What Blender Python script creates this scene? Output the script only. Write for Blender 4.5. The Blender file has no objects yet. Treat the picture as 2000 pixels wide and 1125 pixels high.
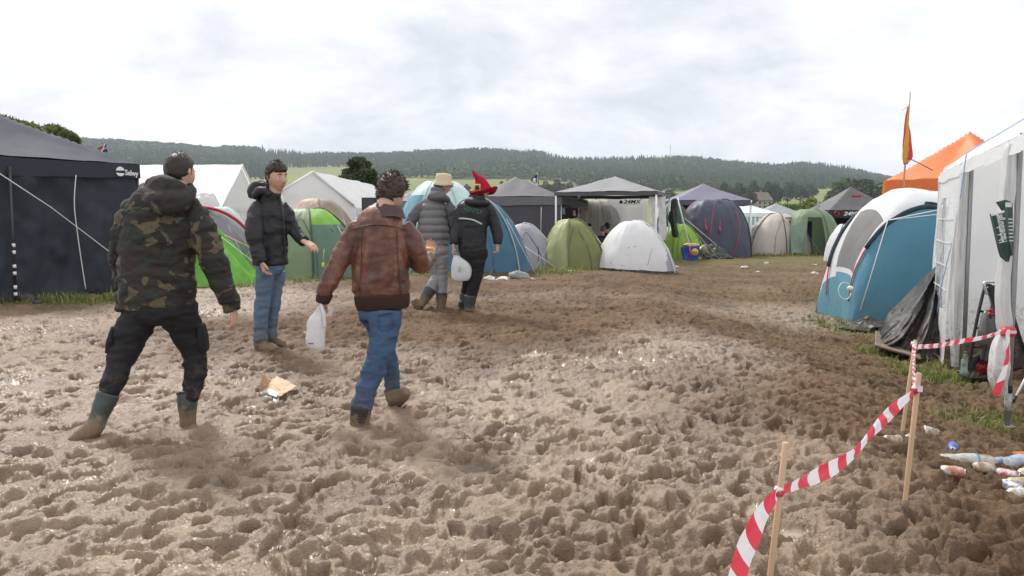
import bpy, math, random
import numpy as np
from mathutils import Vector
rng = np.random.default_rng(7); random.seed(7)
SC = bpy.context.scene; COL = SC.collection
R = math.radians
# ---------------------------------------------------------------- camera
F, HZ, CZ = 1600.0, 440.0, 1.57
PITCH = math.atan((562.5-HZ)/F); CP, SP = math.cos(PITCH), math.sin(PITCH)
cam = bpy.data.cameras.new('camera'); cam.lens = 36*F/2000; cam.sensor_width = 36
cam.clip_start = 0.05; cam.clip_end = 8000
co = bpy.data.objects.new('camera', cam); COL.objects.link(co)
co.location = (0, 0, CZ); co.rotation_euler = (math.pi/2-PITCH, 0, 0); SC.camera = co
# ---------------------------------------------------------------- world and sun
SUN_EL, SUN_AZ = R(50), R(-32)          # azimuth from +Y towards +X
W = bpy.data.worlds.new('World'); SC.world = W; W.use_nodes = True
nt = W.node_tree; nt.nodes.clear(); N = nt.nodes.new; L = nt.links.new
out = N('ShaderNodeOutputWorld'); mix = N('ShaderNodeMixShader'); b1 = N('ShaderNodeBackground'); b2 = N('ShaderNodeBackground')
sky = N('ShaderNodeTexSky'); sky.sky_type = 'NISHITA'; sky.sun_disc = False; sky.sun_elevation = SUN_EL; sky.sun_rotation = SUN_AZ
b1.inputs[1].default_value = 0.1; L(sky.outputs[0], b1.inputs[0])
tc = N('ShaderNodeTexCoord'); sx = N('ShaderNodeSeparateXYZ'); L(tc.outputs['Generated'], sx.inputs[0])
def mth(op, a, b=None, c=None):
    n = N('ShaderNodeMath'); n.operation = op
    for k, v in enumerate((a, b, c)):
        if v is None: continue
        if isinstance(v, (int, float)): n.inputs[k].default_value = v
        else: L(v, n.inputs[k])
    return n.outputs[0]
zz = mth('ADD', mth('MAXIMUM', sx.outputs[2], 0.0), 0.34)
cb = N('ShaderNodeCombineXYZ')
L(mth('DIVIDE', sx.outputs[0], zz), cb.inputs[0]); L(mth('DIVIDE', sx.outputs[1], zz), cb.inputs[1])
def nz(sc, det, ro, dist=0.0, off=0.0):
    n = N('ShaderNodeTexNoise'); n.inputs['Scale'].default_value = sc; n.inputs['Detail'].default_value = det
    n.inputs['Roughness'].default_value = ro; n.inputs['Distortion'].default_value = dist
    mp = N('ShaderNodeMapping'); mp.inputs['Location'].default_value = (off, off*0.7, off); L(cb.outputs[0], mp.inputs[0]); L(mp.outputs[0], n.inputs['Vector'])
    return n.outputs[0]
big = nz(0.75, 10, 0.58, 0.25, 3.1); fine = nz(3.1, 9, 0.6, 0.3, 9.7)
cl = mth('ADD', mth('MULTIPLY', big, 0.65), mth('MULTIPLY', fine, 0.35))
# denser, greyer cloud bases lower down; bright veil overhead
low = mth('MULTIPLY', mth('SUBTRACT', 0.30, sx.outputs[2]), 0.42)
cl2 = mth('SUBTRACT', mth('ADD', cl, 0.185), low)
rp = N('ShaderNodeValToRGB'); L(cl2, rp.inputs[0]); e = rp.color_ramp.elements
e[0].position = 0.44; e[0].color = (0.50, 0.53, 0.60, 1); e[1].position = 0.70; e[1].color = (1.05, 1.05, 1.06, 1)
k = e.new(0.52); k.color = (0.64, 0.665, 0.715, 1); k = e.new(0.60); k.color = (0.84, 0.85, 0.88, 1)
L(rp.outputs[0], b2.inputs[0]); b2.inputs[1].default_value = 1.04
mix.inputs[0].default_value = 0.94; L(b1.outputs[0], mix.inputs[1]); L(b2.outputs[0], mix.inputs[2]); L(mix.outputs[0], out.inputs[0])
sl = bpy.data.lights.new('sun', 'SUN'); sl.energy = 2.7; sl.angle = R(10); sl.color = (1, 0.97, 0.92)
so = bpy.data.objects.new('sun', sl); COL.objects.link(so); so.location = (0, 0, 50)
sd = Vector((math.sin(SUN_AZ)*math.cos(SUN_EL), math.cos(SUN_AZ)*math.cos(SUN_EL), math.sin(SUN_EL)))
so.rotation_euler = sd.to_track_quat('Z', 'Y').to_euler()
SC.view_settings.view_transform = 'Standard'; SC.view_settings.look = 'None'; SC.view_settings.gamma = 1
SC.view_settings.exposure = 0.27; SC.view_settings.use_curve_mapping = False
SC.render.engine = 'CYCLES'; SC.cycles.max_bounces = 6; SC.cycles.volume_bounces = 0
SC.cycles.transparent_max_bounces = 12; SC.cycles.use_denoising = True
# ---------------------------------------------------------------- numeric helpers
def zb(x, y):
    """height of the trampled field, without its footprints"""
    x = np.asarray(x, float); y = np.asarray(y, float)
    s = np.where((y-12)/2 > 30, y-12, 2*np.log1p(np.exp(np.clip((y-12)/2, -40, 30))))
    z = 0.0425*(y-s)
    t = np.clip((x-1.6)/3.0, 0, 1); fall = 0.36*t*t*(3-2*t)
    w = np.clip((22-y)/8, 0, 1)
    return z-fall*w
def zg(x, y): return float(zb(x, y))
def P(px, py, d):
    v = np.array([px-1000.0, F*CP+(562.5-py)*SP, -F*SP+(562.5-py)*CP])
    v *= d/v[1]
    return np.array([v[0], v[1], v[2]+CZ])
def G(px, py):
    lo, hi = 1.0, 120.0
    for d in np.geomspace(1.0, 120, 400):
        p = P(px, py, d)
        if p[2] < zg(p[0], p[1]): hi = d; break
        lo = d
    for _ in range(30):
        m = (lo+hi)/2; p = P(px, py, m)
        if p[2] < zg(p[0], p[1]): hi = m
        else: lo = m
    return P(px, py, hi)
def hsh(*I):
    h = np.zeros(I[0].shape, np.uint32)
    for k, a in enumerate(I):
        h = (h ^ (a.astype(np.int64) & 0xffffffff).astype(np.uint32))*np.uint32((2654435761, 2246822519, 3266489917)[k])
        h ^= h >> np.uint32(15)
    h *= np.uint32(2246822519); h ^= h >> np.uint32(13)
    return h.astype(np.float64)/4294967295.0*2-1
def vn2(x, y, seed=0):
    ix = np.floor(x); iy = np.floor(y); fx = x-ix; fy = y-iy
    ix = ix.astype(np.int64)+seed*131; iy = iy.astype(np.int64)
    u = fx*fx*fx*(fx*(fx*6-15)+10); v = fy*fy*fy*(fy*(fy*6-15)+10)
    a = hsh(ix, iy); b = hsh(ix+1, iy); c = hsh(ix, iy+1); d = hsh(ix+1, iy+1)
    return (a*(1-u)+b*u)*(1-v)+(c*(1-u)+d*u)*v
def fb2(x, y, o=4, seed=0, g=0.5):
    s = 0; a = 1.0; t = 0
    for k in range(o):
        s = s+a*vn2(x*2**k+k*17.3, y*2**k-k*9.1, seed+k); t += a; a *= g
    return s/t
def vn3(p, seed=0):
    i = np.floor(p); f = p-i; i = i.astype(np.int64); i[:, 0] += seed*131
    w = f*f*(3-2*f); r = 0
    for dx in (0, 1):
        for dy in (0, 1):
            for dz in (0, 1):
                r = r+hsh(i[:, 0]+dx, i[:, 1]+dy, i[:, 2]+dz)*(w[:, 0] if dx else 1-w[:, 0])*(w[:, 1] if dy else 1-w[:, 1])*(w[:, 2] if dz else 1-w[:, 2])
    return r
def fb3(p, o=3, seed=0):
    s = 0; a = 1.0; t = 0
    for k in range(o): s = s+a*vn3(p*2**k+k*7.7, seed+k); t += a; a *= .5
    return s/t
def sst(a, b, x):
    t = np.clip((x-a)/(b-a), 0, 1); return t*t*(3-2*t)
def unit(v): v = np.asarray(v, float); return v/(np.linalg.norm(v)+1e-12)
def catmull(p, k):
    p = np.asarray(p, float); n = len(p); o = []
    for i in range(n-1):
        a = p[max(i-1, 0)]; b = p[i]; c = p[i+1]; d = p[min(i+2, n-1)]
        for t in np.linspace(0, 1, k, endpoint=False):
            o.append(.5*((2*b)+(c-a)*t+(2*a-5*b+4*c-d)*t*t+(3*b-a-3*c+d)*t**3))
    o.append(p[-1]); return np.array(o)
# ---------------------------------------------------------------- mesh helpers
class MB:
    def __init__(s): s.v = []; s.f = []; s.n = 0
    def add(s, v, f):
        v = np.asarray(v, float).reshape(-1, 3); s.v.append(v); s.f += [tuple(int(i)+s.n for i in q) for q in f]; s.n += len(v); return s
    def V(s): return np.concatenate(s.v) if s.v else np.zeros((0, 3))
    def box(s, c, size, ax=None, taper=1.0):
        ax = np.eye(3) if ax is None else np.asarray(ax, float)
        q = np.array([[i, j, k] for i in (-1, 1) for j in (-1, 1) for k in (-1, 1)], float)*np.asarray(size)/2
        q[q[:, 2] > 0, :2] *= taper
        return s.add(np.asarray(c)+q@ax, [(0, 1, 3, 2), (4, 6, 7, 5), (0, 4, 5, 1), (2, 3, 7, 6), (0, 2, 6, 4), (1, 5, 7, 3)])
    def tube(s, path, r, n=8, flat=1.0, ref=(0, 1, 0), cap=True):
        p = np.asarray(path, float); m = len(p)
        r = np.full(m, r, float) if np.isscalar(r) else np.asarray(r, float)
        fl = np.full(m, flat, float) if np.isscalar(flat) else np.asarray(flat, float)
        T = np.gradient(p, axis=0); T /= np.linalg.norm(T, axis=1)[:, None]+1e-12
        ref = unit(ref); V = []; prev = None
        for i in range(m):
            A = np.cross(T[i], ref)
            if np.linalg.norm(A) < .15: A = prev if prev is not None else np.cross(T[i], unit((.3, .2, 1)))
            A = A-T[i]*A.dot(T[i]); A = unit(A)
            if prev is not None and A.dot(prev) < 0: A = -A
            prev = A; B = np.cross(A, T[i])
            a = np.arange(n)/n*2*np.pi
            V.append(p[i]+r[i]*(np.cos(a)[:, None]*A+fl[i]*np.sin(a)[:, None]*B))
        f = [(i*n+j, i*n+(j+1) % n, (i+1)*n+(j+1) % n, (i+1)*n+j) for i in range(m-1) for j in range(n)]
        if cap: f += [tuple(range(n))[::-1], tuple((m-1)*n+j for j in range(n))]
        return s.add(np.concatenate(V), f)
    def grid(s, A, wrap=False):
        a, b = A.shape[:2]; c = b if wrap else b-1
        return s.add(A.reshape(-1, 3), [(i*b+j, i*b+(j+1) % b, (i+1)*b+(j+1) % b, (i+1)*b+j) for i in range(a-1) for j in range(c)])
    def ell(s, c, r, nu=16, nv=10, ax=None):
        t = np.linspace(0, np.pi, nv+1)[:, None]; u = np.arange(nu)[None]/nu*2*np.pi
        q = np.stack([np.sin(t)*np.cos(u), np.sin(t)*np.sin(u), np.cos(t)+0*u], -1)*np.asarray(r, float)
        if ax is not None: q = q@np.asarray(ax, float)
        return s.grid(q+np.asarray(c), True)
    def build(s, name, mat, parent=None, smooth=True, solid=0): return mk(name, s.V(), s.f, mat, parent, smooth, solid)
def rootloc(o):
    while o is not None and o.parent is not None: o = o.parent
    return np.array(o.location) if o is not None else np.zeros(3)
def mk(name, V, Fc, mat, parent=None, smooth=True, solid=0):
    me = bpy.data.meshes.new(name); V = np.asarray(V, float)-rootloc(parent)
    me.from_pydata(V.tolist(), [], Fc); me.validate()
    if smooth: me.polygons.foreach_set('use_smooth', np.ones(len(me.polygons), bool))
    o = bpy.data.objects.new(name, me); COL.objects.link(o)
    if mat is not None: me.materials.append(mat)
    if parent is not None: o.parent = parent
    if solid:
        m = o.modifiers.new('thickness', 'SOLIDIFY'); m.thickness = solid; m.offset = 0
    return o
def mk_quads(name, V, Q, mat, parent=None, smooth=True):
    """fast path for big quad or tri arrays"""
    me = bpy.data.meshes.new(name); V = np.asarray(V, np.float32); Q = np.asarray(Q, np.int32); k = Q.shape[1]
    me.vertices.add(len(V)); me.vertices.foreach_set('co', (V-rootloc(parent)).astype(np.float32).ravel())
    me.loops.add(Q.size); me.loops.foreach_set('vertex_index', Q.ravel())
    me.polygons.add(len(Q)); me.polygons.foreach_set('loop_start', np.arange(0, Q.size, k, dtype=np.int32))
    me.polygons.foreach_set('loop_total', np.full(len(Q), k, np.int32))
    me.polygons.foreach_set('use_smooth', np.full(len(Q), smooth, bool)); me.update(calc_edges=True)
    o = bpy.data.objects.new(name, me); COL.objects.link(o); me.materials.append(mat)
    if parent is not None: o.parent = parent
    return o
def fattr(o, name, arr, kind='FLOAT'):
    a = o.data.attributes.new(name, kind, 'POINT')
    if kind == 'FLOAT': a.data.foreach_set('value', np.asarray(arr, np.float32))
    else: a.data.foreach_set('color', np.asarray(arr, np.float32).ravel())
def thing(name, label, cat, loc=(0, 0, 0), group=None):
    o = bpy.data.objects.new(name, None); COL.objects.link(o); o.empty_display_size = .2
    o.location = [float(c) for c in loc]; return tag(o, label, cat, group)
def tag(o, label, cat, group=None, kind=None):
    if label: o['label'] = label
    if cat: o['category'] = cat
    if group: o['group'] = group
    if kind: o['kind'] = kind
    return o
def normals(V, Fc):
    Nn = np.zeros_like(V)
    q = np.array([f[:3] if len(f) < 4 else (f[0], f[1], f[2]) for f in Fc])
    n = np.cross(V[q[:, 1]]-V[q[:, 0]], V[q[:, 2]]-V[q[:, 0]])
    for k in range(3): np.add.at(Nn, q[:, k], n)
    if len(Fc[0]) == 4:
        q4 = np.array([f[3] if len(f) > 3 else f[2] for f in Fc]); np.add.at(Nn, q4, n)
    return Nn/(np.linalg.norm(Nn, axis=1)[:, None]+1e-12)
def remesh(V, Fc, vox, it=3, fac=.5):
    me = bpy.data.meshes.new('t'); me.from_pydata(np.asarray(V).tolist(), [], Fc); o = bpy.data.objects.new('t', me); COL.objects.link(o)
    m = o.modifiers.new('r', 'REMESH'); m.mode = 'VOXEL'; m.voxel_size = vox; m.adaptivity = 0
    if it: m = o.modifiers.new('s', 'SMOOTH'); m.iterations = it; m.factor = fac
    dg = bpy.context.evaluated_depsgraph_get(); ev = o.evaluated_get(dg); e = bpy.data.meshes.new_from_object(ev)
    v = np.empty(len(e.vertices)*3); e.vertices.foreach_get('co', v); v = v.reshape(-1, 3)
    nl = len(e.loops); li = np.empty(nl, np.int32); e.loops.foreach_get('vertex_index', li)
    f = [tuple(q) for q in li.reshape(-1, 4).tolist()]
    bpy.data.objects.remove(o); bpy.data.meshes.remove(me); bpy.data.meshes.remove(e)
    return v, f
# ---------------------------------------------------------------- material helpers
def newmat(name):
    m = bpy.data.materials.new(name); m.use_nodes = True; t = m.node_tree; t.nodes.clear()
    o = t.nodes.new('ShaderNodeOutputMaterial'); b = t.nodes.new('ShaderNodeBsdfPrincipled'); t.links.new(b.outputs[0], o.inputs[0])
    return m, t, b, o
def nodes(t):
    def n(kind, **kw):
        q = t.nodes.new('ShaderNode'+kind)
        for k, v in kw.items():
            if k in q.inputs.keys(): q.inputs[k].default_value = v
            else: setattr(q, k, v)
        return q
    return n
def tnoise(t, vec, sc, det=4, ro=.55, dist=0):
    q = t.nodes.new('ShaderNodeTexNoise'); q.inputs['Scale'].default_value = sc; q.inputs['Detail'].default_value = det
    q.inputs['Roughness'].default_value = ro; q.inputs['Distortion'].default_value = dist
    if vec is not None: t.links.new(vec, q.inputs['Vector'])
    return q.outputs[0]
def tramp(t, fac, stops, const=False):
    q = t.nodes.new('ShaderNodeValToRGB'); t.links.new(fac, q.inputs[0]); cr = q.color_ramp
    if const: cr.interpolation = 'CONSTANT'
    while len(cr.elements) < len(stops): cr.elements.new(.5)
    for e, (p, c) in zip(cr.elements, stops): e.position = p; e.color = (*c, 1) if len(c) == 3 else c
    return q.outputs[0]
def tmix(t, fac, a, b, mode='MIX'):
    q = t.nodes.new('ShaderNodeMix'); q.data_type = 'RGBA'; q.blend_type = mode
    for s, v in ((0, fac), (6, a), (7, b)):
        if isinstance(v, (int, float)): q.inputs[s].default_value = v
        elif isinstance(v, tuple): q.inputs[s].default_value = (*v, 1)
        else: t.links.new(v, q.inputs[s])
    return q.outputs[2]
def bump(t, b, h, strength=.3, dist=.01):
    q = t.nodes.new('ShaderNodeBump'); q.inputs['Strength'].default_value = strength; q.inputs['Distance'].default_value = dist
    t.links.new(h, q.inputs['Height']); t.links.new(q.outputs[0], b.inputs['Normal']); return q
def geo(t):
    return t.nodes.new('ShaderNodeNewGeometry').outputs['Position']
MC = {}
def fabric(col, rough=.62, trans=0.0, var=.1, bs=.25, spec=.35, dirt=.0, key=None):
    k = (col, rough, trans, var, bs, dirt)
    if k in MC: return MC[k]
    m, t, b, o = newmat('fabric'); p = geo(t)
    n1 = tnoise(t, p, 2.3, 5); n2 = tnoise(t, p, 38, 3); n3 = tnoise(t, p, 7.5, 4, .6, .8)
    c = tmix(t, n1, tuple(x*(1-var) for x in col), tuple(min(1, x*(1+var)) for x in col))
    if dirt:
        f = tramp(t, tnoise(t, p, 3.1, 7, .65), [(.52, (0, 0, 0)), (.75, (dirt,)*3)])
        c = tmix(t, f, c, (.20, .15, .11))
    sp = t.nodes.new('ShaderNodeSeparateXYZ'); t.links.new(p, sp.inputs[0]); mr = t.nodes.new('ShaderNodeMapRange'); t.links.new(sp.outputs[2], mr.inputs[0]); mr.inputs[1].default_value = .72; mr.inputs[2].default_value = .40
    mm = t.nodes.new('ShaderNodeMath'); mm.operation = 'MULTIPLY'; t.links.new(mr.outputs[0], mm.inputs[0]); t.links.new(tramp(t, tnoise(t, p, 19, 7, .72), [(.48, (0, 0, 0)), (.64, (.5,)*3)]), mm.inputs[1]); c = tmix(t, mm.outputs[0], c, (.20, .145, .10))
    t.links.new(c, b.inputs['Base Color']); b.inputs['Roughness'].default_value = rough; b.inputs['Specular IOR Level'].default_value = spec
    h = tmix(t, .3, n3, n2); bump(t, b, h, bs, .02)
    if trans:
        tr = t.nodes.new('ShaderNodeBsdfTranslucent'); t.links.new(c, tr.inputs[0]); ms = t.nodes.new('ShaderNodeMixShader'); ms.inputs[0].default_value = trans
        t.links.new(b.outputs[0], ms.inputs[1]); t.links.new(tr.outputs[0], ms.inputs[2]); t.links.new(ms.outputs[0], o.inputs[0])
    MC[k] = m; return m
def plain(col, rough=.5, metal=0.0, var=.08, sc=30, spec=.5):
    k = ('p', col, rough, metal, var, sc)
    if k in MC: return MC[k]
    m, t, b, o = newmat('surface'); p = geo(t); n = tnoise(t, p, sc, 4)
    t.links.new(tmix(t, n, tuple(x*(1-var*2) for x in col), tuple(min(1, x*(1+var*2)) for x in col)), b.inputs['Base Color'])
    b.inputs['Roughness'].default_value = rough; b.inputs['Metallic'].default_value = metal; b.inputs['Specular IOR Level'].default_value = spec
    bump(t, b, n, .1, .005); MC[k] = m; return m
def clear_plastic(alpha=.35, col=(.9, .92, .95)):
    k = ('c', alpha, col)
    if k in MC: return MC[k]
    m, t, b, o = newmat('clear_plastic'); b.inputs['Base Color'].default_value = (*col, 1); b.inputs['Roughness'].default_value = .12
    n = tnoise(t, geo(t), 9, 5, .6, 1.2); bump(t, b, n, .8, .04)
    f = tramp(t, n, [(.35, (alpha*.5,)*3), (.7, (min(1, alpha*1.6),)*3)])
    tp = t.nodes.new('ShaderNodeBsdfTransparent'); ms = t.nodes.new('ShaderNodeMixShader')
    t.links.new(f, ms.inputs[0]); t.links.new(tp.outputs[0], ms.inputs[1]); t.links.new(b.outputs[0], ms.inputs[2]); t.links.new(ms.outputs[0], o.inputs[0])
    MC[k] = m; return m
# ================================================================ the muddy ground
def make_ground():
    y = np.geomspace(1.2, 44, 1150); u = np.linspace(-1.0, 1.0, 1650)
    Y = np.repeat(y[:, None], len(u), 1); X = u[None]*(Y*.80+.9)
    x, yy = X.ravel(), Y.ravel()
    ca, sa = math.cos(R(33)), math.sin(R(33))
    wx = x+.10*fb2(x*3.1, yy*3.1, 2, 3); wy = yy+.10*fb2(x*3.1+9, yy*3.1, 2, 4)
    a = wx*ca+wy*sa; b = -wx*sa+wy*ca
    # zones: soft soup in the middle, drier and choppy to the right and far back
    zn = fb2(x*.33+4.2, yy*.33, 3, 11)
    wet = .66+.80*zn
    wet -= 1.1*sst(1.4, 3.4, x-.10*(yy-4))*sst(12, 7, yy)
    wet -= .85*sst(12.5, 17, yy)
    wet -= .50*np.exp(-((yy-9.7)/1.25)**2)*sst(-3.2, -1.2, x)
    wet -= .30*sst(8.3, 9.8, yy)*sst(-6, -2, x); wet += .22*np.exp(-((yy-12.3)/1.0)**2)*sst(-2.5, -.5, x)
    wet += .35*sst(8, 6, yy)*sst(2.2, .8, x)
    wet = np.clip(wet, 0, 1)
    r1 = 1-np.abs(fb2(a*2.0, b*4.4, 3, 21)); lumps = fb2(a*3.4, b*6.2, 4, 31)
    chop = fb2(x*11, yy*11, 4, 41); cr = 1-np.abs(fb2(wx*6.5, wy*8.5, 3, 51))
    fine = fb2(a*24, b*40, 3, 61); clod = np.abs(fb2(wx*5.5+.3*chop, wy*7.5, 2, 141)); clod2 = np.abs(fb2(x*13+.4*lumps, yy*17, 2, 151))
    h = .026*(r1-.7)+.024*lumps+(.012+.020*(1-wet))*chop+(.010+.020*(1-wet))*(cr-.7)+(.0075+.006*(1-wet))*fine+.004*fb2(x*46, yy*60, 2, 65)+(.062-.024*wet)*(clod-.2)+(.036-.012*wet)*(clod2-.2)
    H = h.reshape(Y.shape); PIT = np.zeros_like(H); RIM = np.zeros_like(H)
    # boot prints with pushed-up rims
    n = 7000
    for k in range(n):
        py = 2.2*(30/2.2)**rng.random()**.85; px = (rng.random()*2-1)*(py*.80+.7)
        if py > 24: continue
        an = rng.normal(R(40), .75); dep = rng.uniform(.015, .07)*(1 if py < 9 else .85); ln = rng.uniform(.045, .13); wd = rng.uniform(.028, .054)
        e = .34; i0, i1 = np.searchsorted(y, (py-e, py+e)); 
        if i1 <= i0: continue
        s0 = (py-e)*.80+.9; s1 = (py+e)*.80+.9
        cs = [(px+q)/s for q in (-e, e) for s in (s0, s1)]; j0, j1 = np.searchsorted(u, (min(cs), max(cs)))
        if j1 <= j0: continue
        dx = X[i0:i1, j0:j1]-px; dy = Y[i0:i1, j0:j1]-py
        p = (dx*math.cos(an)+dy*math.sin(an))/ln; q = (-dx*math.sin(an)+dy*math.cos(an))/wd
        wob = 1+.35*vn2(dx*14+k, dy*14, 5)
        rr = np.sqrt(p*p+q*q)*wob
        slant = 1+.5*rng.normal()*np.clip(p, -1, 1)
        PIT[i0:i1, j0:j1] = np.minimum(PIT[i0:i1, j0:j1], -dep*np.clip(slant, .5, 1.6)*(1-sst(.45, 1.08, rr))); RIM[i0:i1, j0:j1] = np.maximum(RIM[i0:i1, j0:j1], dep*.38*np.exp(-((rr-1.3)/.34)**2))
    for qx, qy in FEET:
        q = G(qx, qy); rr = np.sqrt(((X-q[0])/1.1)**2+((Y-q[1])/1.4)**2); w = np.exp(-(rr/.13)**2); H = H*(1-w)+.022*w+.040*np.exp(-((rr-.17)/.05)**2)*(1+.6*fb2(X*9, Y*9, 2, 7)); PIT = PIT*(1-w)
    h = (H+PIT*1.0+RIM*np.clip(1+PIT/.03, .15, 1)).ravel(); h = np.where(h > .02, .02+(h-.02)*.6, h)+.035*fb2(x*.7, yy*.7, 2, 71)
    # murky water stands in the deepest hollows of the soft part
    lvl = -.075+.02*fb2(x*.8, yy*.8, 2, 81)-.15*(1-sst(.45, .9, wet))
    for qx, qy, rd in PUDDLES:
        q = G(qx, qy); lvl = np.maximum(lvl, -.004-.09*(1-np.exp(-((x-q[0])**2+(yy-q[1])**2*.7)/(rd*rd))))
    pud = (h < lvl); h = np.where(pud, lvl+.0015*fb2(x*9, yy*9, 2, 5), h)
    amp = .5+.5*sst(26, 12, yy); z = zb(x, yy)+h*amp
    V = np.stack([x, yy, z], 1); c = len(u); ii = np.arange(len(y)-1)[:, None]*c+np.arange(c-1)[None]
    Q = np.stack([ii, ii+1, ii+1+c, ii+c], -1).reshape(-1, 4)
    m, t, bs, o = newmat('mud'); p = geo(t); at = t.nodes.new('ShaderNodeAttribute'); at.attribute_name = 'wet'
    ap = t.nodes.new('ShaderNodeAttribute'); ap.attribute_name = 'puddle'; ag = t.nodes.new('ShaderNodeAttribute'); ag.attribute_name = 'green'
    n1 = tnoise(t, p, 3.2, 6, .6); n2 = tnoise(t, p, 21, 6, .62); n3 = tnoise(t, p, 90, 4, .6)
    cw = tmix(t, n1, (.195, .126, .075), (.375, .270, .180)); cw = tmix(t, tramp(t, n2, [(.4, (0, 0, 0)), (.72, (.4,)*3)]), cw, (.17, .112, .070))
    cd = tmix(t, n1, (.088, .052, .030), (.17, .108, .066)); cd = tmix(t, tramp(t, n2, [(.42, (0, 0, 0)), (.70, (.7,)*3)]), cd, (.21, .14, .09))
    lf = tramp(t, tnoise(t, p, 1.1, 5, .6, .5), [(.36, (.66, .64, .62)), (.58, (1.08, 1.08, 1.08))]); c0 = tmix(t, 1.0, tmix(t, at.outputs['Fac'], cd, cw), lf, 'MULTIPLY')
    gm = t.nodes.new('ShaderNodeMath'); gm.operation = 'MULTIPLY'; t.links.new(ag.outputs['Fac'], gm.inputs[0])
    t.links.new(tramp(t, n2, [(.40, (0, 0, 0)), (.58, (1, 1, 1))]), gm.inputs[1])
    c0 = tmix(t, gm.outputs[0], c0, (.12, .13, .04))
    c0 = tmix(t, ap.outputs['Fac'], c0, (.30, .23, .16)); t.links.new(c0, bs.inputs['Base Color'])
    mr = t.nodes.new('ShaderNodeMapRange'); t.links.new(at.outputs['Fac'], mr.inputs[0]); mr.inputs[3].default_value = .72; mr.inputs[4].default_value = .33
    ma = t.nodes.new('ShaderNodeMath'); ma.operation = 'MULTIPLY_ADD'; t.links.new(n2, ma.inputs[0]); ma.inputs[1].default_value = .35; t.links.new(mr.outputs[0], ma.inputs[2])
    ms = t.nodes.new('ShaderNodeMath'); ms.operation = 'SUBTRACT'; ms.use_clamp = True; t.links.new(ma.outputs[0], ms.inputs[0]); ms.inputs[1].default_value = .17
    fm2 = t.nodes.new('ShaderNodeAttribute'); fm2.attribute_name = 'film'; rr = tmix(t, fm2.outputs['Fac'], ms.outputs[0], (.15, .15, .15)); rr = tmix(t, ap.outputs['Fac'], rr, (.06, .06, .06)); t.links.new(rr, bs.inputs['Roughness'])
    hh = tmix(t, .38, n2, n3); cw_ = t.nodes.new('ShaderNodeMath'); cw_.operation = 'MULTIPLY'; t.links.new(at.outputs['Fac'], cw_.inputs[0]); cw_.inputs[1].default_value = .0; t.links.new(cw_.outputs[0], bs.inputs['Coat Weight']); bs.inputs['Coat Roughness'].default_value = .30; fm = t.nodes.new('ShaderNodeAttribute'); fm.attribute_name = 'film'; bm = bump(t, bs, hh, .8, .028); sp_ = t.nodes.new('ShaderNodeMapRange'); t.links.new(at.outputs['Fac'], sp_.inputs[0]); sp_.inputs[3].default_value = .12; sp_.inputs[4].default_value = .72; t.links.new(sp_.outputs[0], bs.inputs['Specular IOR Level'])
    iv = t.nodes.new('ShaderNodeMath'); iv.operation = 'MULTIPLY_ADD'; t.links.new(ap.outputs['Fac'], iv.inputs[0]); iv.inputs[1].default_value = -.80; iv.inputs[2].default_value = .85
    t.links.new(iv.outputs[0], bm.inputs['Strength'])
    o = mk_quads('ground', V, Q, m); tag(o, 'trampled wet brown mud full of boot prints across the field', None, None, 'structure')
    gr = np.zeros_like(x)
    for cx, cy, rad, st in GRASS: gr = np.maximum(gr, st*np.exp(-((x-cx)**2+(yy-cy)**2)/(rad*rad)))
    gr = np.maximum(gr, sst(19.5, 24, yy)*.75+.15*sst(2, 4, x))
    film = wet*sst(.02, .42, fb2(x*1.1+.5*fb2(x*3, yy*3, 2, 7), yy*1.7, 4, 121)+.34*np.exp(-((yy-7.3)/1.0)**2-((x-1.0)/2.2)**2)+.36*np.exp(-((yy-4.6)/.7)**2-((x-1.2)/.8)**2)+.2*np.exp(-((yy-7.2)/.8)**2-((x+2.6)/1.2)**2))*(1-sst(.012, .04, h)*.5); fattr(o, 'film', np.clip(film, 0, 1)*.9); fattr(o, 'wet', wet); fattr(o, 'puddle', pud.astype(float)); fattr(o, 'green', np.clip(gr, 0, 1))
    return o
# grass patches: centre, radius, strength (from where the turf survives beside the tents)
GRASS = []
def gpatch(px, py, rad, st=1.0): q = G(px, py); GRASS.append((q[0], q[1], rad, st))
for px, py, rd in ((30, 592, .5), (110, 588, .5), (170, 590, .6), (225, 586, .45), (470, 560, .6), (545, 552, .7), (620, 546, .7), (690, 545, .7), (870, 543, .7), (905, 540, .6),
                   (960, 538, .6), (1010, 535, .7), (1060, 533, .8), (1110, 528, .7), (1615, 632, .3), (1645, 642, .35), (1680, 652, .4), (1700, 640, .4), (1730, 690, .35),
                   (1800, 715, .35), (1830, 735, .40), (1870, 745, .35), (1905, 828, .28), (1945, 822, .22), (1500, 500, 1.2), (1560, 499, 1.3), (1620, 500, 1.2)): gpatch(px, py, rd)
FEET = ((150, 868), (368, 838), (700, 837), (768, 800), (512, 682), (540, 674), (818, 610), (864, 607), (920, 613), (904, 603))
PUDDLES = ((1545, 988, .30), (1600, 955, .22), (1500, 985, .2), (1170, 706, .55), (1290, 702, .6), (690, 712, .6), (484, 797, .22), (1560, 818, .3), (1480, 772, .3), (1240, 692, .5), (955, 742, .22), (1640, 862, .2), (1560, 1042, .18), (620, 645, .4), (1050, 690, .3), (240, 790, .2), (880, 700, .25), (1380, 735, .3), (1130, 760, .2))
make_ground()
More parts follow.
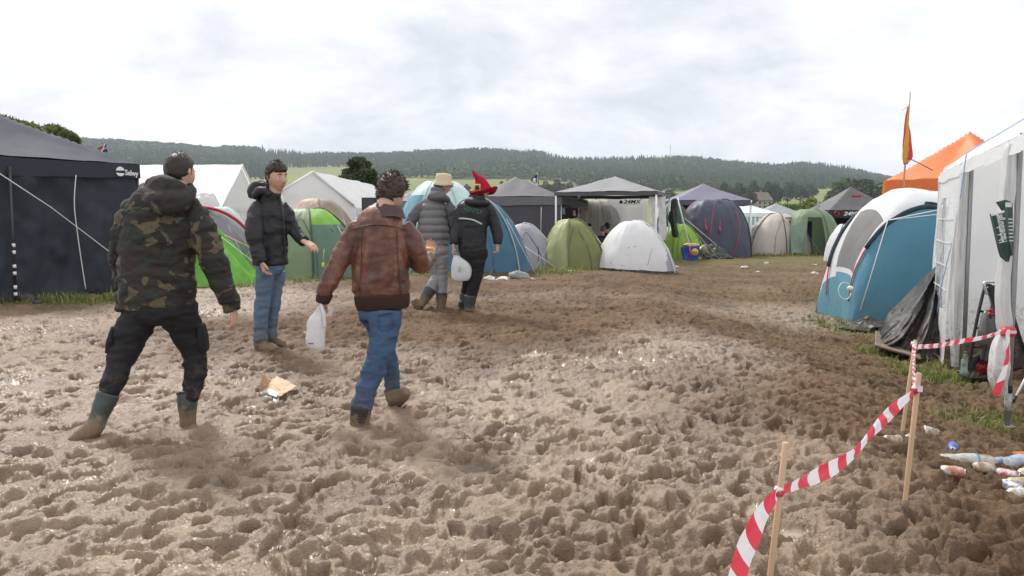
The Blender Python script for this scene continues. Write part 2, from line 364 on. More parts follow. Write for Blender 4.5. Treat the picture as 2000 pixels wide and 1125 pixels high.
def make_grass():
    V = []; Q = []; n = 0; cols = []
    for cx, cy, rad, st in GRASS:
        k = int(2400*rad*rad*4) if cy < 22 else 1500
        k = min(int(k*.7), 2200)
        if cy < 22: k = int(k*.55+120)
        a = rng.random(k)*6.28; r = rad*np.sqrt(rng.random(k))*1.1*rng.uniform(.6, 1, k)
        x = cx+r*np.cos(a)*1.25; y = cy+r*np.sin(a)*.8; keep = fb2(x*5, y*5, 2, 9) > -.22; x = x[keep]; y = y[keep]; k = len(x)
        hgt = rng.gamma(5, .016, k)*(1.0 if cy < 12 else 1.15); hgt = np.clip(hgt, .04, .30); w = rng.uniform(.003, .006, k)*(1+cy*.04)
        th = rng.random(k)*6.28; ln = rng.uniform(.2, .8, k)*hgt; ld = rng.random(k)*6.28
        z = zb(x, y)-.02; ox, oy = np.cos(th)*w, np.sin(th)*w; lx, ly = np.cos(ld)*ln, np.sin(ld)*ln
        p = [np.stack([x-ox, y-oy, z], 1), np.stack([x+ox, y+oy, z], 1), np.stack([x+ox*.8+lx*.35, y+oy*.8+ly*.35, z+hgt*.6], 1), np.stack([x-ox*.8+lx*.35, y-oy*.8+ly*.35, z+hgt*.6], 1), np.stack([x+lx, y+ly, z+hgt*rng.uniform(.8, 1, k)], 1)]
        V.append(np.stack(p, 1).reshape(-1, 3)); b = n+np.arange(k)*5
        Q.append(np.stack([b, b+1, b+2], 1)); Q.append(np.stack([b, b+2, b+3], 1)); Q.append(np.stack([b+3, b+2, b+4], 1)); n += 5*k
        cols.append(np.repeat(rng.random(k), 5))
    m, t, b, o = newmat('grass'); at = t.nodes.new('ShaderNodeAttribute'); at.attribute_name = 'tone'
    c = tramp(t, at.outputs['Fac'], [(0, (.08, .12, .025)), (.5, (.17, .22, .045)), (.8, (.32, .31, .10)), (1, (.42, .34, .18))]); t.links.new(c, b.inputs['Base Color']); b.inputs['Roughness'].default_value = .55
    tr = t.nodes.new('ShaderNodeBsdfTranslucent'); t.links.new(c, tr.inputs[0]); ms = t.nodes.new('ShaderNodeMixShader'); ms.inputs[0].default_value = .35
    t.links.new(b.outputs[0], ms.inputs[1]); t.links.new(tr.outputs[0], ms.inputs[2]); t.links.new(ms.outputs[0], o.inputs[0])
    g = mk_quads('grass', np.concatenate(V), np.concatenate(Q), m, smooth=False); fattr(g, 'tone', np.concatenate(cols))
    tag(g, 'tufts of green grass left along the tent edges', None, None, 'stuff')
make_grass()
# ================================================================ hills, meadows, far wood
SKX = [-1200, 0, 155, 270, 440, 560, 700, 850, 960, 1040, 1110, 1200, 1305, 1400, 1500, 1560, 1640, 1735, 1900, 2400, 3200]
SKY = [262, 262, 273, 279, 294, 300, 305, 300, 297, 301, 312, 314, 309, 318, 326, 321, 330, 350, 375, 395, 400]
def hill_py(px, d):
    sk = np.interp(px, SKX, SKY)+7
    kd = [60, 120, 250, 400, 600, 800, 1000, 1300, 1650]; base = [449, 444, 430, 412, 394, 372, 352, 330, 0]
    lo = np.interp(d, kd[:-1], base[:-1]); cap = sk+(412-sk)*np.clip((1650-np.maximum(d, 400))/1250, 0, 1)**1.35
    return np.where(d <= 400, lo, np.where(d > 1650, sk+(d-1650)*.10, cap))
def hill_z(x, y):
    px = 1000+F*x/np.maximum(y, 1); d = np.maximum(y, 1)
    z = CZ+d*(HZ-hill_py(px, d))/F
    z = z+3*fb2(x*.004, y*.004, 3, 91)*sst(200, 500, y)
    t = sst(44, 75, d); return np.where(d < 75, (zb(x, d)-.05)*(1-t)+z*t, z)
def make_hills():
    d = np.geomspace(38, 2600, 220); u = np.linspace(-1.5, 1.5, 420)
    Y = np.repeat(d[:, None], len(u), 1); X = u[None]*Y; x, y = X.ravel(), Y.ravel()
    V = np.stack([x, y, hill_z(x, y)], 1); c = len(u); ii = np.arange(len(d)-1)[:, None]*c+np.arange(c-1)[None]
    Q = np.stack([ii, ii+1, ii+1+c, ii+c], -1).reshape(-1, 4)
    m, t, b, o = newmat('meadow'); p = geo(t); mp = t.nodes.new('ShaderNodeMapping'); t.links.new(p, mp.inputs[0]); mp.inputs['Scale'].default_value = (.006, .012, .0)
    v = t.nodes.new('ShaderNodeTexVoronoi'); v.inputs['Scale'].default_value = .8; t.links.new(mp.outputs[0], v.inputs['Vector'])
    hs = t.nodes.new('ShaderNodeSeparateColor'); t.links.new(v.outputs['Color'], hs.inputs[0])
    fc = tramp(t, hs.outputs[0], [(0, (.13, .16, .045)), (.35, (.20, .22, .07)), (.6, (.25, .25, .05)), (.8, (.17, .19, .06)), (1, (.27, .24, .10))])
    n = tnoise(t, p, .03, 6); fc = tmix(t, n, fc, (.17, .19, .06)); t.links.new(fc, b.inputs['Base Color']); b.inputs['Roughness'].default_value = .9; b.inputs['Specular IOR Level'].default_value = .1
    h = mk_quads('hills', V, Q, m); tag(h, 'rolling green hills and meadows behind the camp', None, None, 'structure')
make_hills()
def in_forest(px, d):
    """where the far wood stands, told by bearing and distance"""
    n = fb2(px*.006, d*.004, 3, 101)
    lim = np.interp(px, [-400, 540, 552, 700, 712, 765, 775, 1000, 1120, 1135, 1330, 1490, 1500, 1630, 1640, 2400], [352, 352, 327, 329, 350, 352, 349, 351, 358, 371, 373, 374, 371, 372, 398, 400])
    mead = hill_py(px, d) > lim+4*n
    near_r = (px > 1635) & (px < 2400) & (d > 330+60*n)
    return (~mead) | near_r
def conifer_unit(k):
    n = 7; V = []; T = []
    for i in range(5):
        z0 = .06+.17*i; r = .17*(1-.175*i); tip = min(1.0, z0+.33); b = len(V)
        for j in range(n):
            a = 6.283*(j+.5*i)/n; q = r*(.75+.5*((j*7+i*3+k) % 5)/4); V.append((q*math.cos(a), q*math.sin(a), z0-.03*((j+k) % 3)))
        V.append((0, 0, tip)); T += [(b+j, b+(j+1) % n, b+n) for j in range(n)]
    return np.array(V), np.array(T)
def broad_unit(k):
    """a crown of loose leaf sprays, two triangles each"""
    r = np.random.default_rng(50+k); n = 85; d = r.normal(size=(n, 3)); d /= np.linalg.norm(d, axis=1)[:, None]; d[:, 2] = np.abs(d[:, 2])*.9-.25*(r.random(n) < .4)
    q = d*r.uniform(.6, 1, n)[:, None]*(1+.35*fb3(d*2+k*3.1, 2, k))[:, None]*np.array([.36, .36, .46]); q[:, 2] += .48
    a = r.normal(size=(n, 3)); a /= np.linalg.norm(a, axis=1)[:, None]; c = np.cross(a, d+.3*r.normal(size=(n, 3))); c /= np.linalg.norm(c, axis=1)[:, None]; s = r.uniform(.07, .13, n)[:, None]
    V = np.stack([q-a*s, q+c*s*.8, q+a*s, q-c*s*.8], 1).reshape(-1, 3); i = np.arange(n)*4
    return V, np.concatenate([np.stack([i, i+1, i+2], 1), np.stack([i, i+2, i+3], 1)])
def make_forest():
    units = [conifer_unit(k) for k in range(3)]+[broad_unit(k) for k in range(4)]
    V = []; T = []; C = []; n = 0
    for lo, hi, sp in ((330, 620, 8.5), (620, 900, 8.5), (900, 1250, 9.0), (1250, 1690, 9.5)):
        ys = np.arange(lo, hi, sp); 
        for y0 in ys:
            xs = np.arange(-.75*y0, .78*y0, sp*.85)
            x = xs+rng.uniform(-.45, .45, len(xs))*sp; y = y0+rng.uniform(-.5, .5, len(xs))*sp
            px = 1000+F*x/y; ok = in_forest(px, y) & (px > -150) & (px < 2150) & (rng.random(len(x)) < .93); x = x[ok]; y = y[ok]
            if not len(x): continue
            z = hill_z(x, y); con = fb2(x*.005+3, y*.005, 3, 111)+.22*rng.normal(size=len(x))*.6+.14*sst(900, 1500, y)-.02 > .0
            con &= y > 600
            hh = np.where(con, rng.uniform(8, 16, len(x)), rng.uniform(9, 16, len(x)))*(1+.25*fb2(x*.02, y*.02, 2, 113))
            pxx = 1000+F*x/y; lone = (y > 1570) & (np.abs(pxx-480) < 40); hh = np.where(lone, hh*1.35, hh)
            tone = .5+1.0*fb2(x*.009, y*.009, 3, 117)+rng.normal(0, .16, len(x))
            for i in range(len(x)):
                k = rng.integers(3) if con[i] else 3+rng.integers(4)
                uv, ut = units[k]; a = rng.random()*6.28; w = rng.uniform(.85, 1.3)*(1.0 if con[i] else 1.15)
                q = uv*hh[i]; q = np.stack([(q[:, 0]*math.cos(a)-q[:, 1]*math.sin(a))*w+x[i], (q[:, 0]*math.sin(a)+q[:, 1]*math.cos(a))*w+y[i], q[:, 2]+z[i]-.6], 1)
                V.append(q); T.append(ut+n); n += len(q); C.append(np.full(len(q), np.clip(tone[i]*.5+(0 if con[i] else .45), 0, 1)))
    m, t, b, o = newmat('far_foliage'); at = t.nodes.new('ShaderNodeAttribute'); at.attribute_name = 'tone'
    c = tramp(t, at.outputs['Fac'], [(0, (.035, .064, .028)), (.4, (.065, .108, .040)), (.7, (.10, .15, .046)), (1, (.15, .195, .058))])
    c = tmix(t, tnoise(t, geo(t), .9, 4), c, (.03, .05, .02)); t.links.new(c, b.inputs['Base Color']); b.inputs['Roughness'].default_value = .85; b.inputs['Specular IOR Level'].default_value = .1
    f = mk_quads('forest', np.concatenate(V), np.concatenate(T), m, smooth=False); fattr(f, 'tone', np.concatenate(C))
    tag(f, 'dense mixed wood covering the far hillsides', None, None, 'stuff')
make_forest()
# ---------------------------------------------------------------- single trees
def leafmat(dark, light, tr=.3):
    m, t, b, o = newmat('leaves'); at = t.nodes.new('ShaderNodeAttribute'); at.attribute_name = 'tone'
    c = tramp(t, at.outputs['Fac'], [(0, dark), (1, light)]); t.links.new(c, b.inputs['Base Color']); b.inputs['Roughness'].default_value = .6; b.inputs['Specular IOR Level'].default_value = .25
    x = t.nodes.new('ShaderNodeBsdfTranslucent'); t.links.new(c, x.inputs[0]); ms = t.nodes.new('ShaderNodeMixShader'); ms.inputs[0].default_value = tr
    t.links.new(b.outputs[0], ms.inputs[1]); t.links.new(x.outputs[0], ms.inputs[2]); t.links.new(ms.outputs[0], o.inputs[0]); return m
LEAF = leafmat((.04, .065, .015), (.17, .24, .055), .4); LEAF2 = leafmat((.028, .045, .02), (.085, .115, .04)); PINE = leafmat((.03, .05, .018), (.10, .14, .045), .2)
BARK = plain((.11, .085, .06), .9, 0, .25, 6)
def crown_mesh(name, blobs, nper, lsize, mat, parent, flat=1.0):
    V = []; C = []
    for (c, r) in blobs:
        r = np.asarray(r if not np.isscalar(r) else (r, r, r), float); k = nper
        d = rng.normal(size=(k, 3)); d /= np.linalg.norm(d, axis=1)[:, None]; rad = rng.uniform(.45, 1.0, k)**.6*(1+.25*fb3(d*2.3+c[0], 2, 5))
        p = np.asarray(c)+d*r*rad[:, None]; a = rng.normal(size=(k, 3)); a[:, 2] *= flat; a /= np.linalg.norm(a, axis=1)[:, None]
        b = np.cross(a, rng.normal(size=(k, 3))); b /= np.linalg.norm(b, axis=1)[:, None]+1e-9; s = lsize*rng.uniform(.6, 1.4, k)[:, None]
        V.append(np.stack([p-a*s, p+b*s*.45, p+a*s, p-b*s*.45], 1).reshape(-1, 3)); C.append(np.repeat(np.clip(rng.normal(.45, .22, k)+rng.normal(0, .12), 0, 1), 4))
    V = np.concatenate(V); Q = np.arange(len(V)).reshape(-1, 4); o = mk_quads(name, V, Q, mat, parent, False); fattr(o, 'tone', np.concatenate(C)); return o
def tree(name, label, cat, base, blobs, trunk, nper, ls, mat, group=None, limbs=True, flat=1.0):
    t = thing(name, label, cat, base, group); base = np.asarray(base)
    crown_mesh('crown', [(base+np.asarray(c), r) for c, r in blobs], nper, ls, mat, t, flat)
    m = MB(); top = np.asarray(trunk[1]); m.tube(catmull([base+np.array([0, 0, -.3]), base+top*.5+np.array([.1, 0, 0])*trunk[0], base+top], 4), np.linspace(trunk[0], trunk[0]*.35, 9), 8)
    if limbs:
        for c, r in blobs[::max(1, len(blobs)//9)]:
            c = np.asarray(c); st = base+top*min(.9, max(.3, .75*c[2]/max(top[2], .1))); m.tube([st, (st+base+c)/2+np.array([0, 0, .05*c[2]]), base+c], [trunk[0]*.4, trunk[0]*.25, trunk[0]*.1], 6)
    m.build('trunk', BARK, t); return t
# the oak rising behind the dark gazebo
b = P(-60, 445, 34); b[2] = zg(b[0], 34)
bl = []
for px, py, r in ((-160, 280, 1.6), (-110, 255, 1.2), (-60, 250, .9), (-20, 252, .75), (12, 256, .65), (40, 262, .55), (62, 266, .55), (85, 268, .45), (105, 266, .5), (122, 272, .45), (138, 276, .35), (-80, 290, 1.6), (-10, 290, 1.3), (50, 288, 1.0), (95, 290, .9), (125, 288, .6), (-120, 330, 1.6), (-20, 330, 1.4), (50, 320, 1.1)):
    bl.append((P(px, py, 34+rng.uniform(-1, 1.4))-b, r))
tree('oak_tree', 'leafy green oak crown rising behind the dark gazebo roof', 'tree', b, bl, (.28, (0, 0, 3.2)), 850, .12, LEAF)
# the pine between the white party tents
b = P(703, 460, 46); b[2] = zg(b[0], 46)-.2; bl = []
for px, py, r in ((700, 315, .40), (690, 318, .32), (712, 322, .36), (698, 328, .45), (683, 338, .45), (708, 340, .55), (722, 338, .4), (676, 352, .5), (695, 352, .6), (716, 352, .5), (729, 350, .35), (672, 364, .45), (690, 368, .6), (712, 370, .65), (730, 368, .5), (700, 388, .8), (680, 385, .6), (725, 388, .6)):
    bl.append((P(px, py, 46+rng.uniform(-.8, .8))-b, (r*1.05, r, r*.62)))
tree('pine_tree', 'tall loose pine standing between the two white party tents', 'tree', b, bl, (.13, tuple(P(700, 318, 46)-b)), 620, .10, PINE)
# hedgerow and valley trees: three crowns shared by copies
protos = []
for k in range(3):
    bl = []
    for q in range(13):
        a = q*2.4; rr = .30*math.sqrt((q+.5)/13); bl.append(((rr*math.cos(a), rr*math.sin(a), .42+.36*rng.random()*(1-rr)), (.17, .17, .15)))
    bl.append(((0, 0, .82), (.16, .16, .15))); bl.append(((0, 0, .3), (.25, .25, .16)))
    protos.append(tree('valley_tree', 'x', 'tree', (0, 0, 0), bl, (.035, (0, 0, .5)), 160, .048, LEAF2, 'single trees in the valley'))
used = [False]*3
def vtree(px, d, h, w, k, label):
    x = (px-1000)/F*d; z = float(hill_z(np.array([x]), np.array([d]))[0]); r = protos[k]
    if used[k]:
        r = r.copy(); COL.objects.link(r)
        for ch in protos[k].children: c = ch.copy(); COL.objects.link(c); c.parent = r
    used[k] = True; r.location = (x, d, z-.02*h); r.scale = (w, w, h); r.rotation_euler = (0, 0, rng.random()*6); r['label'] = label
VT = [(572, 700, 9, 9, 'round bush in the meadow left of the black-haired man'), (620, 690, 7, 8, 'small round tree alone in the meadow above the white party tent'), (590, 610, 10, 10, 'dark tree at the meadow foot between the two white tents'),
      (980, 640, 14, 9, 'pale poplar in the meadow right of the red hat, left of two'), (992, 655, 15, 9, 'pale poplar in the meadow right of the red hat, right of two'), (912, 720, 9, 9, 'small bush in the meadow just left of the red hat'), (885, 700, 12, 9, 'dark tree right of the bucket hat at the wood edge'),
      (1065, 620, 15, 15, 'tree just right of the pirate flag at the wood edge'), (1088, 620, 17, 16, 'round tree above the left eave of the open gazebo'), (1112, 600, 15, 16, 'hedge tree above the open gazebo, second from its left eave'), (1140, 610, 16, 17, 'hedge tree halfway up the left slope of the open gazebo'), (1165, 610, 14, 16, 'hedge tree left of the open gazebo peak'),
      (1250, 600, 15, 17, 'hedge tree right of the open gazebo peak'), (1275, 610, 14, 16, 'hedge tree above the right corner of the open gazebo'), (1305, 470, 10, 14, 'low round bush in the field between two gazebo roofs'), (1412, 480, 15, 13, 'broad round tree right of the purple gazebo peak'), (1440, 470, 15, 15, 'dark bushy tree behind the right slope of the purple gazebo'),
      (1425, 520, 12, 12, 'tree standing behind the bushy pair near the farmhouse'), (1470, 500, 17, 12, 'tall tree directly behind the farmhouse'), (1498, 450, 16, 14, 'light green tree right of the farmhouse'), (1512, 455, 15, 13, 'dark tree right of the farmhouse, left of the yellow field'), (1462, 410, 11, 9, 'small tree at the left wall of the farmhouse'),
      (1535, 560, 16, 13, 'dark tree on the top edge of the yellow field, left end'), (1560, 580, 14, 15, 'dark rounded tree on the top edge of the yellow field, right end'), (1578, 600, 14, 14, 'tree where the yellow field meets the upper wood'), (1545, 640, 15, 14, 'tree further back above the yellow field'),
      (1640, 330, 14, 14, 'big round tree right of the yellow field'), (1665, 320, 15, 15, 'broad tree behind the black gazebo roof'), (1690, 315, 15, 14, 'tree behind the blue tent ridge'), (1625, 345, 11, 11, 'tree at the lower right corner of the yellow field')]
for i, (px, d, h, w, lb) in enumerate(VT): vtree(px, d, h*(d/600)**.0, w*1.0, i % 3, lb)
# bushes close behind the far camp
for i, (px, py, d, w, h, lb) in enumerate(((1582, 388, 62, 2.2, 1.5, 'dark green bush behind the green cabin tent'), (1545, 400, 64, 1.6, 1.1, 'low bush behind the grey pyramid roof'), (1612, 402, 60, 1.5, 1.2, 'bush behind the bright standing flag'), (1515, 408, 72, 1.6, 1.0, 'bush left of the grey pyramid roof'), (1635, 398, 63, 1.5, 1.2, 'bush beside the black gazebo'))):
    b = P(px, 470, d); b[2] = zg(b[0], d)-.5; top = P(px, py, d)[2]-b[2]; bl = []
    for q in range(16): bl.append(((rng.uniform(-w, w), rng.uniform(-1, 1), top*rng.uniform(.35, .86)), (.75, .75, .6)))
    bl.append(((0, 0, top*.85), (.9, .8, .55))); tree('bush', lb, 'bush', b, bl, (.08, (0, 0, top*.6)), 330, .13, LEAF, 'bushes behind the camp')
# farmhouse, barn and mast
def house(name, label, px, d, w, dp, h, rh, yaw, wall, roof):
    x = (px-1000)/F*d; z = float(hill_z(np.array([x]), np.array([d]))[0])-.5; t = thing(name, label, 'house', (x, d, z)); ca, sa = math.cos(yaw), math.sin(yaw); ax = np.array([[ca, sa, 0], [-sa, ca, 0], [0, 0, 1]]); c = np.array([x, d, z])
    T = lambda q: c+np.asarray(q, float)@ax
    m = MB(); m.add(T([(-w/2, -dp/2, 0), (w/2, -dp/2, 0), (w/2, dp/2, 0), (-w/2, dp/2, 0), (-w/2, -dp/2, h), (w/2, -dp/2, h), (w/2, dp/2, h), (-w/2, dp/2, h), (-w/2, 0, h+rh), (w/2, 0, h+rh)]), [(0, 1, 5, 4), (2, 3, 7, 6), (1, 2, 6, 9, 5), (3, 0, 4, 8, 7)]); m.build('wall', wall, t, False)
    m = MB()
    for s in (-1, 1): m.add(T([(-w/2-.4, s*(dp/2+.5), h-.35), (w/2+.4, s*(dp/2+.5), h-.35), (w/2+.4, 0, h+rh+.06), (-w/2-.4, 0, h+rh+.06), (-w/2-.4, s*(dp/2+.5), h-.15), (w/2+.4, s*(dp/2+.5), h-.15), (w/2+.4, 0, h+rh+.3), (-w/2-.4, 0, h+rh+.3)]), [(0, 1, 2, 3), (4, 5, 6, 7), (0, 1, 5, 4), (1, 2, 6, 5), (3, 0, 4, 7)])
    rf = m.build('roof', roof, t, False); m = MB(); m.box(T((w*.2, .4, h+rh+.4)), (.8, .8, 1.4), ax); m.build('chimney', plain((.3, .16, .12), .8), rf, False)
    for k in range(4):
        for fl in range(2 if h > 4 else 1):
            m = MB(); q = T((-w*.36+k*w*.24, -dp/2-.06, h*(.3+.42*fl))); m.box(q, (1.0, .12, 1.2), ax); m.build('window', plain((.03, .035, .045), .15), t, False)
    return t
house('farmhouse', 'stone farmhouse with brown roof among the valley trees', 1476, 440, 13, 9, 5.2, 4.0, .35, plain((.34, .30, .25), .9, 0, .15, .8), plain((.16, .12, .10), .85, 0, .2, 1.2))
house('barn', 'low grey barn with a dark roof left of the farmhouse', 1444, 460, 12, 8, 3.0, 3.2, -.25, plain((.30, .27, .24), .9, 0, .15, .8), plain((.13, .11, .10), .85, 0, .2, 1.2))
x = (1306-1000)/F*1600; z = float(hill_z(np.array([x]), np.array([1600.]))[0]); t = thing('radio_mast', 'thin radio mast on the wooded hilltop', 'mast', (x, 1600, z)); m = MB(); m.tube([(x, 1600, z), (x, 1600, z+34)], [.7, .35], 6); m.build('pole', plain((.35, .36, .38), .5, .6), t); m = MB(); m.tube([(x, 1600, z+25), (x, 1600, z+29)], .9, 8); m.build('antenna', plain((.5, .5, .52), .5), t)
# ================================================================ camp tents
def gz(px, d): x = (px-1000)/F*d; return np.array([x, d, zg(x, d)])
def rope(path, r=.004, col=(.7, .7, .68), parent=None, name='guy_rope'):
    m = MB(); m.tube(path, r, 5); return m.build(name, plain(col, .7, 0, .1, 60), parent)
def peg(pos, parent):
    m = MB(); p = np.asarray(pos, float); m.tube([p+[0, 0, -.05], p+[.01, 0, .05], p+[.03, 0, .06]], .006, 5); return m.build('peg', plain((.4, .4, .42), .4, .8), parent)
def split(name_mats, A, key, parent, wrap=False, smooth=True):
    """one mesh per cloth piece of a grid; key[i,j] says which piece a face belongs to"""
    a, b = A.shape[:2]; c = b if wrap else b-1
    for k, (nm, mat) in name_mats.items():
        fs = [(i*b+j, i*b+(j+1) % b, (i+1)*b+(j+1) % b, (i+1)*b+j) for i in range(a-1) for j in range(c) if key[i, j] == k]
        if not fs: continue
        u = sorted({q for f in fs for q in f}); ix = {q: n for n, q in enumerate(u)}; V = A.reshape(-1, 3)[u]
        mk(nm, V, [tuple(ix[q] for q in f) for f in fs], mat, parent, smooth)
def crinkle(A, amp, sc, seed=0, wrap=False):
    du = np.gradient(A, axis=0); dv = np.gradient(A, axis=1); n = np.cross(du, dv); n /= np.linalg.norm(n, axis=2)[..., None]+1e-9
    return A+n*(amp*fb3(A.reshape(-1, 3)*sc, 3, seed).reshape(A.shape[:2]))[..., None]
def dome(name, label, px, d, hw, hd, h, yaw, pieces, key, poles=(), polem=None, sup=4.0, k=.25, pr=1.0, pz=1.0, sag=.10, group='dome tents in the camp', skew=(0, 0), guys=(), seed=0, nu=112, nt_=34, cat='tent', base=None, wr=.02, fold=.05, zips=True, zoff=.0):
    c = gz(px, d) if base is None else np.asarray(base, float); T = thing(name, label, cat, c, group)
    th = np.arange(nu)/nu*2*np.pi; t = np.linspace(0, 1, nt_); ca, sa = math.cos(yaw), math.sin(yaw)
    def surf(th, t, off=0.0):
        th = np.asarray(th, float); t = np.asarray(t, float)
        r = 1/(np.abs(np.cos(th))**sup+np.abs(np.sin(th))**sup)**(1/sup)
        rr = k*(1-t)+(1-k)*np.cos(t*np.pi/2)**pr; z_ = k*t+(1-k)*np.sin(t*np.pi/2)**pz
        z_ = (z_-.075*np.exp(-(rr/.17)**2))/.925
        sg = 1-sag*np.sin(np.pi*np.clip(t, 0, 1))*np.cos(2*th)**2
        x = np.cos(th)*r*rr*sg*(hw+off)+skew[0]*z_; y = np.sin(th)*r*rr*sg*(hd+off)+skew[1]*z_
        X = c[0]+x*ca-y*sa; Y = c[1]+x*sa+y*ca; lift = .012*fb2(th*9, th*0+seed, 2, seed)
        Z = zb(X, Y)*(1-z_)+c[2]*z_+(h+off)*z_+.015+lift*(1-t)
        return np.stack([X, Y, Z], -1)
    TH, TT = np.meshgrid(th, t); A = surf(TH, TT)
    A2 = crinkle(A, wr*1.6, np.array([4.5, 4.5, 1.6]), seed); A2 = crinkle(A2, wr*.45, np.array([6., 6., 14.]), seed+9)
    if fold: A2 = A2+((A-c)*np.array([1, 1, 0]))*(fold*(np.abs(vn2(TH*9+seed, TT*2.2, seed))**1.0)*np.sin(np.pi*TT)**.5)[..., None]*-1
    A2[-1] = A2[-1].mean(0); kk = np.empty((nt_-1, nu), object)
    for i in range(nt_-1):
        for j in range(nu): kk[i, j] = key((th[j]+np.pi/nu) % (2*np.pi), (t[i]+t[i+1])/2)
    split(pieces, A2, kk, T, True)
    for q in poles:
        m = MB(); tt = np.linspace(0, 1, 22); m.tube(surf(np.full(22, q), tt, .012), .016, 6); m.build('pole_sleeve', polem or list(pieces.values())[0][1], T)
    if hw < 1.6 and name == 'dome_tent' and zips:
        zc = 4.71+zoff; zw = .34; zm = plain((.07, .07, .07), .5) if max(list(pieces.values())[0][1].node_tree.nodes['Principled BSDF'].inputs['Roughness'].default_value, 0) >= 0 else None
        p = catmull([(zc-zw, .03), (zc-zw*.9, .35), (zc, .62), (zc+zw*.9, .35), (zc+zw, .03)], 7); m = MB(); m.tube(surf(p[:, 0], p[:, 1], .006), .0065, 5); m.build('zip', zm, T)
        guys = tuple(guys)+((5.62, .52, .75, (.62, .62, .6)), (3.80, .52, .75, (.62, .62, .6)))
    for (q, tt, L_, colr) in guys:
        a = surf([q], [tt], .01)[0]; o_ = a-np.array([c[0]+skew[0]*tt, c[1], a[2]]); o_[2] = 0; e = a+unit(o_)*L_; e[2] = zg(e[0], e[1])+.01
        rope([a, e], .0045, colr, T); peg(e, T)
    return T, surf
def line_on(surf, pts, r, mat, parent, name, off=.008):
    p = catmull(pts, 6); m = MB(); m.tube(surf(p[:, 0], p[:, 1], off), r, 5); return m.build(name, mat, parent)
WHITE = fabric((.80, .80, .80), .5, .25, .04); PVC = fabric((.82, .82, .82), .42, .35, .03, .2, .4)
DGREY = fabric((.030, .034, .042), .42, 0, .15, .25, .5); ROOF_D = fabric((.045, .052, .066), .40, 0, .12, .25, .5)
BLK = fabric((.018, .018, .02), .5, 0, .2)
def quadgrid(p00, p10, p11, p01, nu, nv, fold=0, sc=3.0, seed=0, bulge=0):
    u = np.linspace(0, 1, nu)[:, None, None]; v = np.linspace(0, 1, nv)[None, :, None]
    A = (1-u)*(1-v)*np.asarray(p00)+u*(1-v)*np.asarray(p10)+u*v*np.asarray(p11)+(1-u)*v*np.asarray(p01)
    n = unit(np.cross(np.asarray(p10)-p00, np.asarray(p01)-p00))
    if fold: A = A+n*(fold*fb3(A.reshape(-1, 3)*np.array([sc, sc, sc*.45]), 4, seed).reshape(nu, nv))[..., None]*(np.sin(np.pi*np.clip(v*1.1, 0, 1))**.4+.15)
    if bulge: A = A+n*(bulge*np.sin(np.pi*u)*np.sin(np.pi*v))
    return A
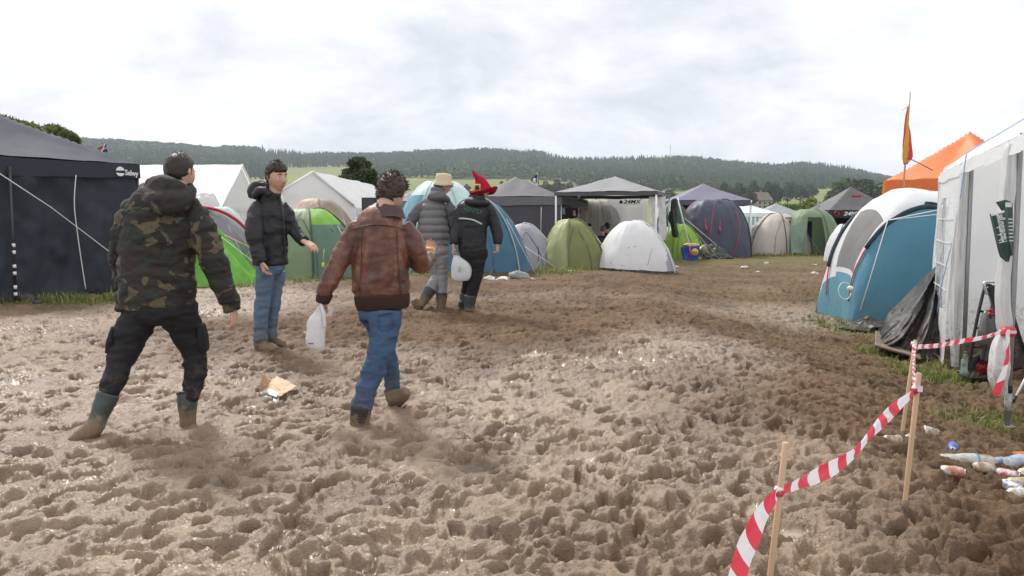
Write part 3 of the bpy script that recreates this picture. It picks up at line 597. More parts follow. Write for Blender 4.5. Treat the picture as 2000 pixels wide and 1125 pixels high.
def gazebo(name, label, cx, cy, sx, sy, yaw, ze, za, roofm, valm, legm, walls=(), vh=.2, sag=.10, group='pavilion gazebos', legs=(0, 1, 2, 3), za2=None, ridge=0.0, legr=.017, vwave=.02, seed=0):
    """square pavilion: roof, valance, legs and the given wall pieces; side 0 is the front (-y before turning), then right, back, left"""
    g = zg(cx, cy); T = thing(name, label, 'gazebo', (cx, cy, g), group); ca, sa = math.cos(yaw), math.sin(yaw)
    def W_(x, y, z): return np.stack([cx+x*ca-y*sa, cy+x*sa+y*ca, z+0*x], -1)
    n = 41; a = np.linspace(-1, 1, n); A_, B_ = np.meshgrid(a, a); s = np.maximum(np.abs(A_), np.abs(B_)); mn = np.minimum(np.abs(A_), np.abs(B_))
    ar = np.clip((np.abs(A_)-ridge)/(1-ridge), 0, 1) if ridge else np.abs(A_); s2 = np.maximum(ar, np.abs(B_))
    Z = za-(za-ze)*s2**.92-sag*np.sin(np.pi*s2)**1.0*(1-mn/np.maximum(s, 1e-6))*.6+.02*fb2(A_*4+seed, B_*4, 3, seed)
    m = MB(); m.grid(W_(A_*sx/2, B_*sy/2, Z)); m.build('roof', roofm, T)
    # valance: a loop hanging from the eaves
    per = np.linspace(0, 4, 121)[:-1]; f = per % 1; sd = per.astype(int); q = f*2-1
    ex = np.choose(sd, [q, np.ones_like(q), -q, -np.ones_like(q)]); ey = np.choose(sd, [-np.ones_like(q), q, np.ones_like(q), -q])
    rows = []
    for v in np.linspace(0, 1, 6):
        o = 1+.006+.008*v+vwave/sx*2*v*fb2(per*7, per*0+seed, 2, seed); ztop = ze+.02*0+np.where(True, -.004, 0)
        rows.append(W_(ex*o*sx/2, ey*o*sy/2, ztop-v*vh*(1+.12*fb2(per*5, per*0+3, 2, seed+1))-.02*np.sin(np.pi*f)*1.0))
    m = MB(); m.grid(np.array(rows), True); m.build('valance', valm, T)
    cs = [(-1, -1), (1, -1), (1, 1), (-1, 1)]
    for i in legs:
        x, y = cs[i]; p = W_(np.array(x*sx/2*.985), np.array(y*sy/2*.985), np.array(0.0)); p[2] = zg(p[0], p[1]); m = MB(); m.tube([p+[0, 0, -.05], [p[0], p[1], ze-.01]], legr, 8); m.box(p+[0, 0, .012], (.09, .09, .016)); m.build('leg', legm, T)
    # roof struts seen from below
    m = MB()
    for x, y in cs: m.tube([W_(np.array(x*sx/2*.97), np.array(y*sy/2*.97), np.array(ze-.05)), W_(np.array(0.), np.array(0.), np.array(za-.12))], .012, 6)
    m.build('frame', legm, T)
    for sd_, mat, lo, hi, zt, fold in walls:
        e = [cs[sd_], cs[(sd_+1) % 4]]; k = .975
        p = [np.array([(e[0][0]*(1-w)+e[1][0]*w)*sx/2*k, (e[0][1]*(1-w)+e[1][1]*w)*sy/2*k]) for w in (lo, hi)]
        b = [W_(np.array(q[0]), np.array(q[1]), np.array(0.)) for q in p]
        for q in b: q[2] = zg(q[0], q[1])+.02
        t_ = [np.array([q[0], q[1], ze-zt]) for q in b]
        m = MB(); A_w = quadgrid(b[0], b[1], t_[1], t_[0], 70, 50, fold, 2.2, seed+sd_); A_w = crinkle(crinkle(A_w, .02+.22*fold, np.array([3.2, 3.2, 1.3]), seed), .006+.05*fold, np.array([7., 7., 4.]), seed+4); m.grid(A_w); m.build('wall', mat, T)
    return T, W_
CHROME = plain((.55, .56, .58), .35, .7); WLEG = plain((.75, .75, .74), .4); BLEG = plain((.03, .03, .032), .4)
# ---- text lying on a plane
def lettering(txt, c, xd, yd, hgt, mat, parent, name='lettering', shear=0.0, bold=0.0, sx=1.0):
    cu = bpy.data.curves.new('t', 'FONT'); cu.body = txt; cu.align_x = 'CENTER'; cu.align_y = 'CENTER'; cu.size = 1; cu.shear = shear; cu.offset = bold; cu.extrude = .01
    o = bpy.data.objects.new('t', cu); COL.objects.link(o); dg = bpy.context.evaluated_depsgraph_get(); me = bpy.data.meshes.new_from_object(o.evaluated_get(dg))
    V = np.array([v.co[:] for v in me.vertices]); Fc = [tuple(p.vertices) for p in me.polygons]; bpy.data.objects.remove(o); bpy.data.curves.remove(cu); bpy.data.meshes.remove(me)
    xd, yd = unit(xd), unit(yd); n = np.cross(xd, yd); V = np.asarray(c)+hgt*1.4*(V[:, :1]*sx*xd+V[:, 1:2]*yd)+V[:, 2:]*.3*n
    return mk(name, V, Fc, mat, parent, False)
# ---------------------------------------------------------------- 1 dark gazebo at the left
Rc = np.array([-6.05, 13.4]); a_ = unit([-.555, -.83]); b_ = unit([-.83, .555]); cen = Rc+1.5*(a_+b_)
yw = math.atan2(-a_[1], -a_[0]); 
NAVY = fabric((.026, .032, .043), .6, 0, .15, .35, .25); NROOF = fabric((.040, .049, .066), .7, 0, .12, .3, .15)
T, W_ = gazebo('gazebo', 'dark blue-grey gazebo with closed zipped wall and guy rope at left edge', cen[0], cen[1], 3, 3, yw, 2.56, 3.36, NROOF, NAVY, BLEG,
    [(0, NAVY, 0, 1, .10, .20), (1, NAVY, 0, 1, .1, .08), (2, NAVY, 0, 1, .1, .05)], .24, .10, legr=.024, seed=5)
front = lambda u, z, o=.03: np.array([*(Rc+a_*u-b_*o), z])
m = MB(); m.tube(catmull([front(1.05, 2.33), front(1.12, 1.9, .08), front(1.10, 1.5, .09), front(1.06, 1.05, .10), front(1.02, .60, .12)], 5), .008, 6); m.build('zip', plain((.62, .62, .60), .5), T)
rope([P(-60, 300, 9.6), P(100, 405, 11.0), P(225, 500, 12.0), P(330, 585, 12.6)], .007, (.62, .62, .60), T)
for k in range(3):
    for q in range(2):
        m = MB(); m.tube([front(2.0-.004*k, .56+.30*k+.10*q, .05), front(2.0, .61+.30*k+.10*q, .05)], .0235, 8); m.build('white_band', WLEG, T)
m = MB(); m.tube([front(2.0, .48, .045), front(2.0, 2.4, .045)], .021, 8); m.build('pole', BLEG, T)
xd = np.array([*(-a_), 0]); lw = plain((.75, .75, .76), .5)
m = MB(); q = front(.36, 2.42, .055); ths = np.linspace(0, 2*np.pi, 20, endpoint=False)
for lo, hi in ((.25, 3.0), (3.45, 5.9)):
    th = np.linspace(lo, hi, 12); m.add([q+.075*(np.cos(w)*xd+np.sin(w)*np.array([0, 0, 1]))-.01*np.array([*b_, 0]) for w in th], [tuple(range(12))])
m.build('emblem', lw, T, False)
lettering('Selwy', front(.17, 2.40, .062), xd-np.array([0, 0, .05]), (0, 0, 1), .085, lw, T, bold=.02, sx=.8)
# a flag peeping over its roof
T = thing('flag', 'small crumpled red and blue flag above the dark gazebo roof', 'flag', gz(207, 19)); m = MB(); p0 = gz(206, 19); m.tube([p0, P(207, 281, 19)], .010, 6); m.build('pole', BLEG, T)
A = quadgrid(P(207, 281, 19), P(190, 290, 19), P(194, 297, 19), P(211, 297, 19), 18, 14, .06, 9, 3); kk = np.empty((17, 13), object); kk[:] = 'r'
for i in range(17):
    for j in range(13): kk[i, j] = 'w' if abs(i-j-2) < 2 or abs(j-6) < 1 else ('b' if j > 7 or i < 4 else 'r')
split({'r': ('cloth', fabric((.42, .05, .06), .7)), 'w': ('white_stripe', fabric((.7, .68, .66), .7)), 'b': ('blue_field', fabric((.03, .04, .14), .7))}, A, kk, T)
# ---------------------------------------------------------------- white gable tents
def marquee(name, label, apexF, eaveL, eaveR, back, roofm, wallm, scallop=False, group='white party tents', roofdrop=.12, ov=.10):
    """front gable by its apex and two eave points; back is the vector along the ridge"""
    aF, eL, eR, bk = (np.asarray(q, float) for q in (apexF, eaveL, eaveR, back)); g = gz(0, 1)*0
    base = np.array([aF[0], aF[1], zg(aF[0], aF[1])]); T = thing(name, label, 'party tent', base, group); u = unit(bk)
    for s, e in ((0, eL), (1, eR)):
        dn = unit(e-aF); e2 = e+dn*ov; A = quadgrid(aF-u*ov, e2-u*ov, e2+bk+u*ov, aF+bk-[0, 0, .0]+u*ov, 26, 40, .05, 1.6, 3+s); m = MB(); m.grid(A)
        q = quadgrid(e2-u*ov, e2-u*ov-[0, 0, .22], e2+bk-[0, 0, .22], e2+bk, 4, 40, .01, 3, s); m.grid(q); m.build('roof', roofm, T)
        gb = lambda p: np.array([p[0], p[1], zg(p[0], p[1])])
        m = MB(); m.grid(quadgrid(gb(e), gb(e+bk), e+bk, e, 40, 20, .06, 2.0, 8+s)); m.build('wall', wallm, T)
    gl, gr = gb(eL), gb(eR); k = unit(eR-eL); nrm = -u*.01
    for q in (np.zeros(3), bk):
        m = MB(); m.grid(quadgrid(gl+q, gr+q, eR+q, eL+q, 40, 24, .05, 2.0, 11)); m.build('gable_wall', wallm, T)
        m = MB(); A = quadgrid(eL+q, eR+q, aF+q, aF+q, 20, 14, .02, 2, 12); m.grid(A+nrm); m.build('gable', wallm, T)
    for p in (eL, eR, eL+bk, eR+bk):
        m = MB(); m.tube([gb(p)-[0, 0, .05], p], .022, 8); m.build('leg', WLEG, T)
    m = MB()                                               # hem band along the verge and eave line of the gable
    for p, q in ((aF, eL), (aF, eR)): m.tube([p-u*(ov+.01), q-u*(ov+.01)], .035, 6)
    if scallop:
        n = 22; pts = []; 
        for i in range(n):
            c0 = eL+(eR-eL)*i/n-u*.05; c1 = eL+(eR-eL)*(i+1)/n-u*.05; md = (c0+c1)/2
            m.add([c0+[0, 0, .03], c1+[0, 0, .03], c1-[0, 0, .10], md-[0, 0, .20], c0-[0, 0, .10]], [(0, 1, 2, 3, 4)])
    m.build('trim', roofm, T); return T
x0 = -9.9; marquee('party_tent', 'large white marquee with scalloped gable edge behind the camouflage jacket', (x0, 30, 3.76), (x0-.0, 27.9, 2.22), (x0+.1, 32.1, 2.22), (-9.5, .3, .0), PVC, PVC, True)
marquee('party_tent', 'white party tent with open gable facing left, between two young men', P(615, 336, 24), P(552, 374, 23.2), P(694, 402, 25.0), P(650, 344, 27.5)-P(615, 336, 24)+np.array([1.2, .5, -.25]), PVC, PVC, roofdrop=.2)
# ---------------------------------------------------------------- left cluster of small tents
def one(k): return lambda th, t: k
RED = fabric((.42, .012, .03), .5); 
dome('dome_tent', 'crumpled clear white plastic cover behind the red-edged grey tent', 400, 22, .85, .9, 1.90, .2, {'a': ('flysheet', fabric((.72, .70, .70), .3, .4, .05, .5, .6))}, one('a'), sup=2.4, sag=.06, wr=.06, seed=3)
dome('dome_tent', 'pale mint tent peeping out above the red-edged grey tent', 432, 21, .95, .9, 1.50, .1, {'a': ('flysheet', fabric((.52, .72, .68), .5, .25, .05))}, one('a'), sup=2.6, seed=4)
GT = fabric((.20, .195, .22), .55, 0, .07); 
T, S = dome('dome_tent', 'grey dome tent edged with a red pole sleeve, behind the bright green tent', 398, 17.4, 1.28, 1.05, 1.44, 0, {'a': ('flysheet', GT), 'b': ('panel', fabric((.16, .23, .19), .55))}, lambda th, t: 'b' if (5.4 < th < 6.2 and t < .35) else 'a', (), None, 3.0, .35, sag=.05, seed=5)
m = MB(); th = np.linspace(0, np.pi, 40); p = np.array([[398, 0, 0]]*40, float); m.tube(np.stack([T.location[0]+1.30*np.cos(th), np.full(40, 17.4-.30), T.location[2]+1.43*np.sin(th)**.85+.02], 1), .034, 8, 1.6); m.build('pole_sleeve', RED, T)
rope([P(437, 458, 16.2), P(470, 474, 15.9), P(520, 500, 15.6)], .006, (.75, .35, .12), T)
BG = fabric((.15, .42, .05), .5, .2, .06, .35)
T, S = dome('ridge_tent', 'bright lime green tent skirt spread between camouflage man and black jacket', 388, 15.0, 1.13, .85, 1.27, 0, {'a': ('flysheet', BG), 'b': ('seam', fabric((.24, .55, .09), .5, .2))}, lambda th, t: 'a', (), None, 3.2, .88, sag=.16, seed=6, wr=.03, guys=((6.1, .62, 1.2, (.7, .75, .6)),))
G1 = fabric((.20, .27, .15), .5, .15, .06); G2 = fabric((.10, .18, .13), .5, .1, .06); G3 = fabric((.20, .44, .06), .5, .2)
def kg(th, t):
    th = th % 6.283
    if 4.98 < th < 6.0: return 'c' if t > .55 else 'b'
    return 'a'
T, S = dome('dome_tent', 'green dome tent with lime door top, left of the leather jacket', 603, 17.0, 1.28, 1.1, 1.38, 0, {'a': ('flysheet', G1), 'b': ('door', G2), 'c': ('door_top', G3)}, kg, (4.98, 6.0), fabric((.05, .08, .055), .5), 2.6, .18, sag=.04, seed=7, wr=.012)
m = MB(); m.tube([P(633, 486, 15.85), P(631, 512, 15.8)], .006, 5); m.ell(P(631, 518, 15.8), (.035, .03, .06), 8, 6); m.build('toggle', plain((.5, .6, .02), .5), T)
for q in (648, 668): m = MB(); m.tube([P(q-6, 444, 16.0), P(q+3, 452, 15.9)], .009, 5); m.build('strap', BLK, T)
dome('dome_tent', 'beige and taupe dome tent behind the green dome tent', 622, 20.4, 1.45, 1.1, 1.74, 0, {'a': ('flysheet', fabric((.50, .37, .30), .55, .15, .05)), 'b': ('panel', fabric((.27, .215, .17), .55, .1))}, lambda th, t: 'b' if (4.95 < th or th < 1) else 'a', (4.95,), fabric((.33, .25, .2), .5), 2.4, .45, sag=.08, seed=8)
T, S = dome('dome_tent', 'low dark green dome tent just left of the leather jacket collar', 752, 20.5, 1.0, .9, 1.62, 0, {'a': ('flysheet', fabric((.06, .075, .06), .5))}, one('a'), (), None, 2.6, .3, seed=9)
t = thing('speaker_box', 'square black box on top of the low dark green tent', 'box', P(722, 412, 21.5)); m = MB(); m.box(P(722, 399, 21.5), (.36, .3, .34)); m.build('cabinet', BLK, t, False); m = MB(); m.box(P(722, 399, 21.5)-[0, .156, 0], (.30, .012, .28)); m.build('grille', plain((.05, .05, .055), .6), t, False)
# teal / white big dome and the blue one in front
TW = fabric((.62, .74, .75), .45, .25, .04); TB = fabric((.16, .33, .42), .5, .12, .06)
T, S = dome('dome_tent', 'big pale teal and white dome tent behind the bucket hat', 862, 19.3, 1.30, 1.2, 2.03, 0, {'a': ('flysheet', TW), 'b': ('panel', TB)}, lambda th, t: 'b' if (3.2 < th < 4.3 and t < .62) or t < .30 else 'a', (4.3, 5.2), fabric((.33, .50, .51), .5), 2.4, .12, sag=.03, seed=10)
BT = fabric((.045, .135, .21), .5, .08, .07, .3)
T, S = dome('dome_tent', 'dark blue dome tent with pale edge behind the red pointed hat man', 930, 18.0, 1.24, 1.0, 1.60, 0, {'a': ('flysheet', BT), 'b': ('skirt', fabric((.10, .05, .04), .6))}, lambda th, t: 'b' if t < .03 else 'a', (5.5, 3.9), fabric((.30, .40, .36), .5), 2.5, .22, sag=.05, seed=11, wr=.03)
# grey dome roof far behind
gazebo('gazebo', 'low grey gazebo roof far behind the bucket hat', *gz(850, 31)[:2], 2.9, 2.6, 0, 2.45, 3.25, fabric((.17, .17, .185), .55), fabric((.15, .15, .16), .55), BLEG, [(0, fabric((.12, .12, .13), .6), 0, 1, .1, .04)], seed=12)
# ---------------------------------------------------------------- dark grey gazebo and the small tents before it
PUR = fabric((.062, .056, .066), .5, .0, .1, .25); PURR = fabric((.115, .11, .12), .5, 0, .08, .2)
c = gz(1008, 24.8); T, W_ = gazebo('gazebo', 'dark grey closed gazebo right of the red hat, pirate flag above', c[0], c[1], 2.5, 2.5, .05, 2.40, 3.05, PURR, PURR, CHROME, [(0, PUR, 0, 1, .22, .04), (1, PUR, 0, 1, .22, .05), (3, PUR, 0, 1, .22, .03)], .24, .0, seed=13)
m = MB(); m.tube([P(1057, 404, 23.4), P(1056, 470, 23.4)], .012, 5); m.build('zip', plain((.5, .5, .5), .5), T)
# canopy leaf with drying clothes right of it
T = thing('awning', 'dark side awning with clothes hung under it, left of open gazebo', 'awning', gz(1118, 25.2)); m = MB()
m.grid(quadgrid(P(1089, 382, 24), P(1148, 398, 25.4), P(1148, 390, 26.5), P(1089, 378, 26.5), 12, 8, .03, 3, 5)); m.grid(quadgrid(P(1089, 382, 24), P(1148, 398, 25.4), P(1148, 412, 25.4), P(1089, 396, 24), 16, 5, .03, 5, 6)); m.build('roof', PURR, T)
m = MB(); q0, q1 = gz(1090, 26.4), gz(1150, 26.4); m.grid(quadgrid(q0, q1, P(1150, 394, 26.4), P(1090, 386, 26.4), 30, 20, .16, 3, 4)); m.build('wall', PUR, T)
m = MB(); m.tube([gz(1146, 25.4), P(1146, 396, 25.4)], .015, 6); m.build('leg', CHROME, T)
rope([P(1089, 404, 24.3), P(1146, 406, 25.2)], .005, (.4, .4, .4), T, 'clothes_line')
for px, py, w, h, cl, lb in ((1101, 412, 6, 12, (.7, .7, .7), 'white sock drying under the dark awning'), (1119, 411, 5, 8, (.5, .02, .05), 'red cloth drying under the dark awning'), (1122, 416, 6, 10, (.66, .6, .6), 'pinkish white cloth drying beside the red one'), (1133, 413, 5, 9, (.45, .03, .05), 'small dark red cloth at the right end of the washing line')):
    T = thing('hung_cloth', lb, 'laundry', P(px, py, 24.8), 'laundry under the awning'); m = MB(); m.grid(quadgrid(P(px-w/2, py+h/2, 24.8), P(px+w/2, py+h/2+1, 24.8), P(px+w/3, py-h/2, 24.7), P(px-w/3, py-h/2, 24.7), 8, 8, .04, 12, 2)); m.build('cloth', fabric(cl, .7), T)
T = thing('pirate_flag', 'black pirate flag with white skull above the dark grey gazebo', 'flag', gz(1053, 26)); p = gz(1053, 26); m = MB(); m.tube([p, P(1049, 337, 26), ], .012, 6); m.build('pole', plain((.5, .5, .5), .5), T)
A = quadgrid(P(1049, 339, 26), P(1036, 352, 26), P(1044, 358, 26), P(1053, 359, 26), 14, 14, .05, 8, 6); m = MB(); m.grid(A); m.build('cloth', BLK, T); m = MB(); m.ell(P(1044, 351, 25.95), (.045, .02, .055), 8, 6); m.tube([P(1040, 352, 25.95), P(1048, 358, 25.95)], .012, 5); m.tube([P(1040, 357, 25.95), P(1047, 354, 25.95)], .012, 5); m.build('emblem', WHITE, T)
SG = fabric((.33, .33, .36), .45, .15, .05)
T, S = dome('dome_tent', 'small silver-grey tent with white guy line, left of the olive tent', 1030, 20.5, .88, .85, 1.10, .1, {'a': ('flysheet', SG), 'b': ('panel', fabric((.42, .42, .44), .45, .15))}, lambda th, t: 'b' if 3.4 < th < 4.4 else 'a', (5.6,), fabric((.48, .48, .50), .5), 2.8, .45, sag=.07, seed=14, skew=(-.10, 0))
rope([P(1008, 470, 19.7), P(1082, 520, 19.4)], .007, (.8, .8, .8), T); m = MB(); m.tube([P(1052, 482, 19.6), P(1051, 512, 19.6)], .008, 5); m.build('strap', BLK, T)
OL = fabric((.19, .205, .075), .5, .12, .06, .35); OLL = fabric((.40, .42, .21), .5, .2, .05)
T, S = dome('dome_tent', 'olive green dome tent with one pale side panel, left of the white tent', 1121, 20.2, .80, .8, 1.17, .15, {'a': ('flysheet', OL), 'b': ('panel', OLL)}, lambda th, t: 'b' if 2.9 < th < 4.35 else 'a', (4.35, 5.6), OL, 2.6, .15, sag=.06, seed=15, wr=.025, skew=(-.10, 0), guys=((5.7, .5, .7, (.5, .5, .4)),))
WT = fabric((.80, .80, .81), .5, .3, .03, .2)
T, S = dome('dome_tent', 'bright white dome tent with a grey corner flap at the mud edge', 1240, 20.0, .98, .9, 1.19, .08, {'a': ('flysheet', WT), 'b': ('corner_flap', fabric((.33, .33, .37), .55, .1)), 'c': ('vent', fabric((.25, .26, .28), .6)), 'd': ('groundsheet', BLK)}, lambda th, t: 'd' if t < .02 else ('b' if 5.35 < th < 5.95 and t < .36-.9*abs(th-5.6) else ('c' if 5.45 < th < 5.9 and .66 < t < .76 else 'a')), (5.55,), WT, 2.8, .3, sag=.06, zips=False, seed=16, wr=.012, skew=(-.06, 0))
m = MB(); m.tube([P(1274, 485, 19.05), P(1265, 518, 19.0)], .006, 5); m.build('strap', plain((.2, .2, .2), .6), T)
for q in ((1193, 513), (1215, 519), (1228, 484), (1240, 481)): m = MB(); m.ell(P(q[0], q[1], 19.04), (.018, .01, .012), 6, 4); m.build('mud_spot', plain((.2, .15, .1), .8), T)
# ---------------------------------------------------------------- the open grey gazebo
yw = math.atan2(-.31, .95); c = np.array([3.06, 24.5]); OG = fabric((.215, .215, .225), .5, 0, .08, .3); 
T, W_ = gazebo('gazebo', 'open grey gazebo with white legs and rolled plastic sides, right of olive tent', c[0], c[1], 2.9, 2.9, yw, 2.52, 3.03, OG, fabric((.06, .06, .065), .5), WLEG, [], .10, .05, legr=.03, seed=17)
CUR = fabric((.74, .74, .75), .4, .25, .05, .5)
F_ = W_(np.array(1.43), np.array(-1.43), np.array(0.)); 
for (px, d, w) in ((1276, 22.95, 17), (1293, 23.6, 15), (1088, 23.65, 8)):
    b0 = gz(px, d); h = (466 if px > 1100 else 428); m = MB(); A = quadgrid(P(px-w*.5, h, d), P(px+w*.45, h+3, d+.1), P(px+w*.5, 384, d+.1), P(px-w*.5, 384, d), 22, 26, .10, 7, int(px)); m.grid(A); m.build('rolled_side', CUR, T)
m = MB(); m.tube([P(1323, 386, 25.2), P(1346, 478, 25.0)], .022, 8); m.build('rope_post', WLEG, T)
# the grey-white banner at the back
T = thing('banner', 'pale fabric wall panel lettered 24MX inside the open gazebo', 'banner', gz(1222, 26.4)); m = MB(); m.grid(quadgrid(P(1188, 478, 26.4), P(1264, 478, 26.4), P(1264, 392, 26.4), P(1188, 392, 26.4), 30, 24, .10, 2, 4)); m.build('cloth', fabric((.60, .58, .57), .55, .3, .06), T)
m = MB(); m.grid(quadgrid(P(1186, 400, 26.25), P(1266, 401, 26.25), P(1266, 389, 26.25), P(1186, 388, 26.25), 20, 4, .02, 3, 5)); m.build('valance', fabric((.66, .65, .64), .5, .2), T)
lettering('24MX', P(1234, 394.2, 26.15), (1, 0, 0), (0, 0, 1), .115, BLK, T, shear=.25, bold=.03, sx=1.3); m = MB(); q = P(1213, 394.5, 26.15); m.add([q+[-.07, 0, 0], q+[0, 0, -.07], q+[.07, 0, 0], q+[0, 0, .07]], [(0, 1, 2, 3)]); m.build('emblem', BLK, T, False)
BE = fabric((.47, .45, .40), .55, .2, .05)
T, S = dome('cabin_tent', 'beige tent standing under the open grey gazebo', 1163, 26.8, .85, .8, 1.75, .1, {'a': ('flysheet', BE), 'b': ('door', fabric((.33, .33, .31), .55, .1))}, lambda th, t: 'b' if 4.9 < th < 5.6 and t < .7 else 'a', (4.9,), BE, 4.5, .05, .55, .9, sag=.02, seed=18); rope([P(1176, 412, 25.2), P(1181, 452, 25.1)], .008, (.6, .6, .5), T)
# lime tent, blue bag, tarp
LG = fabric((.28, .46, .06), .5, .2, .06, .35)
T, S = dome('dome_tent', 'small lime green dome tent between white tent and blue bag', 1326, 25.8, .78, .7, 1.05, .1, {'a': ('flysheet', LG)}, one('a'), (4.2, 5.5), fabric((.13, .22, .04), .5), 2.6, .1, sag=.03, seed=19)
dome('ridge_tent', 'dark green tent in shade behind the hanging jacket', 1314, 26.8, .85, .9, 1.75, 0, {'a': ('flysheet', fabric((.03, .07, .055), .5))}, one('a'), sup=3, seed=20)
T, S = dome('tarp', 'collapsed dark green tarpaulin sloping down beside the purple tent', 1376, 26.2, .95, .5, .62, 0, {'a': ('sheet', fabric((.035, .045, .04), .45, 0, .2, .6))}, one('a'), (), None, 2.4, .6, sag=.2, seed=21, wr=.10, skew=(-.35, 0), group=None, cat='tarp')
T = thing('jacket', 'long dark jacket hanging from the right corner of the open gazebo', 'jacket', P(1320, 460, 24.6)); m = MB(); m.tube(catmull([P(1318, 388, 24.6), P(1316, 412, 24.6), P(1314, 430, 24.6), P(1320, 462, 24.6)], 5), [.05]+[.10]*5+[.13]*5+[.10]*4+[.09], 10, .5); V, Fc = m.V(), m.f; V = V+.02*fb3(V*8, 3, 3)[:, None]; mk('body', V, Fc, fabric((.025, .028, .025), .7), T); m = MB(); m.tube(catmull([P(1314, 410, 24.5), P(1317, 440, 24.5), P(1322, 464, 24.5)], 4), .045, 8); m.build('sleeve', fabric((.035, .045, .03), .7), T)
# ---------------------------------------------------------------- purple gazebo and tunnel tent
PG = fabric((.15, .145, .20), .5, 0, .07, .2)
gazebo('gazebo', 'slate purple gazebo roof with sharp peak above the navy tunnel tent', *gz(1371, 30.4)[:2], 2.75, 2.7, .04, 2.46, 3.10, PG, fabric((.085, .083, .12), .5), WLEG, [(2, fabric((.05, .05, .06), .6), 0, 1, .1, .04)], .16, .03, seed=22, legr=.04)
NT = fabric((.055, .062, .095), .5, .0, .08, .3); RR = plain((.55, .06, .09), .6)
T, S = dome('tunnel_tent', 'navy grey tunnel tent with red cords under the slate purple roof', 1392, 27.7, 1.28, 1.0, 1.80, 0, {'a': ('flysheet', NT)}, one('a'), (5.6,), fabric((.03, .032, .045), .5), 2.8, .0, .72, .95, sag=.0, seed=23, wr=.03)
def onface(px, py, d=26.72): return P(px, py, d)
for pts in (((1395, 396), (1391, 430), (1386, 470)), ((1437, 412), (1446, 442), (1441, 470), (1433, 498)), ((1378, 428), (1378, 445)), ((1407, 430), (1406, 448))):
    m = MB(); m.tube(catmull([onface(*q) for q in pts], 4), .010, 5); m.build('red_cord', RR, T)
for q in ((1379, 446), (1406, 449)): m = MB(); m.tube([onface(q[0], q[1]-6), onface(q[0], q[1]+4)], [.012, .05], 8); m.build('toggle', RR, T)
rope([P(1337, 426, 25.6), P(1425, 500, 26.2)], .010, (.6, .6, .6), T); rope([P(1332, 420, 26.2), P(1352, 396, 26.6), P(1330, 432, 26.0)], .008, (.6, .15, .18), T)
# striped pavilion and grey pyramid far behind
STR, t_, b_s, o_ = newmat('striped_cloth'); wv = t_.nodes.new('ShaderNodeTexWave'); wv.inputs['Scale'].default_value = 1.5; wv.bands_direction = 'X'; t_.links.new(geo(t_), wv.inputs['Vector']); t_.links.new(tramp(t_, wv.outputs['Fac'], [(0, (.70, .74, .72)), (.5, (.20, .42, .38))], True), b_s.inputs['Base Color']); b_s.inputs['Roughness'].default_value = .6
gazebo('gazebo', 'white pavilion with mint striped sides behind the cream tent', *gz(1445, 41)[:2], 2.9, 2.8, .0, 2.15, 2.75, fabric((.68, .75, .73), .5, .2, .04), fabric((.66, .72, .70), .5), WLEG, [(0, STR, 0, 1, .1, .03)], .16, .0, seed=24)
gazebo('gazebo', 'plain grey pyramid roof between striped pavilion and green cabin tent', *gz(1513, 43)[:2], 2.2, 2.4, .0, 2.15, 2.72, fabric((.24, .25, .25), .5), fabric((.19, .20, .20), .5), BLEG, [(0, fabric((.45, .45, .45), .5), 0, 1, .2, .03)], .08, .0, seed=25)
t = thing('van', 'white van roof showing between grey pyramid roof and green tent', 'van', gz(1520, 37)); c = gz(1522, 37); m = MB(); m.box(c+[0, .6, .68], (1.7, 1.5, .80)); m.box(c+[0, .6, 1.16], (1.45, 1.3, .16), taper=.9); m.build('body', plain((.75, .75, .75), .25), t, False); m = MB(); m.box(c+[.3, -.155, .95], (.85, .02, .22)); m.build('window', plain((.02, .022, .026), .1), t, False)
for q in (-.55, .6): m = MB(); m.tube([c+[q, -.2, .16], c+[q, -.02, .16]], .2, 16); m.build('wheel', BLK, t)
# cream tent and green cabin tent
CR = fabric((.60, .55, .50), .5, .25, .04, .2); SE = fabric((.09, .085, .08), .5)
T, S = dome('dome_tent', 'cream dome tent with dark seams and small window flap', 1518, 29.7, 1.16, 1.0, 1.43, 0, {'a': ('flysheet', CR), 'w': ('window', fabric((.07, .065, .06), .4))}, lambda th, t: 'w' if 4.98 < th < 5.38 and .40 < t < .62 else 'a', (4.72, 5.75, 3.6), SE, 2.6, .1, sag=.02, seed=26)
m = MB(); m.tube([S([4.9], [.66], .03)[0], S([5.45], [.66], .03)[0]], .05, 8); m.build('rolled_flap', fabric((.5, .48, .42), .5), T); m = MB(); m.tube([P(1481, 440, 28.7), P(1470, 466, 28.7)], .014, 5); m.build('strap', SE, T)
CG = fabric((.185, .25, .155), .5, .15, .06); CGD = fabric((.13, .19, .12), .5, .1)
def kc(th, t):
    if 4.25 < th < 4.95 and t < .60: return 'd'
    if 5.45 < th < 5.75 and t < .34-.9*abs(th-5.6): return 'v'
    return 'a'
T, S = dome('cabin_tent', 'sage green cabin tent with its arched door open', 1580, 29.3, .98, 1.0, 1.52, .0, {'a': ('flysheet', CG), 'v': ('side_vent', CGD)}, kc, (5.05,), CGD, 4.2, .1, .6, .9, sag=.0, seed=27)
m = MB(); c = gz(1566, 29.3); m.grid(quadgrid(c+[-.6, .3, 0], c+[.45, .3, 0], c+[.45, .3, 1.2], c+[-.6, .3, 1.2], 8, 8, .05, 4, 2)); m.build('inner_tent', fabric((.03, .04, .045), .6), T); m = MB(); m.grid(quadgrid(P(1546, 494, 28.35), P(1566, 494, 28.3), P(1574, 440, 28.3), P(1543, 440, 28.4), 14, 14, .08, 6, 3)); m.build('door', fabric((.22, .30, .25), .5, .2), T)
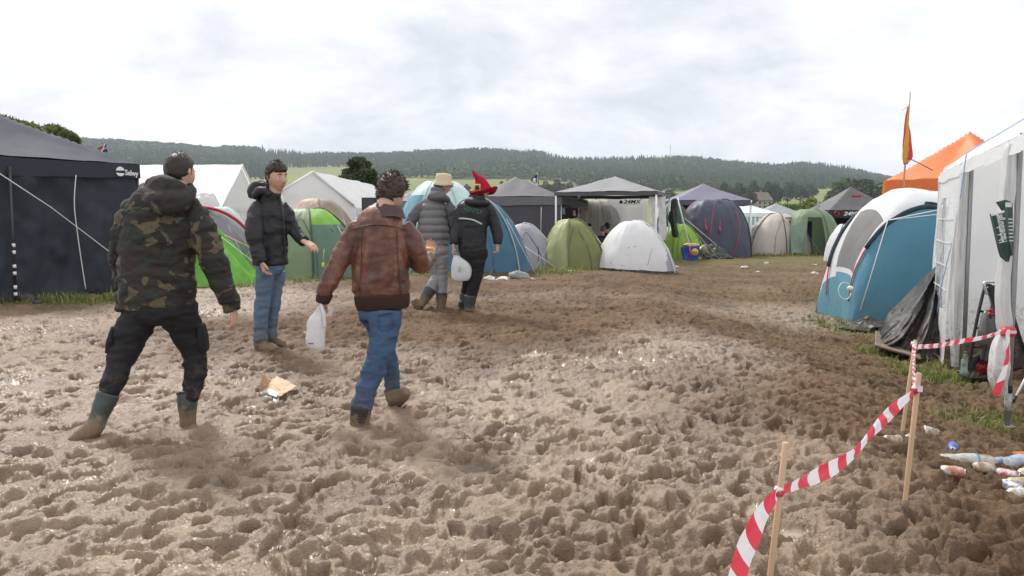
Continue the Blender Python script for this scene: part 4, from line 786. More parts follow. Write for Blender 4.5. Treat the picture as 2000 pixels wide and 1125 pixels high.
T = thing('flag', 'bright pattern flag standing beside the green cabin tent', 'flag', gz(1598, 31)); p = gz(1599, 31); m = MB(); m.tube([p, P(1598, 391, 31)], .012, 6); m.build('pole', plain((.4, .4, .4), .5), T); A = quadgrid(P(1597, 392, 31), P(1587, 423, 31), P(1602, 424, 31), P(1600, 394, 31), 16, 8, .05, 6, 2); kk = np.empty((15, 7), object)
for i in range(15):
    for j in range(7): kk[i, j] = 'b' if j > 3 and (i*3+j*5) % 4 else ('g' if j < 3 else 'w')
split({'b': ('blue_pattern', fabric((.14, .13, .42), .6)), 'g': ('green_part', fabric((.35, .50, .25), .6)), 'w': ('cloth', fabric((.6, .6, .66), .6))}, A, kk, T)
# black lettered gazebo
c = P(1620, 410, 38); T, W_ = gazebo('gazebo', 'black gazebo lettered 24MX on its edge behind the blue tent', c[0]+1.6, 39.6, 3.2, 3.2, .0, 2.28, 3.45, fabric((.085, .08, .085), .5), BLK, CHROME, [(2, BLK, 0, 1, .1, .03), (3, BLK, 0, 1, .2, .03), (1, BLK, 0, 1, .2, .03)], .36, .16, seed=28)
fx = c[0]+1.6-1.62; lettering('24MX', (fx+1.05, 37.93, 2.10), (1, 0, 0), (0, 0, 1), .17, fabric((.75, .75, .75), .5), T, shear=.25, bold=.03, sx=1.35)
RD = fabric((.45, .04, .07), .5); m = MB()
for s in (1, -1):
    th = np.linspace(.4, 4.6, 14); m.tube(np.stack([fx+.33+.11*np.cos(th*s+1.2), np.full(14, 37.94), 2.10+.11*np.sin(th*s+1.2)], 1), .026, 6)
m.build('emblem', RD, T); m = MB(); m.box((fx+1.55, 38.75, 2.93), (.45, .02, .10), [[1, 0, 0], [0, .9, .42], [0, -.42, .9]]); m.build('red_print', RD, T, False)
dome('dome_tent', 'small white tent behind the left edge of the blue tunnel tent', 1650, 24, .55, .6, 1.05, 0, {'a': ('flysheet', WT)}, one('a'), (3.9,), SE, 2.6, .15, sag=.02, seed=29)
# ================================================================ people
SKIN, t_, b_, o_ = newmat('skin'); p_ = geo(t_); c_ = tmix(t_, tnoise(t_, p_, 14, 4), (.48, .27, .19), (.60, .37, .27)); c_ = tmix(t_, tramp(t_, tnoise(t_, p_, 45, 3), [(.5, (0, 0, 0)), (.8, (.3,)*3)]), c_, (.45, .20, .14)); t_.links.new(c_, b_.inputs['Base Color'])
b_.inputs['Roughness'].default_value = .5; b_.inputs['Subsurface Weight'].default_value = .12; b_.inputs['Subsurface Radius'].default_value = (.01, .004, .002); b_.inputs['Subsurface Scale'].default_value = .5
def hairmat(a, b):
    m, t, bs, o = newmat('hair'); p = geo(t); mp = t.nodes.new('ShaderNodeMapping'); mp.inputs['Scale'].default_value = (90, 90, 25); t.links.new(p, mp.inputs[0]); n = tnoise(t, mp.outputs[0], 1, 4)
    t.links.new(tmix(t, n, a, b), bs.inputs['Base Color']); bs.inputs['Roughness'].default_value = .45; bs.inputs['Specular IOR Level'].default_value = .35; bump(t, bs, n, .5, .006); return m
def head_frame(fwd, pitch=0, roll=0):
    f = unit((fwd[0], fwd[1], 0)); f = unit(f*math.cos(pitch)+np.array([0, 0, math.sin(pitch)])); r = unit(np.cross(f, (0, 0, 1))); u = np.cross(r, f)
    r2 = r*math.cos(roll)+u*math.sin(roll); u2 = u*math.cos(roll)-r*math.sin(roll); return np.array([r2, f, u2])
def headfn(d):
    """unit direction (right, forward, up) to skull surface"""
    x, y, z = d[:, 0], d[:, 1], d[:, 2]; lo = np.clip(-z-.15, 0, 1)
    X = .076*x*(1-.36*lo)*(1+.05*np.exp(-((z-.25)/.3)**2)); Yf = np.where(y > 0, .094*y, .102*y*(1-.45*np.clip(-z-.1, 0, 1))); Z = .122*z
    fr = np.clip(y, 0, 1)
    nose = np.exp(-(X/.011)**2)*np.where(Z > -.034, np.clip((.026-Z)/.06, 0, 1), np.clip((Z+.048)/.014, 0, 1))*.026
    nose += .006*np.exp(-((np.abs(X)-.011)/.007)**2-((Z+.034)/.008)**2)
    eye = -.011*np.exp(-((np.abs(X)-.032)/.017)**2-((Z-.012)/.012)**2); brow = .005*np.exp(-((np.abs(X)-.03)/.025)**2-((Z-.034)/.009)**2)
    lip = .005*np.exp(-(X/.024)**2-((Z+.064)/.010)**2)-.005*np.exp(-(X/.026)**2-((Z+.066)/.0028)**2)
    chin = .010*np.exp(-(X/.022)**2-((Z+.105)/.018)**2); chk = .004*np.exp(-((np.abs(X)-.045)/.02)**2-((Z+.02)/.022)**2)
    return np.stack([X, Yf+fr*(nose+eye+brow+lip+chin+chk), Z], 1)
def sphere_dirs(nu, nv):
    t = np.linspace(0.02, np.pi-.02, nv)[:, None]; u = np.arange(nu)[None]/nu*2*np.pi
    return np.stack([np.sin(t)*np.cos(u), np.sin(t)*np.sin(u), np.cos(t)+0*u], -1)
def hand(M, w, d, pn, th, curl=.5, s=1.0, spread=.12):
    """palm and five fingers: w wrist, d finger direction, pn palm normal, th thumb side"""
    d = unit(d); th = unit(np.asarray(th, float)-d*np.dot(d, th)); pn = unit(np.asarray(pn, float)-d*np.dot(d, pn)-th*np.dot(th, pn)); w = np.asarray(w, float)
    M.tube([w-d*.03*s, w+d*.02*s, w+d*.055*s, w+d*.09*s, w+d*.10*s], np.array([.026, .033, .041, .042, .036])*s, 14, [.8, .55, .38, .33, .3], pn)
    for k, (o, ln) in enumerate(((.031, .070), (.011, .080), (-.010, .074), (-.030, .058))):
        b = w+d*(.093-.004*abs(k-1))*s+th*o*s; c = curl*(1+.15*k); dd = unit(d+th*(o*spread*10)); pts = [b-d*.02*s, b]; a = 0
        for j, fr in enumerate((.45, .32, .23)):
            a += c*(.7 if j == 0 else .9); q = dd*math.cos(a)+pn*math.sin(a); pts.append(pts[-1]+q*ln*fr*s)
        M.tube(pts, np.array([.0095, .0098, .0088, .0078, .0062])*s, 8, 1, th)
    b = w+d*.025*s+th*.030*s; q1 = unit(d*.65+th*.75+pn*.25); q2 = unit(d*.95+th*.25+pn*.35); M.tube([b-q1*.015*s, b+q1*.032*s, b+q1*.034*s+q2*.03*s, b+q1*.034*s+q2*.052*s], np.array([.015, .0135, .0105, .008])*s, 8, 1, pn)
class Person:
    def __init__(s, label, D, sink=0.0, group=None):
        s.D = D; s.S = 1600/D; s.label = label; s.body = MB(); s.kids = []
    def J(s, q): return P(q[0], q[1], s.D+(q[2] if len(q) > 2 else 0))
    def limb(s, M, pts, flat=1.0, n=18, k=5, scale=1.0):
        q = np.array([[*s.J(p), p[3]/s.S] for p in pts]); c = catmull(q, k); M.tube(c[:, :3], np.maximum(c[:, 3], .004)*scale, n, flat, (0, 1, 0)); return M
    def cloth(s, name, M, mat, vox=.011, it=4, wr=.006, sc=(9, 9, 16), seed=0, fn=None, inner=True):
        V, Fc = remesh(M.V(), M.f, vox, it); N_ = normals(V, Fc); V2 = V
        if wr: V2 = V+N_*(wr*(.8*fb3(V*np.asarray(sc), 3, seed)+1.5*(.32-np.abs(fb3(V*np.asarray(sc)*np.array([.55, .55, .9])+.25*fb3(V*4, 2, 77)[:, None]*3+5, 2, seed+3)))+.75*(.3-np.abs(fb3(V*np.asarray(sc)*np.array([1.9, 1.9, 2.3])+2, 2, seed+6)))))[:, None]
        if fn: V2 = V2+N_*fn(V)[:, None]
        s.kids.append((name, V2, Fc, mat))
    def head(s, c, fwd, pitch=0, roll=0, sc=1.0, neck=None, hairm=None, cut='short', ear=True, jaw=1.0):
        """c: centre of the skull in picture units"""
        Fm = head_frame(fwd, pitch, roll); C = s.J(c); s.C, s.Fm, s.hs = C, Fm, sc
        d = sphere_dirs(72, 54); V = headfn(d.reshape(-1, 3))*sc; s.body.grid((V@Fm+C).reshape(54, 72, 3), True)
        n0 = len(s.body.V()); s.body.add((np.array([[0, 0, .1215*sc], [0, 0, -.1215*sc]])@Fm)+C, []); b = n0-54*72
        s.body.f += [(b+(j+1) % 72, b+j, n0) for j in range(72)]+[(b+53*72+j, b+53*72+(j+1) % 72, n0+1) for j in range(72)]
        T = lambda q: np.asarray(q)*sc@Fm+C
        for q in (-1, 1):
            A = head_frame((0, 1)); s.body.tube(T([(q*.070, -.002, -.030), (q*.078, -.010, -.012), (q*.083, -.018, .010), (q*.082, -.016, .026), (q*.074, -.006, .032)]), np.array([.008, .012, .0155, .014, .007])*sc, 8, .5, Fm[0])
        nb = s.J(neck) if neck is not None else C-np.array([0, 0, .2]); s.body.tube(catmull([T((0, -.025, -.03)), T((0, -.022, -.10)), (T((0, -.02, -.13))+nb)/2, nb], 4), np.linspace(.055, .062, 13)*sc, 14)
        # eyes, brows
        for q in (-1, 1):
            m = MB(); mi = MB(); mb = MB(); m.ell(T((q*.032, .073, .012)), np.array([.0135, .0135, .009])*sc, 12, 8, Fm); mi.ell(T((q*.032+.003, .0842, .012)), np.array([.0052, .003, .0055])*sc, 10, 6, Fm)
            mb.tube(T([(q*.014, .090, .030), (q*.030, .091, .036), (q*.049, .078, .031)]), np.array([.0035, .0045, .003])*sc, 6, .7)
            s.kids.append(('eye', m.V(), m.f, plain((.7, .68, .66), .25))); s.kids.append(('iris', mi.V(), mi.f, plain((.05, .03, .02), .2))); s.kids.append(('eyebrow', mb.V(), mb.f, hairm))
        ml = MB(); ml.tube(T([(-.022, .084, -.063), (-.009, .0965, -.060), (0, .0965, -.061), (.009, .0965, -.060), (.022, .084, -.063)]), np.array([.002, .0042, .0042, .0042, .002])*sc, 6); ml.tube(T([(-.018, .085, -.068), (0, .0955, -.072), (.018, .085, -.068)]), np.array([.002, .0055, .002])*sc, 6)
        s.kids.append(('lips', ml.V(), ml.f, plain((.42, .17, .14), .4)))
        if cut: s.hair(hairm, cut)
    def hair(s, mat, cut):
        d = sphere_dirs(80, 60).reshape(-1, 3); V = headfn(d); x, y, z = V.T
        th = {'fade': .014, 'short': .020, 'fluffy': .030}[cut]
        front = np.where(y > 0, .050-.0*y, -1); side = np.where(np.abs(x) > .05, .012+.25*np.clip(y, -.0, .1), -1); back = np.where(y <= 0, -.058-.9*np.clip(y+.03, 0, 1)*.6, -1)
        line = np.where(y > .045, .062, np.where(y > .0, .020+.9*(y), np.where(np.abs(x) > .055, -.015-.55*np.clip(-y, 0, .05), -.060)))
        if cut == 'fade': line = np.where(y < 0, line+.012, line)
        if s.fringe: line = np.where((y > .045), .046, line)
        grow = sst(-.006, .016, z-line); grow = grow*(1-sst(.02, .04, z)) if s.cap else grow; top = sst(-.01, .09, z)
        n = d; hgt = (.002+th*(.30+.70*top if cut != 'fluffy' else .45+.55*top))*grow
        cl = fb3(V*np.array([55, 55, 30]), 3, 5)*(.30 if cut != 'fluffy' else .55)+.12*fb3(V*120, 2, 8)
        V2 = V+n*(hgt*(1+cl)-.004*(1-grow))[:, None]
        V2 = V2*s.hs@s.Fm+s.C; i = np.arange(59)[:, None]*80; j = np.arange(80)[None]; Fq = np.stack([i+j, i+(j+1) % 80, i+80+(j+1) % 80, i+80+j], -1).reshape(-1, 4)
        g = grow[Fq].max(1) > .12; fl = [tuple(q) for q in Fq[g].tolist()]
        m = MB(); m.add(V2, fl)
        # loose locks standing off the shell
        idx = np.where((grow > .8))[0]; k = {'fade': 260, 'short': 420, 'fluffy': 700}[cut]; L_ = {'fade': .012, 'short': .022, 'fluffy': .034}[cut]
        for q in rng.choice(idx, k):
            p = V[q]+d[q]*hgt[q]*.6; t1 = unit(d[q]+rng.normal(0, .45, 3)+np.array([0, .15, -.1])); ln = L_*rng.uniform(.5, 1.2)*(.5+.5*top[q]); e = unit(t1+np.array([rng.normal(0, .5), rng.normal(.1, .4), -.4]))
            pts = np.array([p, p+t1*ln*.5, p+t1*ln*.8+e*ln*.35])*s.hs@s.Fm+s.C; m.tube(pts, np.array([.0045, .0036, .0008])*s.hs, 4, 1, (0.3, .2, 1), False)
        used = sorted({w for f in m.f for w in f}); ix = {w: n for n, w in enumerate(used)}; s.kids.append(('hair', m.V()[used], [tuple(ix[w] for w in f) for f in m.f], mat))
    fringe = False; cap = False
    def finish(s, vox=.0062, foot=None):
        V, Fc = remesh(s.body.V(), s.body.f, vox, 1, .4)
        loc = foot if foot is not None else np.array([V[:, 0].mean(), V[:, 1].mean(), zg(V[:, 0].mean(), V[:, 1].mean())])
        o = bpy.data.objects.new('person', bpy.data.meshes.new('person')); COL.objects.link(o); o.location = [float(q) for q in loc]
        me = o.data; me.from_pydata((V-loc).tolist(), [], Fc); me.polygons.foreach_set('use_smooth', np.ones(len(me.polygons), bool)); me.materials.append(SKIN)
        tag(o, s.label, 'person')
        s.o = o
        for nm, v, f, mt in s.kids: mk(nm, v, f, mt, o)
        return o
# ---- cloth materials
def camo():
    m, t, b, o = newmat('camouflage'); p = geo(t); mp = t.nodes.new('ShaderNodeMapping'); t.links.new(p, mp.inputs[0]); mp.inputs['Scale'].default_value = (3.9, 3.9, 5.2)
    def layer(off, sc, lo, base, col):
        q = t.nodes.new('ShaderNodeMapping'); q.inputs['Location'].default_value = off; t.links.new(mp.outputs[0], q.inputs[0])
        n = tnoise(t, q.outputs[0], sc, 2.2, .45, 1.6); f = tramp(t, n, [(0, (0, 0, 0)), (lo, (1, 1, 1))], True); return tmix(t, f, base, col)
    c = layer((3, 1, 2), 1.0, .51, (.034, .022, .017), (.018, .032, .019))
    c = layer((11, 5, 7), 1.25, .548, c, (.165, .132, .074))
    c = layer((7, 19, 4), 1.35, .575, c, (.010, .010, .011))
    t.links.new(tmix(t, tnoise(t, p, 30, 3), c, (.03, .025, .02)), b.inputs['Base Color']); b.inputs['Roughness'].default_value = .72; b.inputs['Specular IOR Level'].default_value = .3
    bump(t, b, tnoise(t, p, 16, 5), .35, .015); return m
def mud_to(col, z0, z1, rough=.5, spec=.4):
    """boots: rubber or leather with a coat of dried mud up to a ragged height"""
    m, t, b, o = newmat('muddy_boot'); p = geo(t); sp = t.nodes.new('ShaderNodeSeparateXYZ'); t.links.new(p, sp.inputs[0]); n = tnoise(t, p, 22, 5, .65)
    mr = t.nodes.new('ShaderNodeMapRange'); t.links.new(sp.outputs[2], mr.inputs[0]); mr.inputs[1].default_value = z1; mr.inputs[2].default_value = z0
    a = t.nodes.new('ShaderNodeMath'); a.operation = 'MULTIPLY_ADD'; t.links.new(n, a.inputs[0]); a.inputs[1].default_value = 1.3; t.links.new(mr.outputs[0], a.inputs[2]); s2 = t.nodes.new('ShaderNodeMath'); s2.operation = 'SUBTRACT'; t.links.new(a.outputs[0], s2.inputs[0]); s2.inputs[1].default_value = .65
    f = tramp(t, s2.outputs[0], [(.35, (0, 0, 0)), (.6, (1, 1, 1))]); mud = tmix(t, tnoise(t, p, 40, 4), (.13, .09, .055), (.25, .18, .12)); t.links.new(tmix(t, f, col, mud), b.inputs['Base Color'])
    r = tmix(t, f, (rough,)*3, (.75,)*3); t.links.new(r, b.inputs['Roughness']); b.inputs['Specular IOR Level'].default_value = spec; bump(t, b, n, .35, .012); return m
def denim(col, light, z0=-9):
    m, t, b, o = newmat('denim'); p = geo(t); n = tnoise(t, p, 6, 5, .6, .6); w = tnoise(t, p, 220, 2); c = tmix(t, n, col, light); c = tmix(t, tramp(t, w, [(.4, (0, 0, 0)), (.7, (.35,)*3)]), c, tuple(q*1.6 for q in light))
    sp = t.nodes.new('ShaderNodeSeparateXYZ'); t.links.new(p, sp.inputs[0]); mr = t.nodes.new('ShaderNodeMapRange'); t.links.new(sp.outputs[2], mr.inputs[0]); mr.inputs[1].default_value = z0+.34; mr.inputs[2].default_value = z0+.08; mm = t.nodes.new('ShaderNodeMath'); mm.operation = 'MULTIPLY'; t.links.new(mr.outputs[0], mm.inputs[0]); t.links.new(tramp(t, tnoise(t, p, 26, 6, .7), [(.42, (0, 0, 0)), (.60, (.8,)*3)]), mm.inputs[1]); c = tmix(t, mm.outputs[0], c, (.19, .135, .09))
    t.links.new(c, b.inputs['Base Color']); b.inputs['Roughness'].default_value = .85; b.inputs['Specular IOR Level'].default_value = .15; bump(t, b, tmix(t, .4, n, w), .5, .02); return m
def leather():
    m, t, b, o = newmat('leather'); p = geo(t); mp = t.nodes.new('ShaderNodeMapping'); mp.inputs['Scale'].default_value = (1, 1, .5); t.links.new(p, mp.inputs[0]); n = tnoise(t, mp.outputs[0], 7, 7, .62, .8); n2 = tnoise(t, p, 70, 4)
    c = tramp(t, n, [(.30, (.055, .020, .013)), (.48, (.115, .042, .024)), (.62, (.20, .082, .045)), (.75, (.30, .14, .085))]); t.links.new(tmix(t, tramp(t, n2, [(.45, (0, 0, 0)), (.8, (.5,)*3)]), c, (.06, .025, .018)), b.inputs['Base Color'])
    b.inputs['Roughness'].default_value = .42; b.inputs['Specular IOR Level'].default_value = .5; bump(t, b, tmix(t, .35, n, n2), .45, .02); return m
BLKCLOTH = fabric((.016, .016, .019), .55, 0, .2, .45, .4); BLKPANT = fabric((.017, .016, .018), .75, 0, .2, .5, .25)
def seam(pr, pts, r, mat, name='seam', k=6):
    m = MB(); q = np.array([pr.J(p) for p in pts]); m.tube(catmull(q, k), r, 5); pr.kids.append((name, m.V(), m.f, mat))
def on_surface(pr, kid, px, py):
    """nearest point of a finished cloth piece along the viewing line, so trims sit on it"""
    V = [k for k in pr.kids if k[0] == kid][0][1]; a = P(px, py, pr.D-2); b = P(px, py, pr.D+2); d = unit(b-a); w = V-a; t = w@d; dist = np.linalg.norm(w-t[:, None]*d, axis=1)
    k = np.where(dist < max(.02, dist.min()*1.3))[0]; q = a+d*(t[k].min()); return q-d*.006
def trim(pr, kid, pts, r, mat, name, flat=1.0, k=5):
    c = catmull(np.array(pts, float), k); q = np.array([on_surface(pr, kid, *p) for p in c]); m = MB(); m.tube(q, r, 6, flat); pr.kids.append((name, m.V(), m.f, mat))
# ---------------------------------------------------------------- 1 the man in camouflage
D = G(368, 838)[1]; p = Person('person in camouflage jacket, black cargo trousers and green rubber boots striding away', D); B = p.body
p.head((352, 341, .05), (.30, .95), R(-6), R(3), 1.06, (330, 395, .05), hairmat((.012, .008, .006), (.035, .023, .016)), 'fade')
for pts in (((310, 600, 0, 42), (308, 480, 0, 44), (322, 410, 0, 40)), ((282, 620, 0, 30), (240, 700, -.06, 24), (205, 790, -.17, 17), (150, 855, -.25, 10)), ((345, 620, 0, 30), (380, 700, .08, 22), (370, 790, .0, 16), (370, 826, .08, 12)), ((260, 405, 0, 18), (228, 490, .05, 18), (246, 585, .30, 12)), ((380, 405, 0, 18), (423, 500, -.04, 18), (455, 606, .0, 11))): p.limb(B, pts, .62, 12, 4, .60)
w = p.J((455, 605, 0)); hand(B, w, (.05, .12, -1), (-.6, .75, -.1), (.15, 1, -.1), .62, 1.0)
w = p.J((246, 583, .30)); hand(B, w, (.2, .5, -.8), (.9, .1, 0), (.0, .8, .6), .7)
M = MB(); p.limb(M, [(307, 604, 0, 77), (306, 575, 0, 77), (304, 525, 0, 73), (310, 470, 0, 73), (316, 425, .0, 72), (320, 400, .0, 63), (325, 381, .02, 46), (331, 362, .04, 29)], .60, 26)
p.limb(M, [(265, 403, 0, 21), (254, 425, .0, 24), (243, 455, .03, 24), (236, 490, .06, 22), (240, 540, .20, 20), (254, 578, .34, 16)], .95)
p.limb(M, [(368, 402, 0, 22), (380, 420, -.01, 26), (397, 456, -.02, 27), (415, 502, -.04, 25), (434, 553, -.02, 21), (450, 592, 0, 17), (455, 607, 0, 16)], .95)
CAMO = camo(); p.cloth('jacket', M, CAMO, .0095, 2, .019, (6, 6, 12), 1)
M = MB(); p.limb(M, [(279, 366, .03, 10), (287, 380, -.06, 17), (305, 391, -.14, 22), (330, 396, -.17, 23), (355, 391, -.14, 20), (369, 376, -.05, 13), (370, 362, .05, 8)], .8)
p.limb(M, [(292, 362, -.02, 12), (312, 364, -.10, 22), (335, 370, -.12, 22), (358, 374, -.06, 14)], .8); p.limb(M, [(300, 352, .02, 9), (320, 358, -.05, 15), (340, 362, -.07, 14)], .8); p.cloth('hood', M, CAMO, .0095, 3, .010, (10, 10, 13), 2)
M = MB(); p.limb(M, [(311, 585, 0, 71), (311, 610, 0, 73), (311, 632, 0, 58)], .60, 24)
p.limb(M, [(276, 612, 0, 40), (259, 648, -.03, 36), (239, 694, -.06, 27), (225, 735, -.12, 24), (214, 766, -.16, 20), (209, 780, -.17, 18)], .9, scale=.93)
p.limb(M, [(346, 612, 0, 40), (363, 648, .05, 34), (380, 694, .08, 26), (379, 738, .04, 23), (371, 770, .0, 18), (369, 782, 0, 17)], .9, scale=.93)
p.cloth('trousers', M, BLKPANT, .0095, 2, .016, (6, 6, 14), 3)
for pts in ([(230, 638, -.02, 9), (224, 662, -.03, 11), (217, 690, -.04, 9)], [(392, 632, .05, 7), (396, 658, .06, 9), (399, 683, .07, 8)]): M = MB(); p.limb(M, pts, 2.2); p.cloth('cargo_pocket', M, BLKPANT, .009, 2, .003, seed=4)
zz0 = zg(*p.J((368, 838))[:2]); BOOT = mud_to((.050, .062, .058), zz0+.02, zz0+.24, .42)
M = MB(); p.limb(M, [(212, 768, -.17, 22), (203, 790, -.19, 20), (193, 815, -.22, 17), (181, 838, -.25, 18), (163, 851, -.27, 16), (145, 861, -.28, 12), (131, 867, -.28, 6)], .9); p.cloth('boot', M, BOOT, .0085, 3, .003)
M = MB(); p.limb(M, [(367, 765, .02, 21), (366, 790, 0, 19), (367, 815, 0, 16), (367, 834, 0, 16)], .95); p.limb(M, [(366, 830, -.04, 17), (368, 832, .06, 18), (372, 829, .17, 15), (374, 828, .22, 9)], .55); p.cloth('boot', M, BOOT, .0085, 3, .002)
M = MB(); p.limb(M, [(367, 765, .02, 22), (367, 771, .015, 22)], .95); p.cloth('boot_cuff', M, BLK, .008, 1, 0)
p.finish(foot=np.array([p.J((311, 838))[0], D, zz0]))
# ---------------------------------------------------------------- 2 the man in the leather jacket
D0 = G(703, 836)[1]; p = Person('person in brown leather jacket and blue jeans walking with white bag', D0); B = p.body; Q = .20
p.head((764, 381, Q+.05), (.42, .9), R(-24), R(-4), 1.02, (758, 418, Q), hairmat((.022, .013, .009), (.075, .045, .03)), 'fluffy')
for pts in (((750, 600, Q, 40), (744, 500, Q, 38), (752, 430, Q, 30)), ((748, 620, .15, 26), (735, 700, .08, 21), (707, 798, 0, 14), (698, 830, .02, 10)), ((744, 620, .3, 26), (762, 700, .45, 17), (768, 775, .5, 13), (770, 787, .5, 9)), ((702, 445, Q, 15), (660, 520, .15, 15), (630, 588, .12, 10)), ((802, 448, Q, 15), (828, 515, .25, 14), (840, 497, .48, 9))): p.limb(B, pts, .62, 12, 4, .60)
hand(B, p.J((629, 588, .12)), (-.25, .1, -.95), (.55, .8, 0), (.4, .75, .3), .85, .95); hand(B, p.J((838, 500, .46)), (.05, .75, .55), (.2, -.5, .9), (-.9, .1, .3), .55, .95)
M = MB(); p.limb(M, [(747, 596, Q, 53), (745, 575, Q, 57), (743, 540, Q, 59), (741, 500, Q, 56), (742, 465, Q, 55), (746, 443, Q, 52), (752, 426, Q, 42), (759, 411, Q, 27), (762, 402, Q, 24)], .62, 26)
p.limb(M, [(704, 440, Q, 17), (692, 456, .19, 20), (677, 485, .17, 20), (660, 518, .15, 19), (644, 552, .13, 18), (633, 578, .12, 14)], .95)
p.limb(M, [(788, 441, Q, 17), (801, 460, .21, 20), (812, 490, .22, 22), (820, 515, .27, 21), (832, 513, .37, 17), (841, 501, .45, 12)], .95)
LEA = leather(); RIB = fabric((.045, .022, .017), .8, 0, .15, .6, .2); p.cloth('jacket', M, LEA, .0095, 2, .016, (7, 7, 8), 11)
M = MB(); p.limb(M, [(746, 574, Q, 57), (747, 590, Q, 56.5), (748, 604, Q, 52)], .66, 26); p.cloth('waistband', M, RIB, .009, 2, .002, (40, 40, 2), 12)
M = MB(); p.limb(M, [(637, 570, .125, 16), (632, 582, .12, 15.5), (629, 592, .12, 13)], 1.0); p.cloth('cuff', M, RIB, .007, 2, .001)
aa = np.linspace(R(-200), R(20), 40)[None]; vv = np.linspace(0, 1, 8)[:, None]; c0 = p.J((760, 408, Q+.01)); Ac = np.stack([c0[0]+np.cos(aa)*(.074+.036*vv**1.3)*1.05, c0[1]+np.sin(aa)*(.074+.036*vv**1.3)*.92+0*vv, c0[2]+.040*np.sin(np.pi*np.clip(.35+vv, 0, 1.2)*.8)-.056*vv+.006*np.sin(aa*4)*vv-.03*np.cos(aa)*.4], -1); M = MB(); M.grid(crinkle(Ac, .006, 20, 3)); p.kids.append(('collar', M.V(), M.f, fabric((.075, .045, .042), .6, 0, .2, .4)))
LS = plain((.05, .018, .012), .5)
trim(p, 'jacket', [(688, 448), (720, 440), (760, 441), (796, 450)], .0035, LS, 'seam'); trim(p, 'jacket', [(706, 446), (706, 500), (702, 570)], .003, LS, 'seam'); trim(p, 'jacket', [(775, 447), (778, 510), (784, 575)], .003, LS, 'seam')
M = MB(); p.limb(M, [(744, 588, Q, 44), (742, 608, Q, 44), (742, 625, Q-.02, 38)], .68, 24)
p.limb(M, [(752, 612, .16, 34), (752, 645, .13, 29), (742, 688, .08, 25), (725, 735, .04, 22), (712, 772, .01, 20), (706, 799, 0, 20)], .95)
p.limb(M, [(732, 612, .28, 32), (745, 655, .36, 25), (759, 698, .45, 18), (765, 740, .5, 15), (767, 770, .52, 16)], .95)
JE = denim((.026, .055, .110), (.075, .125, .205), zg(*p.J((703, 836))[:2])); p.cloth('jeans', M, JE, .0095, 2, .016, (7, 7, 14), 13)
trim(p, 'jeans', [(739, 618), (752, 613), (766, 612)], .003, LS, 'pocket_seam'); trim(p, 'jeans', [(738, 618), (741, 644), (766, 640), (768, 612)], .0025, plain((.03, .055, .10), .8), 'pocket')
z0 = zg(*p.J((703, 836))[:2]); BT2 = mud_to((.035, .033, .032), z0+.0, z0+.16, .6)
M = MB(); p.limb(M, [(706, 792, 0, 21), (704, 812, 0, 20), (702, 830, .0, 19), (701, 838, 0, 18)], 1); p.limb(M, [(706, 831, -.05, 16), (702, 832, .04, 18), (695, 829, .14, 15), (690, 828, .19, 9)], .55); p.cloth('boot', M, BT2, .0085, 2, .003)
BT3 = mud_to((.04, .035, .03), z0+.12, z0+.30, .6); M = MB(); p.limb(M, [(767, 763, .52, 19), (771, 778, .5, 18), (776, 784, .48, 16)], 1); p.limb(M, [(795, 764, .43, 11), (786, 773, .46, 15), (772, 786, .52, 15), (760, 796, .58, 11), (755, 800, .6, 6)], .9); p.cloth('boot', M, BT3, .0085, 2, .003)
for q in range(4): trim(p, 'boot', [(698, 806+6*q), (705, 808+6*q), (714, 806+6*q)], .004, plain((.02, .02, .02), .7), 'lace', k=3)
p.finish(foot=np.array([p.J((740, 836))[0], D0+.2, z0])); LEATHER = p
# ---------------------------------------------------------------- 3 the young man in the black jacket
D = G(522, 684)[1]; p = Person('person in black hooded rain jacket and jeans standing and smiling to the right', D); B = p.body; Person.fringe = True
p.head((541, 347, -.02), (.80, -.60), R(-4), R(-4), 1.13, (529, 386, 0), hairmat((.016, .010, .008), (.05, .032, .023)), 'short'); Person.fringe = False
for pts in (((528, 515, 0, 28), (527, 440, 0, 30), (530, 392, 0, 22)), ((519, 530, -.06, 11), (513, 590, -.06, 9), (508, 672, -.06, 7)), ((541, 530, .08, 10), (534, 590, .08, 8), (529, 664, .08, 7)), ((500, 402, -.1, 11), (494, 455, -.15, 11), (512, 512, -.2, 7)), ((556, 402, .05, 11), (576, 452, .05, 10), (597, 473, -.08, 7))): p.limb(B, pts, .62, 12, 4, .60)
hand(B, p.J((511, 511, -.2)), (.25, -.1, -.95), (.9, .35, .1), (.5, -.85, 0), .7, 1.08); hand(B, p.J((595, 472, -.08)), (.85, -.35, -.45), (-.3, .1, -.9), (.3, .9, .3), .45, 1.08)
M = MB(); p.limb(M, [(528, 517, 0, 34), (527, 500, 0, 34), (526, 470, 0, 35), (525, 435, 0, 35), (526, 410, 0, 33), (528, 396, 0, 26), (531, 385, 0, 19), (533, 374, 0, 16)], .68, 24)
p.limb(M, [(506, 399, -.06, 12), (500, 415, -.10, 15), (497, 445, -.15, 15), (499, 475, -.18, 15), (507, 500, -.2, 13), (511, 512, -.2, 12)], 1)
p.limb(M, [(548, 399, .04, 11), (558, 415, .06, 13), (569, 440, .07, 13), (581, 459, .02, 12), (594, 471, -.06, 10)], 1)
p.limb(M, [(527, 388, .0, 22), (531, 378, -.02, 19), (534, 371, -.03, 17)], .9); p.cloth('jacket', M, BLKCLOTH, .0105, 2, .020, (6, 6, 8), 21)
M = MB(); p.limb(M, [(497, 388, .02, 10), (498, 374, .03, 14), (505, 365, .03, 13), (515, 364, .02, 10), (524, 372, .0, 9)], 1.1); p.limb(M, [(497, 385, -.06, 7), (506, 374, -.09, 9), (517, 374, -.10, 8), (526, 382, -.10, 7)], 1); p.cloth('hood', M, BLKCLOTH, .009, 3, .010, (12, 12, 12), 5)
